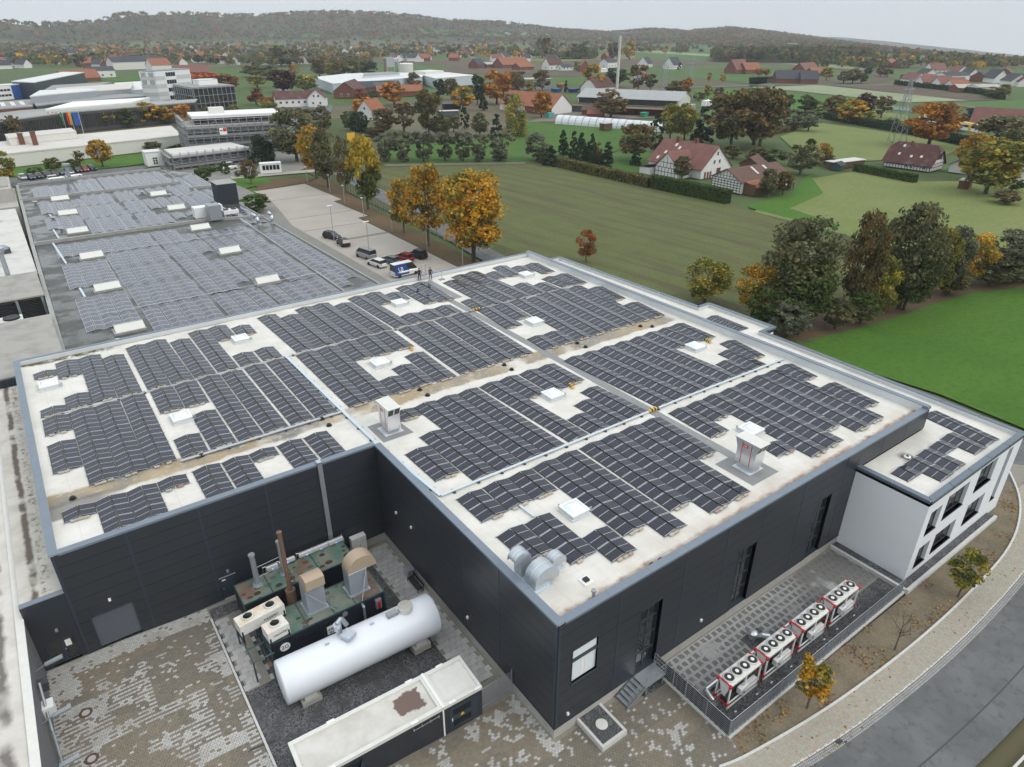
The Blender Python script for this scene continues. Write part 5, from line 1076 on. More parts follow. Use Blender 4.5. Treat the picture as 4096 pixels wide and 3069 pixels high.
def bighood(x0, x1, y0, y1, z0, hs, rad, face, label, mhood):
    """sheet duct with a half barrel hood opening towards face (+1: +x,-1: -x ... along y for 'y')"""
    r=thing('duct_hood', label, 'duct hood',((x0+x1)/2,(y0+y1)/2,z0));MB().box(x0-.12,x1+.12,y0-.12,y1+.12,z0,z0+.16).build('base_flange', M['steel'], r);MB().box(x0,x1,y0,y1,z0+.16,z0+hs).build('shaft', mat('sheet_grey',(0.30,0.335,0.37),.5,.2,.5,(2,.4,(0.24,0.27,0.3))), r)
    q=MB();n=14;z=z0+hs
    if face == 'x':
        P=[(x0+rad-rad*math.cos(PI*i/n*.95), z+rad*math.sin(PI*i/n*.95)) for i in range(n+1)];prof=P+[(P[-1][0],z-.05),(x1,z-.05),(x0,z-.05)]
        L=len(prof);q.add([(p[0],y0,p[1]) for p in prof]+[(p[0],y1,p[1]) for p in prof],[tuple(range(L))[::-1],tuple(L+i for i in range(L))]+[(i+1,L+i+1,L+i,i) for i in range(n)])
    else:
        P=[(y1-rad+rad*math.cos(PI*i/n*.62), z+rad*.9*math.sin(PI*i/n*.62)) for i in range(n+1)];prof=P+[(P[-1][0]-.0,P[-1][1]-.75),(y0,z-.05),(y1,z-.05)]
        L=len(prof);q.add([(x0,p[0],p[1]) for p in prof]+[(x1,p[0],p[1]) for p in prof],[tuple(range(L)),tuple(L+i for i in reversed(range(L)))]+[(i,L+i,L+i+1,i+1) for i in range(n)])
        q.add([(x0,P[-1][0]-.01,P[-1][1]-.75),(x1,P[-1][0]-.01,P[-1][1]-.75),(x1,P[-1][0]-.01,P[-1][1]),(x0,P[-1][0]-.01,P[-1][1])],[(0,1,2,3)])
    q.build('hood', mhood, r);w=MB()
    for yy in (y0-.02,y1+.02): w.cyl(((x0 if face == 'x' else x0),yy,z),((x1),yy,z),.05,.05,5)
    w.build('tension_bar', M['steel'], r, kind='stuff');return r
bighood(-9.55,-8.2,15.9,17.2,zf,2.3,1.25,'y','square duct hood with sloping orange stained top on the front container',M['stainhood'])
bighood(-6.4,-5.0,15.8,16.9,zf,2.15,1.12,'x','big half round duct hood with orange stained top on the front container',M['stainhood'])
q=MB();q.tube([(-5.0,15.8,5.3),(-5.9,15.0,3.2)],.035,5).tube([(-5.0,16.9,5.3),(-4.5,17.7,3.2)],.035,5).tube([(-9.55,15.9,5.3),(-7.7,15.0,3.2)],.035,5);tag(q.build('guy_rods', M['steel'], None), 'thin steel rods staying the duct hoods to the container edge', 'rods')
# dry coolers on a frame at the left end
CC=MB();fr=thing('cooler_frame', 'dark teal steel frame carrying the white coolers left of the front container', 'frame',(-13,16,zc));q=MB()
for x in (-14.0,-12.75): q.tube([(x,14.6,2.7),(x,18.6,2.7)],.06,5)
for y in (14.6,15.9,18.6): q.tube([(-14.0,y,2.7),(-10.6 if y == 15.9 else -12.6,y,2.7)],.06,5)
for x, y in ((-14,14.6),(-14,18.6),(-12.75,18.6)): q.cyl((x,y,.6),(x,y,2.7),.06,.06,6)
q.build('beams', M['teal'], fr, kind='stuff')
M['rusty_white']=mat('rust_streaked_white',(0.72,0.71,0.67),.55,0,.4,(1.3,.75,(0.60,0.42,0.22),6))
def cooler(label, x0, x1, y0, y1, z0, h, fans, txt, rz):
    c=Vector(((x0+x1)/2,(y0+y1)/2,z0));r=thing('dry_cooler', label, 'cooler', c, rz, 'white dry coolers');w, d=(x1-x0)/2,(y1-y0)/2
    inst('casing', MB().box(-w,w,-d,d,0,h,0,1).mesh('casing',[M['offwhite'],M['rusty_white']]), r)
    for i in range(fans):
        fx=-w+(2*w)*(i+.5)/fans;o=inst('fan', MB().lathe((0,0,0),[(d*.66,0),(d*.66,.16),(d*.58,.18),(d*.58,.1),(.001,.1)],20).mesh('fan_ring',[M['offwhite']]), r,(fx,0,h))
        q=MB();
        for k in range(6): a=k*PI/3;q.add([(0,0,.14),(d*.55*math.cos(a),d*.55*math.sin(a),.13),(d*.55*math.cos(a+.7),d*.55*math.sin(a+.7),.17)],[(0,1,2)])
        q.cyl((0,0,.1),(0,0,.2),.1,.1,8);inst('fan_blades', q.mesh('fan_blades', M['black']), o, kind=None) if False else inst('fan_blades', q.mesh('fan_blades', M['black']), o)
        inst('fan_opening', MB().lathe((0,0,.102),[(d*.57,0),(.001,.004)],18).mesh('fan_opening', M['black']), o)
    lg=MB();[lg.box(sx*(w-.1)-.05,sx*(w-.1)+.05,sy*(d-.02)-.05,sy*(d-.02)+.05,-.9,.35) for sx in (-1,1) for sy in (-1,1)];o=inst('leg', lg.mesh('leg', M['black']), r);o['kind']='stuff'
    tm=text_mesh('lettering', txt,.34, M['black'], None, Matrix.Translation((w*.35 if fans > 1 else .1,-d-.012,h*.5)) @ Rx);tm.parent=r;tm.location=(0,0,0);return r
ca=aty('R2',300,745,2.2)
cooler('long white dry cooler with two black fans and rust streaks',-14.1,-10.9,16.75,17.85,3.35,.85,2,'neostar',.10);cooler('small white dry cooler with one black fan beside the longer one',-12.75,-11.25,14.95,16.05,3.35,.85,1,'neostar',.10)
# white horizontal tank
tk=thing('storage_tank', 'big white horizontal cylinder tank on two concrete saddles', 'tank',(-7.4,11.6,.6));M['tankwhite']=mat('white_tank_paint',(0.74,0.77,0.81),.38,0,.5,(.5,.3,(0.69,0.725,0.77)))
ax0, ax1, R_=Vector((-13.0,12.25,2.35)), Vector((-1.95,11.75,2.35)),1.48
dv=(ax1-ax0).normalized();q=MB();n=40;up=Vector((0,0,1));sd=dv.cross(up)
prof=[(0.0,.0001),(-.14,.5*R_),(-.05,.93*R_),(.0,R_)];ST=[(ax0-dv*0.10,.001),(ax0-dv*.08,.55*R_),(ax0-dv*.02,.96*R_),(ax0+dv*.06,R_)]+[(ax0+dv*((ax1-ax0).length*k/9),R_) for k in range(1,9)]+[(ax1-dv*.06,R_),(ax1+dv*.02,.96*R_),(ax1+dv*.08,.55*R_),(ax1+dv*.10,.001)]
for p, rr in ST:
    for i in range(n): a=2*PI*i/n;q.v.append(tuple(p+up*(rr*math.cos(a))+sd*(rr*math.sin(a))))
for j in range(len(ST)-1):
    for i in range(n): q.f.append((j*n+i,(j+1)*n+i,(j+1)*n+(i+1)%n,j*n+(i+1)%n));q.m.append(0)
q.build('shell', M['tankwhite'], tk, smooth=True);q=MB()
for k in range(1,9):
    p=ax0+dv*((ax1-ax0).length*k/9);
    for i in range(n): a, b=2*PI*i/n,2*PI*(i+1)/n;q.add([tuple(p+w*.012+up*((R_+.004)*math.cos(t))+sd*((R_+.004)*math.sin(t))) for w, t in ((dv,a),(dv,b),(-dv,b),(-dv,a))],[(0,1,2,3)])
q.build('seam', M['render'], tk, kind='stuff')
for i, f in enumerate((.13,.86)):
    p=ax0+dv*((ax1-ax0).length*f);MB().box(p.x-.65,p.x+.65,p.y-1.25,p.y+1.25,.45,1.0).build('footing', M['concrete'], tk);MB().box(p.x-.42,p.x+.42,p.y-1.1,p.y+1.1,1.0,1.45).build('saddle', M['concrete_lt'], tk)
p=ax0+dv*9.0+up*(R_-.06);MB().lathe(p,[(.52,0),(.52,.42),(.48,.46),(.001,.5)],20).build('manway', M['offwhite'], tk);MB().lathe(p+Vector((0,0,.46)),[(.5,0),(.001,.06)],20).build('manway_lid', M['concrete'], tk)
p=ax0+dv*8.0+up*(R_+.12);MB().obox(p,(.8,.42,.3),-.05).build('valve_box', M['steel_dull'], tk);p=ax0+dv*4.6+up*(R_+.05)
MB().obox(p+Vector((.1,-.2,.18)),(.75,.8,.3),.5).build('hatch', M['steel'], tk);MB().tube([p+Vector((-.2,.5,0)),p+Vector((-.3,.6,.75)),p+Vector((.1,.75,.9)),p+Vector((.35,.55,.3))],.17,8).cyl(p+Vector((-.3,.55,.3)),p+Vector((-.3,.55,.75)),.28,.28,12).build('relief_valve', M['steel'], tk)
for f in (3.3,6.5): MB().obox(ax0+dv*f+up*(R_+.05)+sd*.0,(.28,.06,.2),-.05).build('lifting_eye', M['steel'], tk)
# transformer hut
hz=.35;hut=thing('transformer_hut', 'low dark transformer hut with cream flat roof and brown rust patch', 'hut',(-8.5,5.6,hz),-.045)
w, d, h=5.75,1.42,3.05-hz
def hb(x0,x1,y0,y1,z0,z1,name,m,**k): return inst(name, MB().box(x0,x1,y0,y1,z0,z1).mesh(name, m), hut)
hb(-w,2.9,-d,d,0,h-.25,'wall',M['facade']);hb(3.0,w,-d,d,0,h-.25,'wall',M['facade']);hb(2.901,2.999,-d-.03,d+.03,0,h-.1,'joint_profile',M['white'])
g=NG('hut_roof',.7,0,.3);oc=g.objco();x=g.t.nodes.new("ShaderNodeSeparateXYZ");g.L(oc, x.inputs[0]);c=g.mix(g.rng(g.noise(.7,6),.4,.62),(0.62,0.60,0.555),(0.52,0.50,0.45))
rd=g.math('ADD', g.math('MAXIMUM', g.math('MULTIPLY', g.math('ABSOLUTE', g.math('SUBTRACT', x.outputs[0],1.35)),.8), g.math('ABSOLUTE', g.math('SUBTRACT', x.outputs[1],.15))), g.math('MULTIPLY', g.math('SUBTRACT', g.noise(1.6,5),.5),.9));pm_=g.rng(rd,.62,.72,1,0);c=g.mix(pm_, c,(0.155,0.105,0.085));g.color(c);g.rough(g.rng(pm_,0,1,.7,.3));M['hutroof']=g.q
hb(-w+.1,2.85,-d+.1,d-.1,h-.25,h-.14,'roof',M['hutroof']);hb(3.05,w-.1,-d+.1,d-.1,h-.25,h-.14,'roof',M['offwhite'])
for (a0,a1) in ((-w,2.88),(3.02,w)):
    q=MB();q.box(a0-.04,a1+.0,-d-.05,-d+.22,h-.249,h).box(a0-.04,a1,d-.22,d+.05,h-.249,h).box(a0-.04,a0+.2,-d+.22,d-.22,h-.249,h-.001).box(a1-.2,a1,-d+.22,d-.22,h-.249,h-.001);inst('roof_rim', q.mesh('roof_rim', M['offwhite']), hut)
hb(2.86,3.04,-d-.06,d+.06,h+.002,h+.05,'roof_joint',M['white'])
for (x_, y_) in ((-4.2,-d),(-3.2,d),(1.0,-d),(2.0,d),(3.6,-d),(4.2,d),(w-.3,-d)): hb(x_-.24,x_+.24,y_-.09,y_+.09,h+.001,h+.05,'lifting_plate',M['white'])
hb(3.35,5.35,-d-.03,-d-.002,.25,h-.5,'door',M['facade_blue']);q=MB()
for k in range(6): q.box(3.6,4.9,-d-.05,-d-.031,.45+k*.09,.5+k*.09).box(3.6,4.9,-d-.05,-d-.031,1.45+k*.09,1.5+k*.09)
o=inst('door_louvre', q.mesh('door_louvre', M['facade_dark']), hut);o['kind']='stuff'
q=MB().add([(4.1,-d-.045,1.12),(4.42,-d-.045,1.12),(4.26,-d-.045,1.4)],[(0,1,2)]);inst('warning_sign', q.mesh('warning_sign', M['yellow']), hut)
hb(3.5,3.56,-d-.07,-d-.031,1.0,1.25,'door_handle',M['white']);hb(-4.0,-3.0,-d-.012,-d-.002,0.1,2.1,'doorway',M['facade_dark']);q=MB().obox((-2.6,-d-.42,1.1),(.9,.05,2.0),1.05);inst('open_door', q.mesh('open_door', M['facade_blue']), hut)
q=MB();q.tube([(.9,-d-.1,h-.55),(2.6,-d-.1,h-.5)],.02,5);[q.obox((.9+k*.57,-d-.07,h-.55),(.06,.1,.14)) for k in range(4)];o=inst('earthing_rail', q.mesh('earthing_rail', M['steel']), hut)
# inverters on a rack, switch cabinet, bench, wall box
rk=thing('inverter_rack', 'steel rack along the dark yard wall carrying white inverters', 'rack',(-7.2,23.2,zyard(-7)));q=MB()
for x in (-10.6,-9.1,-7.9,-4.0): q.cyl((x,23.2,zyard(x)),(x,23.2,2.9),.035,.035,6)
for a, b in ((-10.6,-9.1),(-7.9,-4.0)):
    for z in (1.9,2.75): q.tube([(a,23.2,z),(b,23.2,z)],.035,6)
q.build('posts_and_rails', M['steel'], rk, kind='stuff');M['led']=bpy.data.materials.new('blue_status_light');M['led'].use_nodes=True;_b2=M['led'].node_tree.nodes['Principled BSDF'];_b2.inputs['Emission Color'].default_value=(.08,.2,1,1);_b2.inputs['Emission Strength'].default_value=3
for i,(x, w_) in enumerate(((-9.9,.45),(-8.7,.62),(-7.1,.62),(-5.9,.62),(-4.6,.62))):
    r=thing('inverter', 'white inverter with blue light on the rack, %s from the left' % ['first and smallest','second','third','fourth','fifth'][i], 'inverter',(x,23.0,2.3),0, 'inverters on the rack');MB().box(x-w_,x+w_,22.95,23.15,1.95,2.75).build('housing', M['white'], r);MB().box(x-w_,x+w_,23.151,23.25,1.95,2.78).build('heat_sink', M['darkgrey'], r);MB().box(x-w_-.08,x-w_,22.98,23.1,2.1,2.6).box(x+w_,x+w_+.08,22.98,23.1,2.1,2.6).build('bracket', M['steel'], r, kind='stuff');MB().cyl((x,22.95,2.48),(x,22.94,2.48),.05,.05,10).build('status_light', M['led'], r)
cb=thing('switch_cabinet', 'pale grey double door switch cabinet in the inner yard corner', 'cabinet',(-2.65,23.2,.1));MB().box(-3.3,-2.0,22.95,23.5,.15,2.05).build('housing', M['white'], cb);MB().box(-3.28,-2.66,22.935,22.949,.2,2.0).box(-2.64,-2.02,22.935,22.949,.2,2.0).build('door', M['offwhite'], cb, kind='stuff');MB().box(-2.6,-2.56,22.915,22.934,1.1,1.25).build('door_handle', M['darkgrey'], cb)
bn=thing('bench', 'small dark metal bench against the dark wall in the alley', 'bench',(-.65,17,0));q=MB()
for k in range(5): MB().box(-.9+k*.11,-.82+k*.11,16.1,17.9,.43,.46).build('slat', M['black'], bn)
for k in range(3): MB().box(-.34,-.31,16.1,17.9,.58+k*.1,.64+k*.1).build('slat', M['black'], bn)
for y in (16.15,17.85): q=MB().tube([(-.88,y,.05),(-.88,y,.43),(-.36,y,.43),(-.3,y,.85)],.025,5).tube([(-.36,y,.43),(-.36,y,.05)],.025,5);q.build('leg', M['black'], bn)
wb=thing('downpipe_box', 'clear plastic box on the plinth beside the bench', 'box',(-.45,18.3,.1));MB().box(-.75,-.15,17.9,18.6,.1,1.0).build('housing', M['steel'], wb)
for i,(x, y, z, l) in enumerate(((-20.7,23.6,5.0,'small white wall lamp above the roller shutter'),(-13.0,23.6,3.45,'small grey wall lamp above the single yard door'),(-24.1,23.6,4.2,'small dark wall lamp above the glazed double door'),(-.1,20.6,5.0,'small white sensor high in the inner corner of the dark wall'),(-.1,18.0,5.2,'lower right white sensor near the inner corner of the dark wall'),(-.1,9.9,2.3,'small white wall lamp in the middle of the alley wall'),(13.6,-.1,2.1,'small white wall lamp above the terrace plinth'),(1.0,-.1,1.75,'small steel wall lamp low beside the front corner'))):
    tag(MB().obox((x,y,z),(.16,.16,.2)).build('wall_lamp', M['white'] if i not in (1,2) else M['steel_dull']), l, 'lamp')
# ------------------------------------------------------------------ chillers
M['coil']=mat('dark_coil',(0.035,0.037,0.04),.6)
def chiller(x0, label, proto=[None]):
    if proto[0] is not None: return copy_tree(proto[0],(x0,0,0),0, label)
    r=thing('chiller', label, 'chiller',(0,0,0),0, 'white chillers with four fans behind the dark fence');L, y0, y1, zt=3.25,-5.12,-4.12,2.35
    q=MB()
    for x in (.05,1.63,3.2):
        for y in (y0,y1): q.box(x-.05,x+.05,y-.04,y+.04,.12,zt-.1)
    for y in (y0,y1): q.box(.1,3.15,y-.04,y+.04,.12,.22).box(.1,3.15,y-.04,y+.04,.62,.68)
    q.build('frame', M['white'], r, kind='stuff')
    MB().add([(.06,y0+.06,zt-.12),(L-.06,y0+.06,zt-.12),(L-.06,y1-.06,zt-.12),(.06,y1-.06,zt-.12),(.12,y0+.36,.95),(L-.12,y0+.36,.95),(L-.12,y1-.36,.95),(.12,y1-.36,.95)],[(0,1,5,4)[::-1],(2,3,7,6)[::-1],(4,5,6,7)[::-1]]).build('coil', M['coil'], r)
    MB().add([(.055,y0+.06,zt-.12),(.055,y1-.06,zt-.12),(.11,y1-.36,.95),(.11,y0+.36,.95)],[(0,1,2,3)]).add([(L-.055,y0+.06,zt-.12),(L-.055,y1-.06,zt-.12),(L-.11,y1-.36,.95),(L-.11,y0+.36,.95)],[(3,2,1,0)]).build('end_plate', M['white'], r, kind='stuff')
    MB().box(.02,.0499,-4.72,-4.32,1.75,1.95).build('badge', M['white'], r)
    MB().box(-.02,L+.02,y0-.04,y1+.04,zt-.12,zt).build('deck', M['offwhite'], r)
    MB().box(1.15,2.0,y0-.12,y0+.2,.78,1.28).build('control_box', M['white'], r);MB().box(1.25,1.5,y0-.16,y0-.121,.92,1.1).build('control_panel', M['steel'], r);MB().box(2.0,3.1,y0+.0,y0+.3,.25,1.0).build('side_panel', M['white'], r);MB().box(.2,3.0,-4.9,-4.4,.24,.75).build('compressor_box', M['darkgrey'], r)
    for k in range(4):
        fx=.42+k*.81;o=MB().lathe((fx,-4.62,zt),[(.40,0),(.40,.13),(.36,.15),(.34,.06),(.001,.05)],18).build('fan', M['offwhite'], r)
        q=MB();[q.lathe((fx,-4.62,zt+.09),[(rr,0),(rr+.012,.008),(rr+.012,.03),(rr,.03)],16) for rr in (.31,.25,.19)];q.build('fan_guard', M['darkgrey'], o, kind='stuff');MB().lathe((fx,-4.62,zt+.06),[(.13,0),(.13,.1),(.001,.11)],14).build('hub', M['white'], o)
        MB().lathe((fx,-4.62,zt+.052),[(.335,0),(.001,.001)],16).build('fan_opening',M['steel'],o)
    q=MB()
    for x in (0,L):
        for y in (y0,y1):
            for z in (zt-.2,.5): q.box(x-.1,x+.1,y-.08,y+.08,z,z+.2)
        q.box(x-.03,x+.03,y0,y1,zt-.05,zt+.04).box(x-.03,x+.03,y0,y1,.5,.56)
    q.build('red_bracket', M['redpaint'], r, kind='stuff')
    w_=MB();w_.box(.3,.5,y0-.5,y0-.42,.06,.12).box(2.6,2.8,y0-.5,y0-.42,.06,.12);w_.build('foot_end', M['white'], r, kind='stuff')
    r.location=(x0,0,0);proto[0]=r;return r
for x, l in ((10.55,'nearest white chiller behind the dark fence, by its corner'),(14.45,'second white chiller from the fence corner'),(18.55,'third white chiller from the fence corner'),(22.55,'farthest white chiller, nearest the white annex')): chiller(x, l)
pp=thing('insulated_pipes', 'shiny insulated pipes running behind the chillers', 'pipes',(10,-3.4,.6));MB().tube([(10.3,-4.2,.3),(10.3,-3.55,.65),(23.0,-3.4,.75)],.16,10).build('long_pipe', M['alu'], pp, smooth=False)
for i, x in enumerate((12.3,16.4,19.1,23.0)): MB().tube([(x,-3.45,.74),(x+.25,-3.75,.9),(x+.35,-4.1,.8)],.13,8).build('branch_pipe', M['alu'], pp)
MB().tube([(17.2,-2.4,.15),(17.3,-2.9,.7),(17.6,-3.35,.75)],.2,8).lathe((17.15,-2.3,.05),[(.35,0),(.35,.5),(.2,.62),(.001,.65)],12).build('pump_elbow', M['alu'], pp)
MB().box(16.2,18.2,-3.1,-1.9,.05,.085).build('gravel_patch', M['gravel'], pp)
# ================================================================== terrain: plain, hills beyond
from bisect import bisect
def azel(u, v):
    d=FWD+RGT*((u-IW/2)/CF)-UPV*((v-IH/2)/CF);return math.atan2(d.y,d.x), d.z/math.hypot(d.x,d.y)
KD=IW/2211.0
RIDGE=[(-200,66),(-60,56),(0,50),(60,52),(130,55),(190,50),(270,32),(340,33),(420,30),(490,36),(560,35),(640,30),(700,28),(770,29),(830,30),(890,36),(960,45),(1080,50),(1200,65),(1310,72),(1350,70),(1400,65),(1440,66),(1480,70),(1530,66),(1570,62),(1630,68),(1700,76),(1800,90),(1900,104),(2000,122),(2100,135),(2211,150),(2350,165)]
BASE=[(-200,100),(0,92),(300,86),(560,92),(800,96),(1000,96),(1200,98),(1400,100),(1600,106),(1800,112),(2000,124),(2211,142),(2350,160)]
def tab(P):
    return [(x*KD, y*KD) for x, y in P]
def itp(P, u):
    xs=[p[0] for p in P];i=max(1, min(len(P)-1, bisect(xs, u)));a, b=P[i-1], P[i];t=(u-a[0])/(b[0]-a[0]);t=max(0, min(1, t));return a[1]+(b[1]-a[1])*t
RT, BT=tab(RIDGE), tab(BASE)
AZ=[]
for k in range(0,231):
    u=-300+k*20.4;v=itp(RT, u);az, el=azel(u, v);_, eb=azel(u, itp(BT, u));rb=min(2600,40.2/max(.0135,-eb));f=(u+300)/4700;rr=2700+900*math.sin(min(1,max(0,f))*PI*.9)
    AZ.append((az, el, rb, rr))
AZ.sort()
azs=[a[0] for a in AZ]
def terr(x, y):
    dx, dy=x-CX, y-CY;r=math.hypot(dx,dy);az=math.atan2(dy,dx)
    if r < 700: return 0.0,0.0
    q=max(azs[0], min(azs[-1], az));i=max(1, min(len(AZ)-1, bisect(azs, q)));a, b=AZ[i-1], AZ[i];t=(q-a[0])/(b[0]-a[0]+1e-9)
    el, rb, rr=[a[j]+(b[j]-a[j])*t for j in (1,2,3)];zr=CZ+rr*el
    off=max(0, azs[0]-az, az-azs[-1]);zr *= max(0,1-off/.5)
    if r <= rb: return 0.0,0.0
    if r <= rr:
        s=(r-rb)/(rr-rb);sm=s*s*(3-2*s) if zr > 0 else s**1.15
        n=(vnoise(x/260,y/260,11)-.5)*16*s*(1-s)*4*min(1,max(.15,zr/60));return zr*sm+n, s
    return zr-(r-rr)*.16,1.0
rings=[0,40,90,150,220,300,400,500,600,700,800,900,1000,1100,1200,1350,1500,1650,1800,1950,2100,2250,2400,2550,2700,2850,3000,3150,3300,3450,3600,3750,4000,4400]
NA=300;V=[(CX,CY,-.25)];HT=[0.0];F=[]
alist=[math.radians(-25+160*i/240) for i in range(241)]+[math.radians(135+200*(i+1)/60) for i in range(59)]
for r in rings[1:]:
    for a in alist:
        x, y=CX+r*math.cos(a), CY+r*math.sin(a);z, s=terr(x,y);V.append((x,y,z-(.25 if r < 650 else .15)));HT.append(s)
na=len(alist)
for i in range(na): F.append((0,1+i,1+(i+1)%na))
for j in range(len(rings)-2):
    for i in range(na): F.append((1+j*na+i,1+(j+1)*na+i,1+(j+1)*na+(i+1)%na,1+j*na+(i+1)%na))
g=NG('countryside',.9,0,.2)
vo=g.t.nodes.new("ShaderNodeTexVoronoi");vo.inputs["Scale"].default_value=1.0;g.L(g.vmap((.0042,.0065,0),.5), vo.inputs[0]);sv=g.t.nodes.new("ShaderNodeSeparateXYZ");g.L(vo.outputs["Color"], sv.inputs[0])
fc=g.ramp(sv.outputs[0],[(0,(0.065,0.115,0.03)),(.3,(0.085,0.13,0.04)),(.5,(0.075,0.10,0.045)),(.62,(0.13,0.14,0.06)),(.75,(0.115,0.09,0.06)),(.9,(0.15,0.125,0.085)),(1,(0.07,0.12,0.03))])
fc=g.mix(g.math('MULTIPLY', g.rng(g.noise(.02,5),.4,.62),.4), fc,(0.06,0.085,0.03))
ht=g.attr('hill');fo=g.mix(g.rng(g.noise(.006,4),.42,.58),(0.042,0.050,0.026),(0.085,0.062,0.032));fo=g.mix(g.rng(g.noise(.035,5,.7),.48,.62), fo,(0.028,0.036,0.02));fo=g.mix(g.math('MULTIPLY', g.rng(g.noise(.02,4),.56,.66),.6), fo,(0.11,0.075,0.03))
low=g.math('MULTIPLY', g.rng(ht,.0,.30,1,0), g.rng(g.noise(.0035,3),.50,.56));wood=g.math('SUBTRACT', g.rng(g.math('ADD', ht, g.math('MULTIPLY', g.math('SUBTRACT', g.noise(.004,3),.5),.35)),.08,.13), low,0, True)
g.color(g.mix(wood, fc, fo));M['country']=g.q
me=bpy.data.meshes.new('ground');me.from_pydata(V,[], F);h=me.attributes.new('hill','FLOAT','POINT');h.data.foreach_set('value', HT);me.materials.append(M['country']);me.polygons.foreach_set('use_smooth',[True]*len(me.polygons))
gnd=bpy.data.objects.new('ground', me);COL.objects.link(gnd);gnd['kind']='structure'
# a second, fainter ridge far behind on the right
R2_=[(1150,66),(1300,69),(1400,64.5),(1480,66),(1570,62),(1700,73),(1850,84),(1950,93),(2050,104),(2130,112),(2211,121),(2300,130),(2400,140)]
V=[];F=[];HT=[]
n2=90
for k in range(n2+1):
    u=(1150+1250*k/n2)*KD;v=itp(tab(R2_), u)+ (vnoise(k*.5,3,4)-.5)*3;az, el=azel(u, v)
    for (r, fz, s) in ((5200,-.16,.6),(5900,-.5,.8),(6400,0,1),(6900,-.2,1)):
        zr=CZ+6400*el;x, y=CX+r*math.cos(az), CY+r*math.sin(az);V.append((x,y, zr if r == 6400 else (zr-30 if r == 5900 else (zr-85 if r == 5200 else zr-70))));HT.append(s)
for k in range(n2):
    for j in range(3): F.append((k*4+j,(k+1)*4+j,(k+1)*4+j+1,k*4+j+1))
me=bpy.data.meshes.new('hills');me.from_pydata(V,[], F);h=me.attributes.new('hill','FLOAT','POINT');h.data.foreach_set('value', HT);me.materials.append(M['country'])
fh=bpy.data.objects.new('hills', me);COL.objects.link(fh);fh['kind']='structure'
# ------------------------------------------------------------------ fields, meadows, lawns
def field(name, pts, m, z):
    A=sum(pts[i][0]*pts[(i+1)%len(pts)][1]-pts[(i+1)%len(pts)][0]*pts[i][1] for i in range(len(pts)))
    return tag(MB().poly([(p[0],p[1],z) for p in (pts if A > 0 else pts[::-1])]).build(name, M[m] if isinstance(m,str) else m), kind='structure')
def grassmat(name, c1, c2, c3, s=1.0, rows=None, bumpy=.5):
    g=NG(name,.9,0,.2);c=g.mix(g.rng(g.noise(.07*s,5,.65),.38,.62), c1, c2);c=g.mix(g.math('MULTIPLY', g.rng(g.noise(.9*s,6,.75),.46,.66),.75), c, c3)
    if rows:
        rot, per, col, amt=rows;w=g.vmap((1,1,1), rot);x=g.t.nodes.new("ShaderNodeSeparateXYZ");g.L(w, x.inputs[0])
        wob=g.math('ADD', x.outputs[0], g.math('MULTIPLY', g.noise(.05,3),1.2));l=g.math('PINGPONG', wob, per/2);c=g.mix(g.math('MULTIPLY', g.math('MULTIPLY', g.rng(l,0,per*.16,1,0), g.rng(g.noise(.03,3),.35,.6)), amt), c, col)
        st=g.noise(.30,4,.6,g.vmap((1,.05,1), rot));c=g.mix(g.math('MULTIPLY', g.rng(st,.5,.66),.6), c, col)
    g.color(c);g.bump(g.noise(2.6*s,6,.75), bumpy,.25);return g.q
M['sprout']=grassmat('sprouting_field',(0.105,0.13,0.042),(0.125,0.145,0.052),(0.085,0.066,0.042),2.2,(-.12,5.6,(0.088,0.068,0.044),.8))
M['lawn']=grassmat('bright_lawn',(0.060,0.145,0.018),(0.078,0.165,0.020),(0.042,0.098,0.018),1.3)
M['meadow']=grassmat('pale_meadow',(0.165,0.195,0.062),(0.135,0.182,0.048),(0.225,0.225,0.105),.9)
M['grass']=grassmat('green_grass',(0.055,0.125,0.020),(0.075,0.145,0.026),(0.05,0.09,0.024),1.0)
M['palecrop']=grassmat('pale_crop',(0.225,0.265,0.155),(0.27,0.31,0.195),(0.20,0.235,0.125),.2, None,.2)
M['ploughed']=grassmat('ploughed_soil',(0.105,0.078,0.058),(0.125,0.092,0.068),(0.088,0.065,0.048),.3, None,.3)
M['stubble']=grassmat('stubble_field',(0.19,0.145,0.095),(0.16,0.13,0.08),(0.12,0.12,0.06),.3, None,.2)
M['cropgreen']=grassmat('green_crop',(0.06,0.125,0.03),(0.075,0.15,0.035),(0.055,0.10,0.03),.2, None,.2)
M['garden']=grassmat('garden_ground',(0.07,0.10,0.03),(0.10,0.10,0.045),(0.055,0.06,0.028),.8)
M['leafy']=grassmat('leaf_covered_soil',(0.115,0.082,0.05),(0.15,0.095,0.05),(0.075,0.07,0.032),1.4)
M['dirtpath']=mat('dirt_path',(0.20,0.175,0.15),.9,0,.2,(.6,.5,(0.13,0.115,0.085)))
G2=lambda c, *p: [tuple(at(c,*q)[:2]) for q in p]
field('park',[(52,45),(130,45),(130,330),(66,330)], 'garden',.0)
field('field',[(57.5,60),(60.5,88),(62.8,107),(66.2,130),(70.5,168),(73.5,184)]+G2('P2',(1110,1350),(1500,1338),(2212,1325))+G2('P3',(320,1320),(690,1400),(1240,1530),(1830,1640))+[(129.5,82),(127.5,72),(110,25),(75,28),(70,25),(66.5,26),(60,40)], 'sprout',.012)
field('verge', laneoff(.98)[10:70]+[(p[0]+2.4*(1 if True else 0),p[1]) for p in laneoff(1.0)[10:70]][::-1], 'grass',.018)
field('verge', laneoff(-.98)[8:44]+[(p[0]-2.6,p[1]) for p in laneoff(-1.0)[8:44]][::-1], 'grass',.0185)
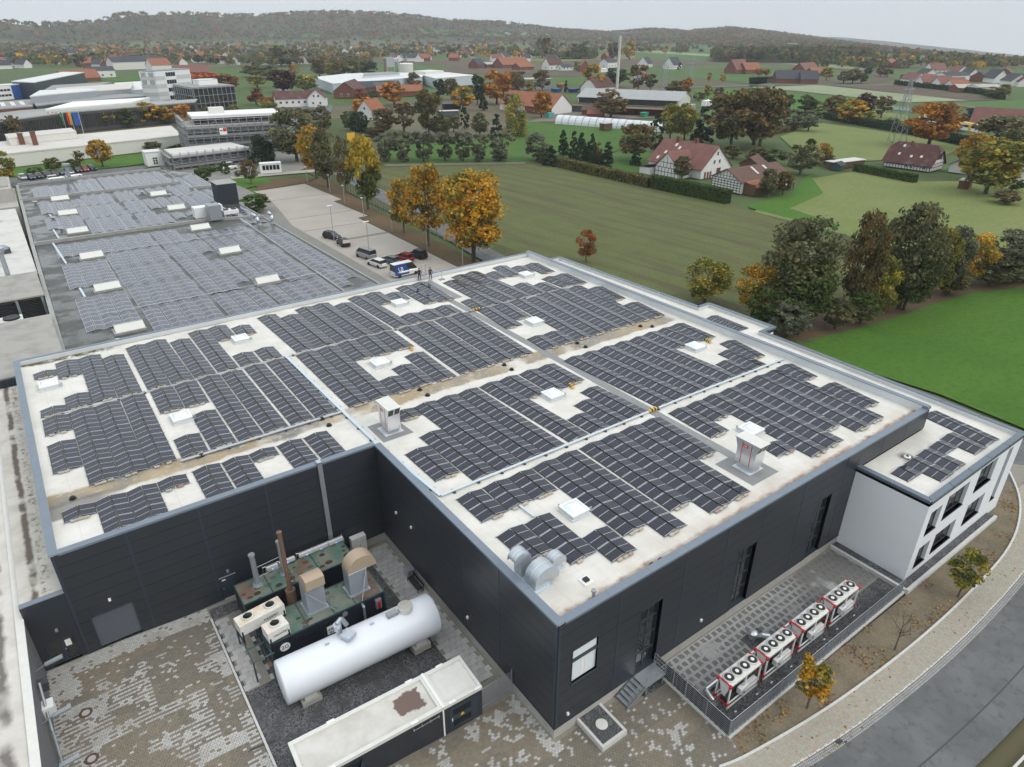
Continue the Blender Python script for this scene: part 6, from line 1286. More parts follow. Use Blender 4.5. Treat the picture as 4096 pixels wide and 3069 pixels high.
field('lawn',[(67.6,26.8),(79.1,27.2),(94.1,25.4),(110.6,24.9),(123.3,20),(150,12),(260,-60),(200,-140),(90,-80),(68,-14),(67.4,-2),(68.2,8),(66.6,20)], 'lawn',.014)
field('shrub_bed', G2('P8',(330,1540),(600,1500),(900,1430),(1200,1340),(1500,1235),(1800,1150),(2212,1105),(2212,990),(1500,1100),(900,1250),(350,1380)), 'leafy',.03)
field('meadow',[(130,81.5),(129.5,70),(129,60),(126,40),(135,22),(170,5),(230,-40),(330,20),(230,60)]+[(203,76),(201,97),(179,98),(160,88),(146,88)], 'meadow',.010)
field('meadow', G2('P4',(250,1100),(580,990),(1260,1085),(1730,1180),(1560,1260),(870,1300),(400,1240)), 'meadow',.014)
field('field_margin', G2('P8',(0,465),(300,545),(650,615),(720,640),(720,600),(330,470),(600,350),(480,190),(360,330),(100,420),(0,440)), 'lawn',.02)
field('farmyard', G2('P3',(1600,1500),(1750,1500),(1760,1420),(1900,1360),(1870,1440),(1700,1540)), 'dirtpath',.03)
field('farm_lawn', G2('P3',(20,1300),(320,1300),(900,1230),(1250,1060),(460,1000),(230,970),(0,1150)), 'grass',.02)
field('garden', G2('P3',(900,1240),(1240,1220),(1250,1420),(700,1350)), 'grass',.022)
field('willow_meadow', G2('P2',(1080,1330),(2212,1305),(2212,1100),(1080,1180)), 'grass',.016)
field('track', G2('P2',(1085,1338),(2212,1318),(2212,1306),(1085,1322))+[], 'dirtpath',.03)
field('farm_court', G2('P3',(220,980),(450,980),(930,960),(1240,950),(1310,930),(1240,880),(560,900),(400,930)), 'dirtpath',.03)
field('field', G2('P3',(480,690),(660,690),(830,640),(480,620)), 'grass',.03)
field('field', G2('P3',(1150,560),(1700,640),(2212,700),(2212,620),(1700,580),(1200,545)), 'cropgreen',.05);field('field', G2('P3',(1540,720),(2212,705),(2212,860),(1700,830)), 'lawn',.04)
field('field', G2('P4',(0,730),(560,770),(870,790),(870,860),(500,900),(250,920),(0,830)), 'lawn',.045);field('field', G2('P4',(0,625),(240,615),(180,665),(0,690)), 'lawn',.05)
field('pale_field', G2('P4',(0,705),(560,685),(1760,810),(1280,825),(870,785),(400,735)), 'palecrop',.06);field('ploughed_field', G2('P4',(690,690),(1160,680),(2030,800),(1765,815)), 'ploughed',.055)
field('pale_field', G2('P3',(2060,712),(2212,705),(2212,735)), 'palecrop',.061)
field('field', G2('P4',(1540,820),(2212,810),(2212,905),(1900,880)), 'cropgreen',.05);field('field', G2('P4',(1500,830),(1900,885),(2212,930),(2212,905),(1900,872),(1600,822)), 'stubble',.056)
field('cabbage_field', G2('P4',(1130,850),(1700,920),(1690,940),(1120,880)), mat('cabbage_blue',(0.16,0.21,0.20),.8,0,.2,(.8,.6,(0.10,0.13,0.10))),.06)
field('field', G2('P4',(1000,890),(1280,930),(1280,980),(900,960)), 'meadow',.052)
field('field', G2('P4',(0,495),(680,520),(1040,575),(1180,640),(980,670),(980,630),(1050,610),(700,560),(0,520)), 'ploughed',.07);field('field', G2('P4',(250,510),(680,522),(1020,560),(900,565),(600,540)), 'palecrop',.08);field('field', G2('P4',(0,520),(700,560),(0,550)), 'cropgreen',.081)
field('field', G2('P3',(1090,362),(1790,395),(1700,490),(1080,470)), 'cropgreen',.1);field('field', G2('P3',(1080,470),(1700,490),(1680,520),(400,545),(480,500)), 'ploughed',.11);field('field', G2('P3',(60,475),(900,440),(1090,455),(1080,470),(440,500)), 'meadow',.12)
field('field', G2('P3',(1100,400),(1720,440),(1710,455),(1090,420)), 'palecrop',.12);field('field', G2('P3',(770,455),(1060,455),(1000,475),(760,480)), 'stubble',.13);field('field', G2('P3',(60,580),(690,575),(660,620),(480,615),(60,620)), 'ploughed',.1)
field('field', G2('P3',(0,460),(480,435),(480,465),(0,480)), 'palecrop',.12);field('field', G2('P2',(840,505),(1690,535),(1330,570),(1000,560)), 'cropgreen',.09);field('field', G2('P2',(1250,510),(1880,480),(2212,500),(2212,600),(1340,585),(1690,540)), 'ploughed',.1);field('field', G2('P2',(830,495),(1800,490),(1250,512),(840,505)), 'ploughed',.11)
field('field', G2('P2',(1930,465),(2212,460),(2212,475),(1940,480)), 'palecrop',.12);field('field', G2('P1',(790,625),(1140,595),(1140,650),(900,660)), 'grass',.1);field('field', G2('P1',(1730,560),(1900,560),(2212,530),(2212,560),(1800,600)), 'grass',.1)
def thit(c, x, y, up=0.0):
    ox, oy, s=CROP[c];d=FWD+RGT*((ox+x*s-IW/2)/CF)-UPV*((oy+y*s-IH/2)/CF);hl=math.hypot(d.x,d.y);r=500.0
    while r < 4300:
        X, Y=CX+d.x/hl*r, CY+d.y/hl*r;Z=CZ+d.z/hl*r
        if Z <= terr(X,Y)[0]: return Vector((X,Y,terr(X,Y)[0]+up))
        r += 12
    return None
def hillfield(c, top, bot, m, n=14):
    mb=MB();Q=[]
    for k in range(n+1):
        col=[]
        for j in range(5):
            t=k/n;a=top(t);b=bot(t);col.append(thit(c, a[0]+(b[0]-a[0])*j/4, a[1]+(b[1]-a[1])*j/4,3.5))
        Q.append(col)
    for k in range(n):
        for j in range(4):
            q=[Q[k][j],Q[k][j+1],Q[k+1][j+1],Q[k+1][j]]
            if all(q): mb.add(q,[(0,1,2,3)])
    if mb.v: tag(mb.build('hill_field', M[m]), kind='structure')
lerp=lambda a, b: (lambda t: (a[0]+(b[0]-a[0])*t, a[1]+(b[1]-a[1])*t))
hillfield('P2', lerp((60,302),(680,284)) if False else (lambda t: (40+680*t,304-34*math.sin(PI*min(1,t*1.15)))), lerp((40,310),(720,312)), 'cropgreen')
hillfield('P2', lerp((1330,240),(2000,268)), lerp((1420,290),(2100,305)), 'cropgreen')
hillfield('P3', lerp((0,255),(700,300)), lerp((0,285),(650,318)), 'palecrop');hillfield('P4', lerp((480,350),(880,385)), lerp((480,372),(880,408)), 'cropgreen');hillfield('P4', lerp((1000,395),(1280,420)), lerp((1000,412),(1300,436)), 'palecrop');hillfield('P4', lerp((30,330),(420,352)), lerp((30,352),(420,372)), 'palecrop')
field('hall_lawn',[(-20,246),(-16,259.5),(9,265),(39,272.5),(46,262),(30,258),(21,243),(9,241),(-14,240)], 'lawn',.03)
field('gate_lawn',[(36,183),(46,188),(44,199),(35,200)], 'lawn',.03)
# car park, service road
M['lot']=mat('pale_lot_paving',(0.40,0.365,0.32),.85,0,.3,(.16,.6,(0.33,0.30,0.26),7));M['lotgrey']=mat('grey_lot_paving',(0.215,0.205,0.19),.85,0,.3,(.25,.5,(0.26,0.245,0.22),6))
field('service_road',[(22.6,66),(22,100),(21.6,130),(22,160),(25,200),(30,240),(62,240),(70,215),(58,200),(37,200),(36,178),(46,64)], 'lotgrey',.012)
field('car_park',[(36.7,177.6),(44,178.5),(52.2,179.9),(52.6,154.1),(49.9,153.1),(50.4,133.5),(47.5,132.9),(47.3,116.8),(46.7,87.3),(46.5,66),(32.6,66),(32.3,123.2),(32.2,135),(34.4,148.1),(37,164.9)], 'lot',.022)
for (x0,x1,y) in ((33.2,50,141),(32.4,47.4,128.5),(35,52,163)): MB().box(x0,x1,y-.22,y+.22,.0,.03).build('paving_band', M['lotgrey'], COL.objects['car_park'])
MB().box(37.5,47.4,116.3,117.5,.0,.05).build('cobble_band', mat('cobbles',(0.16,0.15,0.135),.8,0,.3,(3,.7,(0.3,0.28,0.25))), COL.objects['car_park'])
field('planting_bed',[(52.4,180.5),(60,186),(61,183),(57.3,160.6),(55,140.4),(53.3,123.7),(52.4,97.8),(51,84),(51,66),(46.9,66),(46.9,87),(47.5,116),(47.8,132.5),(50.6,133),(50.2,152.8),(52.8,153.8)], 'leafy',.02)
field('planting_bed',[(38,178.4),(52,180.6),(58,186),(53,192),(44,192),(40,186)], 'leafy',.019)
field('front_yard',[(24,205),(64,205),(70,232),(60,262),(24,262)], 'lotgrey',.013)
field('rear_car_park',[(-17,224),(14,224),(22,238),(9,240),(-14,239.5),(-18,240)], 'asphalt',.025);field('gate_path',[(37,199.5),(62,196),(64,200),(38,204)], 'lot',.026)
"""main road beyond the crossing"""
RD=dense([(82,262),(92,300),(108,345),(128,390),(146,430),(156,470),(170,540)],5);
strip('road', offs(RD,-4.5), offs(RD,4.5),.03, M['asphalt']);field('crossing',[(110,330),(132,352),(152,395),(140,420),(122,395),(100,350)], 'asphalt',.031)
field('road', G2('P2',(1130,850),(1500,835),(1620,820),(1630,832),(1500,850),(1140,862)), 'asphalt',.04)
strip('road',[tuple(at('P3',*q)[:2]) for q in ((1160,735),(1530,708),(1900,697),(2212,692))],[tuple(at('P3',*q)[:2]) for q in ((1160,722),(1530,700),(1900,688),(2212,684))],.09, M['asphalt'])
strip('road',[tuple(at('P4',*q)[:2]) for q in ((0,694),(200,684),(700,690),(1160,684))],[tuple(at('P4',*q)[:2]) for q in ((0,686),(200,678),(700,684),(1160,679))],.09, M['asphalt'])
# ================================================================== trees
M['leaf']=bpy.data.materials.new('foliage');M['leaf'].use_nodes=True;t_=M['leaf'].node_tree;b_p=t_.nodes['Principled BSDF'];b_p.inputs['Roughness'].default_value=.75;b_p.inputs['Specular IOR Level'].default_value=.18
a_t=t_.nodes.new('ShaderNodeAttribute');a_t.attribute_name='tone';oi=t_.nodes.new('ShaderNodeObjectInfo');hs=t_.nodes.new('ShaderNodeHueSaturation');mr_=t_.nodes.new('ShaderNodeMapRange');mr_.inputs[3].default_value=1.3;mr_.inputs[4].default_value=1.75
t_.links.new(oi.outputs['Random'], mr_.inputs[0]);t_.links.new(a_t.outputs['Color'], hs.inputs['Color']);t_.links.new(mr_.outputs[0], hs.inputs['Value']);t_.links.new(hs.outputs[0], b_p.inputs['Base Color'])
tr_=t_.nodes.new('ShaderNodeBsdfTranslucent');ms_=t_.nodes.new('ShaderNodeMixShader');ms_.inputs[0].default_value=.25;t_.links.new(hs.outputs[0], tr_.inputs[0]);t_.links.new(b_p.outputs[0], ms_.inputs[1]);t_.links.new(tr_.outputs[0], ms_.inputs[2]);t_.links.new(ms_.outputs[0], t_.nodes['Material Output'].inputs['Surface'])
M['bark']=mat('bark',(0.085,0.068,0.05),.9,0,.2,(3,.5,(0.05,0.042,0.032)))
M['twig']=mat('bare_twigs',(0.13,0.105,0.08),.9,0,.2)
def leafmesh(name, ctr, nrm, size, tone):
    n=len(ctr);rnd=NR.normal(size=(n,3));t1=np.cross(nrm, rnd);t1 /= (np.linalg.norm(t1,axis=1,keepdims=True)+1e-9);t2=np.cross(nrm, t1);s=size[:,None]*.5
    v=np.empty((n,4,3));v[:,0]=ctr-t1*s-t2*s*.7;v[:,1]=ctr+t1*s-t2*s*.7;v[:,2]=ctr+t1*s+t2*s*.7;v[:,3]=ctr-t1*s+t2*s*.7
    me=bpy.data.meshes.new(name);me.vertices.add(4*n);me.vertices.foreach_set('co', v.reshape(-1).astype(np.float32));me.loops.add(4*n);me.loops.foreach_set('vertex_index', np.arange(4*n,dtype=np.int32));me.polygons.add(n);me.polygons.foreach_set('loop_start', np.arange(0,4*n,4,dtype=np.int32));me.update(calc_edges=True)
    a=me.attributes.new('tone','FLOAT_COLOR','POINT');c=np.ones((n,4,4));c[:,:,:3]=tone[:,None,:];a.data.foreach_set('color', c.reshape(-1).astype(np.float32));me.materials.append(M['leaf']);return me
PAL={'gold':[(.40,.225,.022),(.30,.19,.024),(.17,.14,.026),(.085,.088,.022),(.34,.17,.02)],'green':[(.048,.072,.02),(.062,.086,.024),(.085,.098,.028),(.04,.058,.018)],'olive':[(.085,.088,.042),(.108,.108,.055),(.062,.066,.032),(.13,.12,.055)],
 'greyolive':[(.125,.135,.085),(.09,.10,.06),(.15,.155,.105),(.07,.08,.045)],'orange':[(.31,.135,.022),(.23,.10,.02),(.15,.078,.02),(.36,.17,.025)],'rust':[(.20,.075,.025),(.13,.06,.022),(.085,.062,.028),(.24,.07,.025)],'brown':[(.115,.082,.036),(.085,.066,.03),(.14,.095,.038),(.075,.072,.03)],
 'dark':[(.016,.030,.016),(.024,.042,.021),(.032,.052,.026)],'copper':[(.036,.018,.017),(.052,.023,.019),(.07,.03,.022)],'red':[(.30,.055,.022),(.37,.11,.022),(.22,.05,.024)],'yellowgreen':[(.19,.175,.032),(.12,.125,.032),(.26,.205,.032),(.08,.09,.026)],'mixed':[(.062,.08,.026),(.085,.085,.035),(.15,.125,.03),(.055,.062,.026),(.11,.08,.034)],
 'twolevel':[(.30,.22,.026),(.062,.075,.022)],'bluegreen':[(.055,.08,.075),(.04,.062,.06)],'hedge':[(.045,.078,.018),(.058,.095,.022),(.038,.062,.016)]}
def shape_r(sh, t):
    if sh == 'round': return max(0,1-abs(2*t-1)**2.3)**.5*(1.0 if t > .5 else .93+.07*t*2)
    if sh == 'tall': return max(0,(1-abs(2*t-1)**2.8))**.55*(.82+.18*math.sin(t*PI))
    if sh == 'cone': return (1-t)**.85*.98+.02
    if sh == 'column': return min(1,(1-t)*3.2)**.7*min(1,.7+t)
    if sh == 'spread': return max(0,1-(1-t)**3.2)**.5*max(0,1-max(0,(t-.55)/.45)**2.6)**.5
    if sh == 'ball': return max(0,1-abs(2*t-1)**2)**.5
    if sh == 'fan': return (.25+.75*min(1,t*1.5))*max(0,1-max(0,(t-.62)/.38)**2.2)**.5
    if sh == 'weep': return max(0,1-(t)**3)**.5*(.8+.2*(1-t))
    if sh == 'box': return 1.0
    return 1.0
def crown_mesh(sp, sh, seed, H=10., R=3.6, z0=2.0, nc=70, nl=5200, leaf=.34, sparse=0., clr=.27, name='crown'):
    rs=np.random.RandomState(seed);pal=np.array(PAL[sp]);cs=[]
    for i in range(nc):
        t=rs.uniform(.04,.97) if sh != 'cone' else 1-math.sqrt(rs.uniform(0,1))*.98;rr=shape_r(sh,t)*R;a=rs.uniform(0,2*PI);q=rs.uniform(.25,1)**.5*(1-clr*.75);cs.append((rr*q*math.cos(a), rr*q*math.sin(a), z0+(H-z0)*t, rr))
    cs=np.array(cs);w=np.full(nc,1.0);w=rs.uniform(.4,1.4,nc)*(1 if sparse == 0 else np.where(rs.rand(nc) < sparse,.12,1.3));idx=rs.choice(nc, nl, p=w/w.sum())
    dirs=rs.normal(size=(nl,3));dirs[:,2]=dirs[:,2]*.85+.25;dirs /= np.linalg.norm(dirs,axis=1,keepdims=True);cr=R*clr*rs.uniform(.75,1.35,nc)
    if sh in ('cone','column'): cr *= .62
    rad=cr[idx]*rs.uniform(.35,1.08,nl)**.6;p=cs[idx,:3]+dirs*rad[:,None]*np.array([1,1,.8])
    if sh == 'weep': p[:,2] -= np.abs(rs.normal(0,1,nl))*H*.10
    n=dirs+rs.normal(size=(nl,3))*.75;n /= np.linalg.norm(n,axis=1,keepdims=True)
    ci=rs.randint(0,len(pal),nc)
    if sp == 'twolevel': ci=(cs[:,2] < z0+(H-z0)*.42+rs.normal(0,.6,nc)).astype(int)
    tone=pal[ci[idx]];k=rs.rand(nl) < .22;tone=np.where(k[:,None], pal[rs.randint(0,len(pal),nl)] if sp != 'twolevel' else tone, tone)*rs.uniform(.7,1.3,(nl,1));return leafmesh(name, p, n, leaf*rs.uniform(.6,1.35,nl), tone)
def limb_mesh(seed, H=10., R=3.6, z0=2.0, twigs=0, r0=.22, m='bark', name='trunk', fork=2):
    rs=random.Random(seed);b=MB()
    def seg(p, d, L, r, lev):
        q=p+d*L;b.cyl(p,q,r,r*.62,6 if lev < 2 else 3,0,None,False)
        if lev >= (3 if twigs else 2): return
        for k in range(3 if lev == 0 else (3 if twigs else 2)):
            v=Vector((rs.uniform(-1,1),rs.uniform(-1,1),rs.uniform(.25,1.0))).normalized();dd=(d*.55+v*.75).normalized();seg(p+d*L*rs.uniform(.72,1.0), dd, L*rs.uniform(.55,.75), r*.55, lev+1)
    b.cyl((0,0,-.2),(0,0,z0+.1*H),r0*1.15,r0*.8,8,0,None,False);seg(Vector((0,0,z0+.1*H)),Vector((rs.uniform(-.1,.1),rs.uniform(-.1,.1),1)).normalized(),H*.26,r0*.8,0)
    if twigs:
        for k in range(5):
            a=rs.uniform(0,2*PI);seg(Vector((0,0,z0+H*rs.uniform(0,.22))),Vector((math.cos(a)*.7,math.sin(a)*.7,.75)).normalized(),H*.24,r0*.45,1)
    return b.mesh(name, M[m])
TRUNK=[limb_mesh(s) for s in (1,2)];TWIG=[limb_mesh(s,twigs=1,m='twig') for s in (3,4)];CONT=MB().cyl((0,0,-.2),(0,0,8.5),.2,.05,7).mesh('trunk', M['bark'])
PROT={}
def proto(sp, sh, det, sparse, var):
    k=(sp,sh,det,sparse,var)
    if k not in PROT:
        nl, lf, nc={3:(8200,.27,85),2:(3600,.40,60),1:(1100,.72,38),0:(300,1.35,20)}[det]
        if sparse: nl=int(nl*.62)
        z0={'weep':.6,'cone':.3,'column':.2,'ball':1.6,'fan':.3}.get(sh,1.9);PROT[k]=crown_mesh(sp,sh,hash((sp,sh,var,3)) % 99991 if False else (sum(map(ord,sp+sh))*7+var*31+det),10.,3.6,z0,nc,nl,lf,.45 if sparse else 0,.20 if sh in('ball','fan') else .27)
    return PROT[k]
TG={}
def tree(sp, sh, x, y, H, R, label, group, det=None, sparse=0, z=0.0, name=None):
    dist=math.hypot(x-CX,y-CY)
    if det is None: det=3 if dist < 150 else 2 if dist < 330 else 1 if dist < 750 else 0
    nm=name or ('conifer_tree' if sh in ('cone','column') and sp in ('dark','bluegreen') else 'willow_tree' if sp == 'greyolive' else 'broadleaf_tree')
    r=thing(nm, label, 'tree' if H > 3.2 else 'shrub',(x,y,z), NR.uniform(0,2*PI), group);s=(R/3.6, R/3.6, H/10.)
    inst('crown', proto(sp,sh,det,sparse,NR.randint(0,3)), r,(0,0,0),(0,0,0), s)
    if sh in ('cone','column','box'): inst('trunk', CONT, r,(0,0,0),(0,0,0),(min(1.5,s[0]*1.6),min(1.5,s[0]*1.6),s[2]*.9))
    else: inst('trunk',(TWIG if sparse else TRUNK)[NR.randint(0,2)], r,(0,0,0),(0,0,NR.uniform(0,6)),(s[0]*1.0,s[1]*1.0,s[2]*(.94 if sparse else .86)))
    return r
def bare(x, y, H, R, label, group): 
    r=thing('bare_tree', label, 'tree',(x,y,0), NR.uniform(0,6), group);inst('trunk', TWIG[NR.randint(0,2)], r,(0,0,0),(0,0,0),(R/2.6,R/2.6,H/8.6));inst('twigs', proto('brown','round',1,1,NR.randint(0,3)), r,(0,0,0),(0,0,0),(R/3.9,R/3.9,H/10.));return r
def TT(sp, sh, c, bx, by, ty, w, label, group='trees among the fields and farms', sparse=0, det=None, hadd=0):
    B, H=topof(c,(bx,by),(bx,ty));d=math.sqrt((B.x-CX)**2+(B.y-CY)**2+CZ**2);R=max(.5, w*CROP[c][2]/2*d/CF);H=max(1.0, min(H+hadd,40));return (bare(B.x,B.y,H,R,label,group) if sp == 'bare' else tree(sp,sh,B.x,B.y,H,R*1.05,label,group,det,sparse))
g1='trees along the car park lane'
TT('gold','round','P6',1800,895,190,520,'big dense golden maple at the roof corner beside the lane',g1);TT('gold','tall','P6',1435,775,130,360,'half bare golden tree left of the big golden maple',g1,1);TT('gold','tall','P6',1240,668,230,230,'thin half bare yellow tree between lamp posts by the mesh fence',g1,1)
TT('twolevel','tall','P6',950,480,-90,255,'tall tree with yellow top and green skirt by the mesh fence',g1);TT('brown','tall','P6',775,350,-100,170,'slender brownish half bare tree by the mesh fence',g1,1);TT('olive','tall','P6',628,300,-150,200,'tall olive tree beside the gate at the lot corner',g1);TT('gold','tall','P6',535,230,-190,230,'orange yellow maple at the entrance gate',g1)
TT('olive','round','P2',380,1300,890,360,'large dull olive tree beside the scaffolded block',g1);TT('dark','weep','P2',100,1310,1090,230,'dark green weeping tree in front of the scaffold',g1);TT('brown','round','P2',10,1480,1290,130,'small bare brown tree on the gate lawn',g1,1)
gs='clipped shrubs near the gate'
TT('hedge','ball','P1',1645,1470,1365,118,'round clipped dark green bush behind the old hall roof',gs);TT('hedge','column','P1',1815,1400,1298,80,'clipped column shaped bush beside the white van',gs);TT('hedge','ball','P5',2065,500,360,225,'broad domed green bush beside the black roof shed',gs);TT('hedge','ball','P1',1650,1390,1340,130,'low green shrub in front of the scaffold',gs);TT('olive','ball','P1',1920,1420,1375,70,'small olive shrub near the white kiosk',gs)
TT('rust','tall','P7',690,905,690,170,'small red brown tree standing in the sprouting field edge','trees behind the annex',1,None,1.0);TT('yellowgreen','round','P7',1640,1240,945,390,'yellow green tree behind the annex upstand','trees behind the annex',1,None,1.0);TT('gold','round','P7',2030,1370,975,330,'golden yellow tree behind the annex corner','trees behind the annex',1,None,1.0)
gh='tall hedge trees between the field and bright lawn'
for a in (('olive','round','P8',350,1400,590,560,'broad grey twiggy tree at left end of the tall hedge',1),('green','round','P8',380,1430,900,480,'green leafy tree under the grey twiggy one',0),('brown','tall','P8',830,1350,520,280,'tall brown green tree second in the tall hedge',0),('yellowgreen','tall','P8',1010,1330,850,230,'yellow tree squeezed in the middle of the tall hedge',0),('olive','tall','P8',1200,1280,450,430,'tallest dark olive tree of the tall hedge',0),('green','round','P8',1240,1290,830,330,'dark leafy tree in front of the tallest hedge tree',0),('yellowgreen','tall','P8',1450,1195,640,250,'green yellow tree right of the tallest hedge tree',0),('greyolive','tall','P8',1570,1160,640,220,'feathery grey green tree in the tall hedge',0),('gold','tall','P8',1730,1100,690,270,'brown gold feathery tree in the tall hedge',1),('olive','ball','P8',1930,1085,820,340,'round olive bush at the right part of the hedge',0),('greyolive','fan','P8',2080,1065,660,380,'dark grey feathery willow at the right end of hedge',0),('greyolive','fan','P8',2215,1060,700,260,'second feathery willow at the frame edge',0),('yellowgreen','ball','P8',1080,1300,1130,170,'bright yellow bush low in the hedge',0),('green','ball','P8',890,1400,1140,270,'leafy green bush at the hedge foot',0),('greyolive','ball','P8',300,1510,1225,330,'grey green willow bush beside the annex notch',0),('olive','ball','P8',690,1440,1200,230,'olive bush between hedge foot shrubs',0),('green','ball','P8',120,1440,1100,330,'green bush behind the annex corner wall',0),('mixed','ball','P8',1600,1160,940,260,'mixed bush under the feathery hedge trees',0)):
    TT(a[0],a[1],a[2],a[3],a[4],a[5],a[6],a[7],gh,a[8])
gw='pollard willows in the meadow row'
for i,(x,yb,yt,w) in enumerate(((1090,1300,1075,170),(1230,1300,1055,200),(1400,1300,1055,200),(1570,1290,1065,180),(1715,1300,1065,170),(1840,1300,1085,160),(2010,1295,1055,230))): TT('greyolive','fan','P2',x,yb,yt,w,'grey green pollard willow, %s from the left in the meadow row' % ('first','second','third','fourth','fifth','sixth','last')[i],gw)
gc='conifers along the farm hedge'
for i,a in enumerate(((505,1250,1045,120),(590,1290,1040,105),(650,1330,1032,135),(735,1335,1075,120),(785,1330,1110,110),(860,1345,1140,150),(400,1330,1150,170),(1090,1330,1180,115),(700,1300,1120,110))): TT('dark' if i not in (4,) else 'brown','cone','P3',a[0],a[1],a[2],a[3],'dark conifer number %d along the farm hedge' % (i+1) if False else 'dark pointed conifer in the farm hedge, %s' % ('leftmost tall one','slim one next to the tallest','tallest of all','right of the tallest','brownish one','broad low one','low bushy one at the left end','single one under the brown tree','small one between')[i],gc)
TT('dark','column','P3',1245,1215,922,112,'tall dark columnar cypress behind the farmhouse',gc);TT('greyolive','ball','P3',300,1290,1080,220,'olive willow bush left of the conifers',gw);TT('gold','ball','P3',760,1310,1185,95,'small yellow bush among the conifers',gc)
gf='trees around the half timbered farm'
for a in (('brown','round','P3',1080,1295,1005,330,'broad brown tree right of the farm conifers',1),('yellowgreen','tall','P3',1365,1120,845,175,'yellow green poplar left of a dark conifer',0),('yellowgreen','tall','P3',1480,1125,850,190,'second yellow green poplar by the white trailers',0),('dark','cone','P3',1620,1150,845,200,'dark spreading conifer behind the farmhouse roof',0),('brown','round','P3',1850,1200,735,370,'very large brown tree behind the farm roof',0),('olive','round','P3',2040,1160,725,360,'very large olive tree beside the brown one',0),('brown','round','P4',80,1200,725,330,'large brown tree behind the half timbered barn',0),('olive','round','P3',1460,1440,1265,150,'small olive fruit tree before the farmhouse front',0),('olive','round','P4',150,1580,1365,150,'grey olive fruit tree in front of the barn',0),('mixed','round','P4',270,1565,1380,125,'small leafy fruit tree at the barn end',0),('olive','ball','P3',2060,1310,1190,180,'olive bush beside the small tiled shed',0),('green','ball','P4',180,1320,1200,240,'dark green bush right of the tiled shed',0),('mixed','ball','P4',60,1290,1185,140,'green bush left of the barn ridge',0),('olive','round','P4',410,1400,1175,270,'grey twiggy tree right of the barn',1),('green','tall','P4',480,1260,1120,80,'slim green tree behind the grey twiggy one',0),('gold','tall','P4',580,1310,1160,130,'yellow brown tree left of the pale shed',0),('brown','ball','P4',620,1330,1240,120,'brown bush beside the pale shed',0),('mixed','ball','P3',1870,1270,1170,150,'bush behind the white farm gable',0)):
    TT(*a[:8],gf,a[8])
for a in (('orange','round','P4',1440,1185,830,345,'huge orange oak beside the train and red roofed house',0),('yellowgreen','round','P4',1900,1560,1140,400,'big yellow green tree in front of right farm buildings',0),('gold','tall','P4',1760,1440,1075,220,'brownish gold tree behind the big yellow green one',0),('greyolive','ball','P4',335,1040,883,150,'left of two round pollard willows in the meadow',0),('greyolive','ball','P4',475,1055,893,165,'right of two round pollard willows in the meadow',0),('gold','round','P4',800,990,805,210,'yellow tree above the ivy bank',0),('copper','round','P4',930,925,760,165,'dark brown purple tree above the ivy bank',0),('brown','round','P4',680,940,775,145,'dull brown tree left of the yellow one',0),('green','round','P4',450,905,770,135,'dark green round tree above the meadow corner',0),('brown','ball','P4',555,905,815,130,'low brown tree between two round ones',0),('bluegreen','cone','P4',1752,1015,855,150,'blue green spruce near the red roof',0),('bare','round','P4',1060,950,775,150,'bare grey tree left of the lattice pylon',0),('green','tall','P4',310,885,768,85,'slim green tree near the meadow corner',0),('olive','round','P4',1980,1180,945,330,'olive tree before the red roof at the right',0),('mixed','round','P4',2140,1250,1050,200,'bushy tree near the right frame edge',0),('green','ball','P4',2110,1535,1425,130,'dark bush beside the white garage',0),('brown','ball','P4',2060,1640,1540,170,'brown bush at the meadow corner',0),('yellowgreen','round','P4',950,985,900,110,'small yellow tree next to the dark one',0),('brown','ball','P4',210,920,825,150,'brown bush row at the meadow edge',0),('mixed','ball','P4',1150,1000,950,110,'bush beside the pylon foot',0),('green','ball','P4',2060,1290,1180,200,'dark bush by the railway',0),('olive','ball','P4',1680,1050,990,120,'olive bush under the spruce',0)):
    TT(*a[:8],'trees in the right meadows',a[8])
gm='trees between the junction and the far factory'
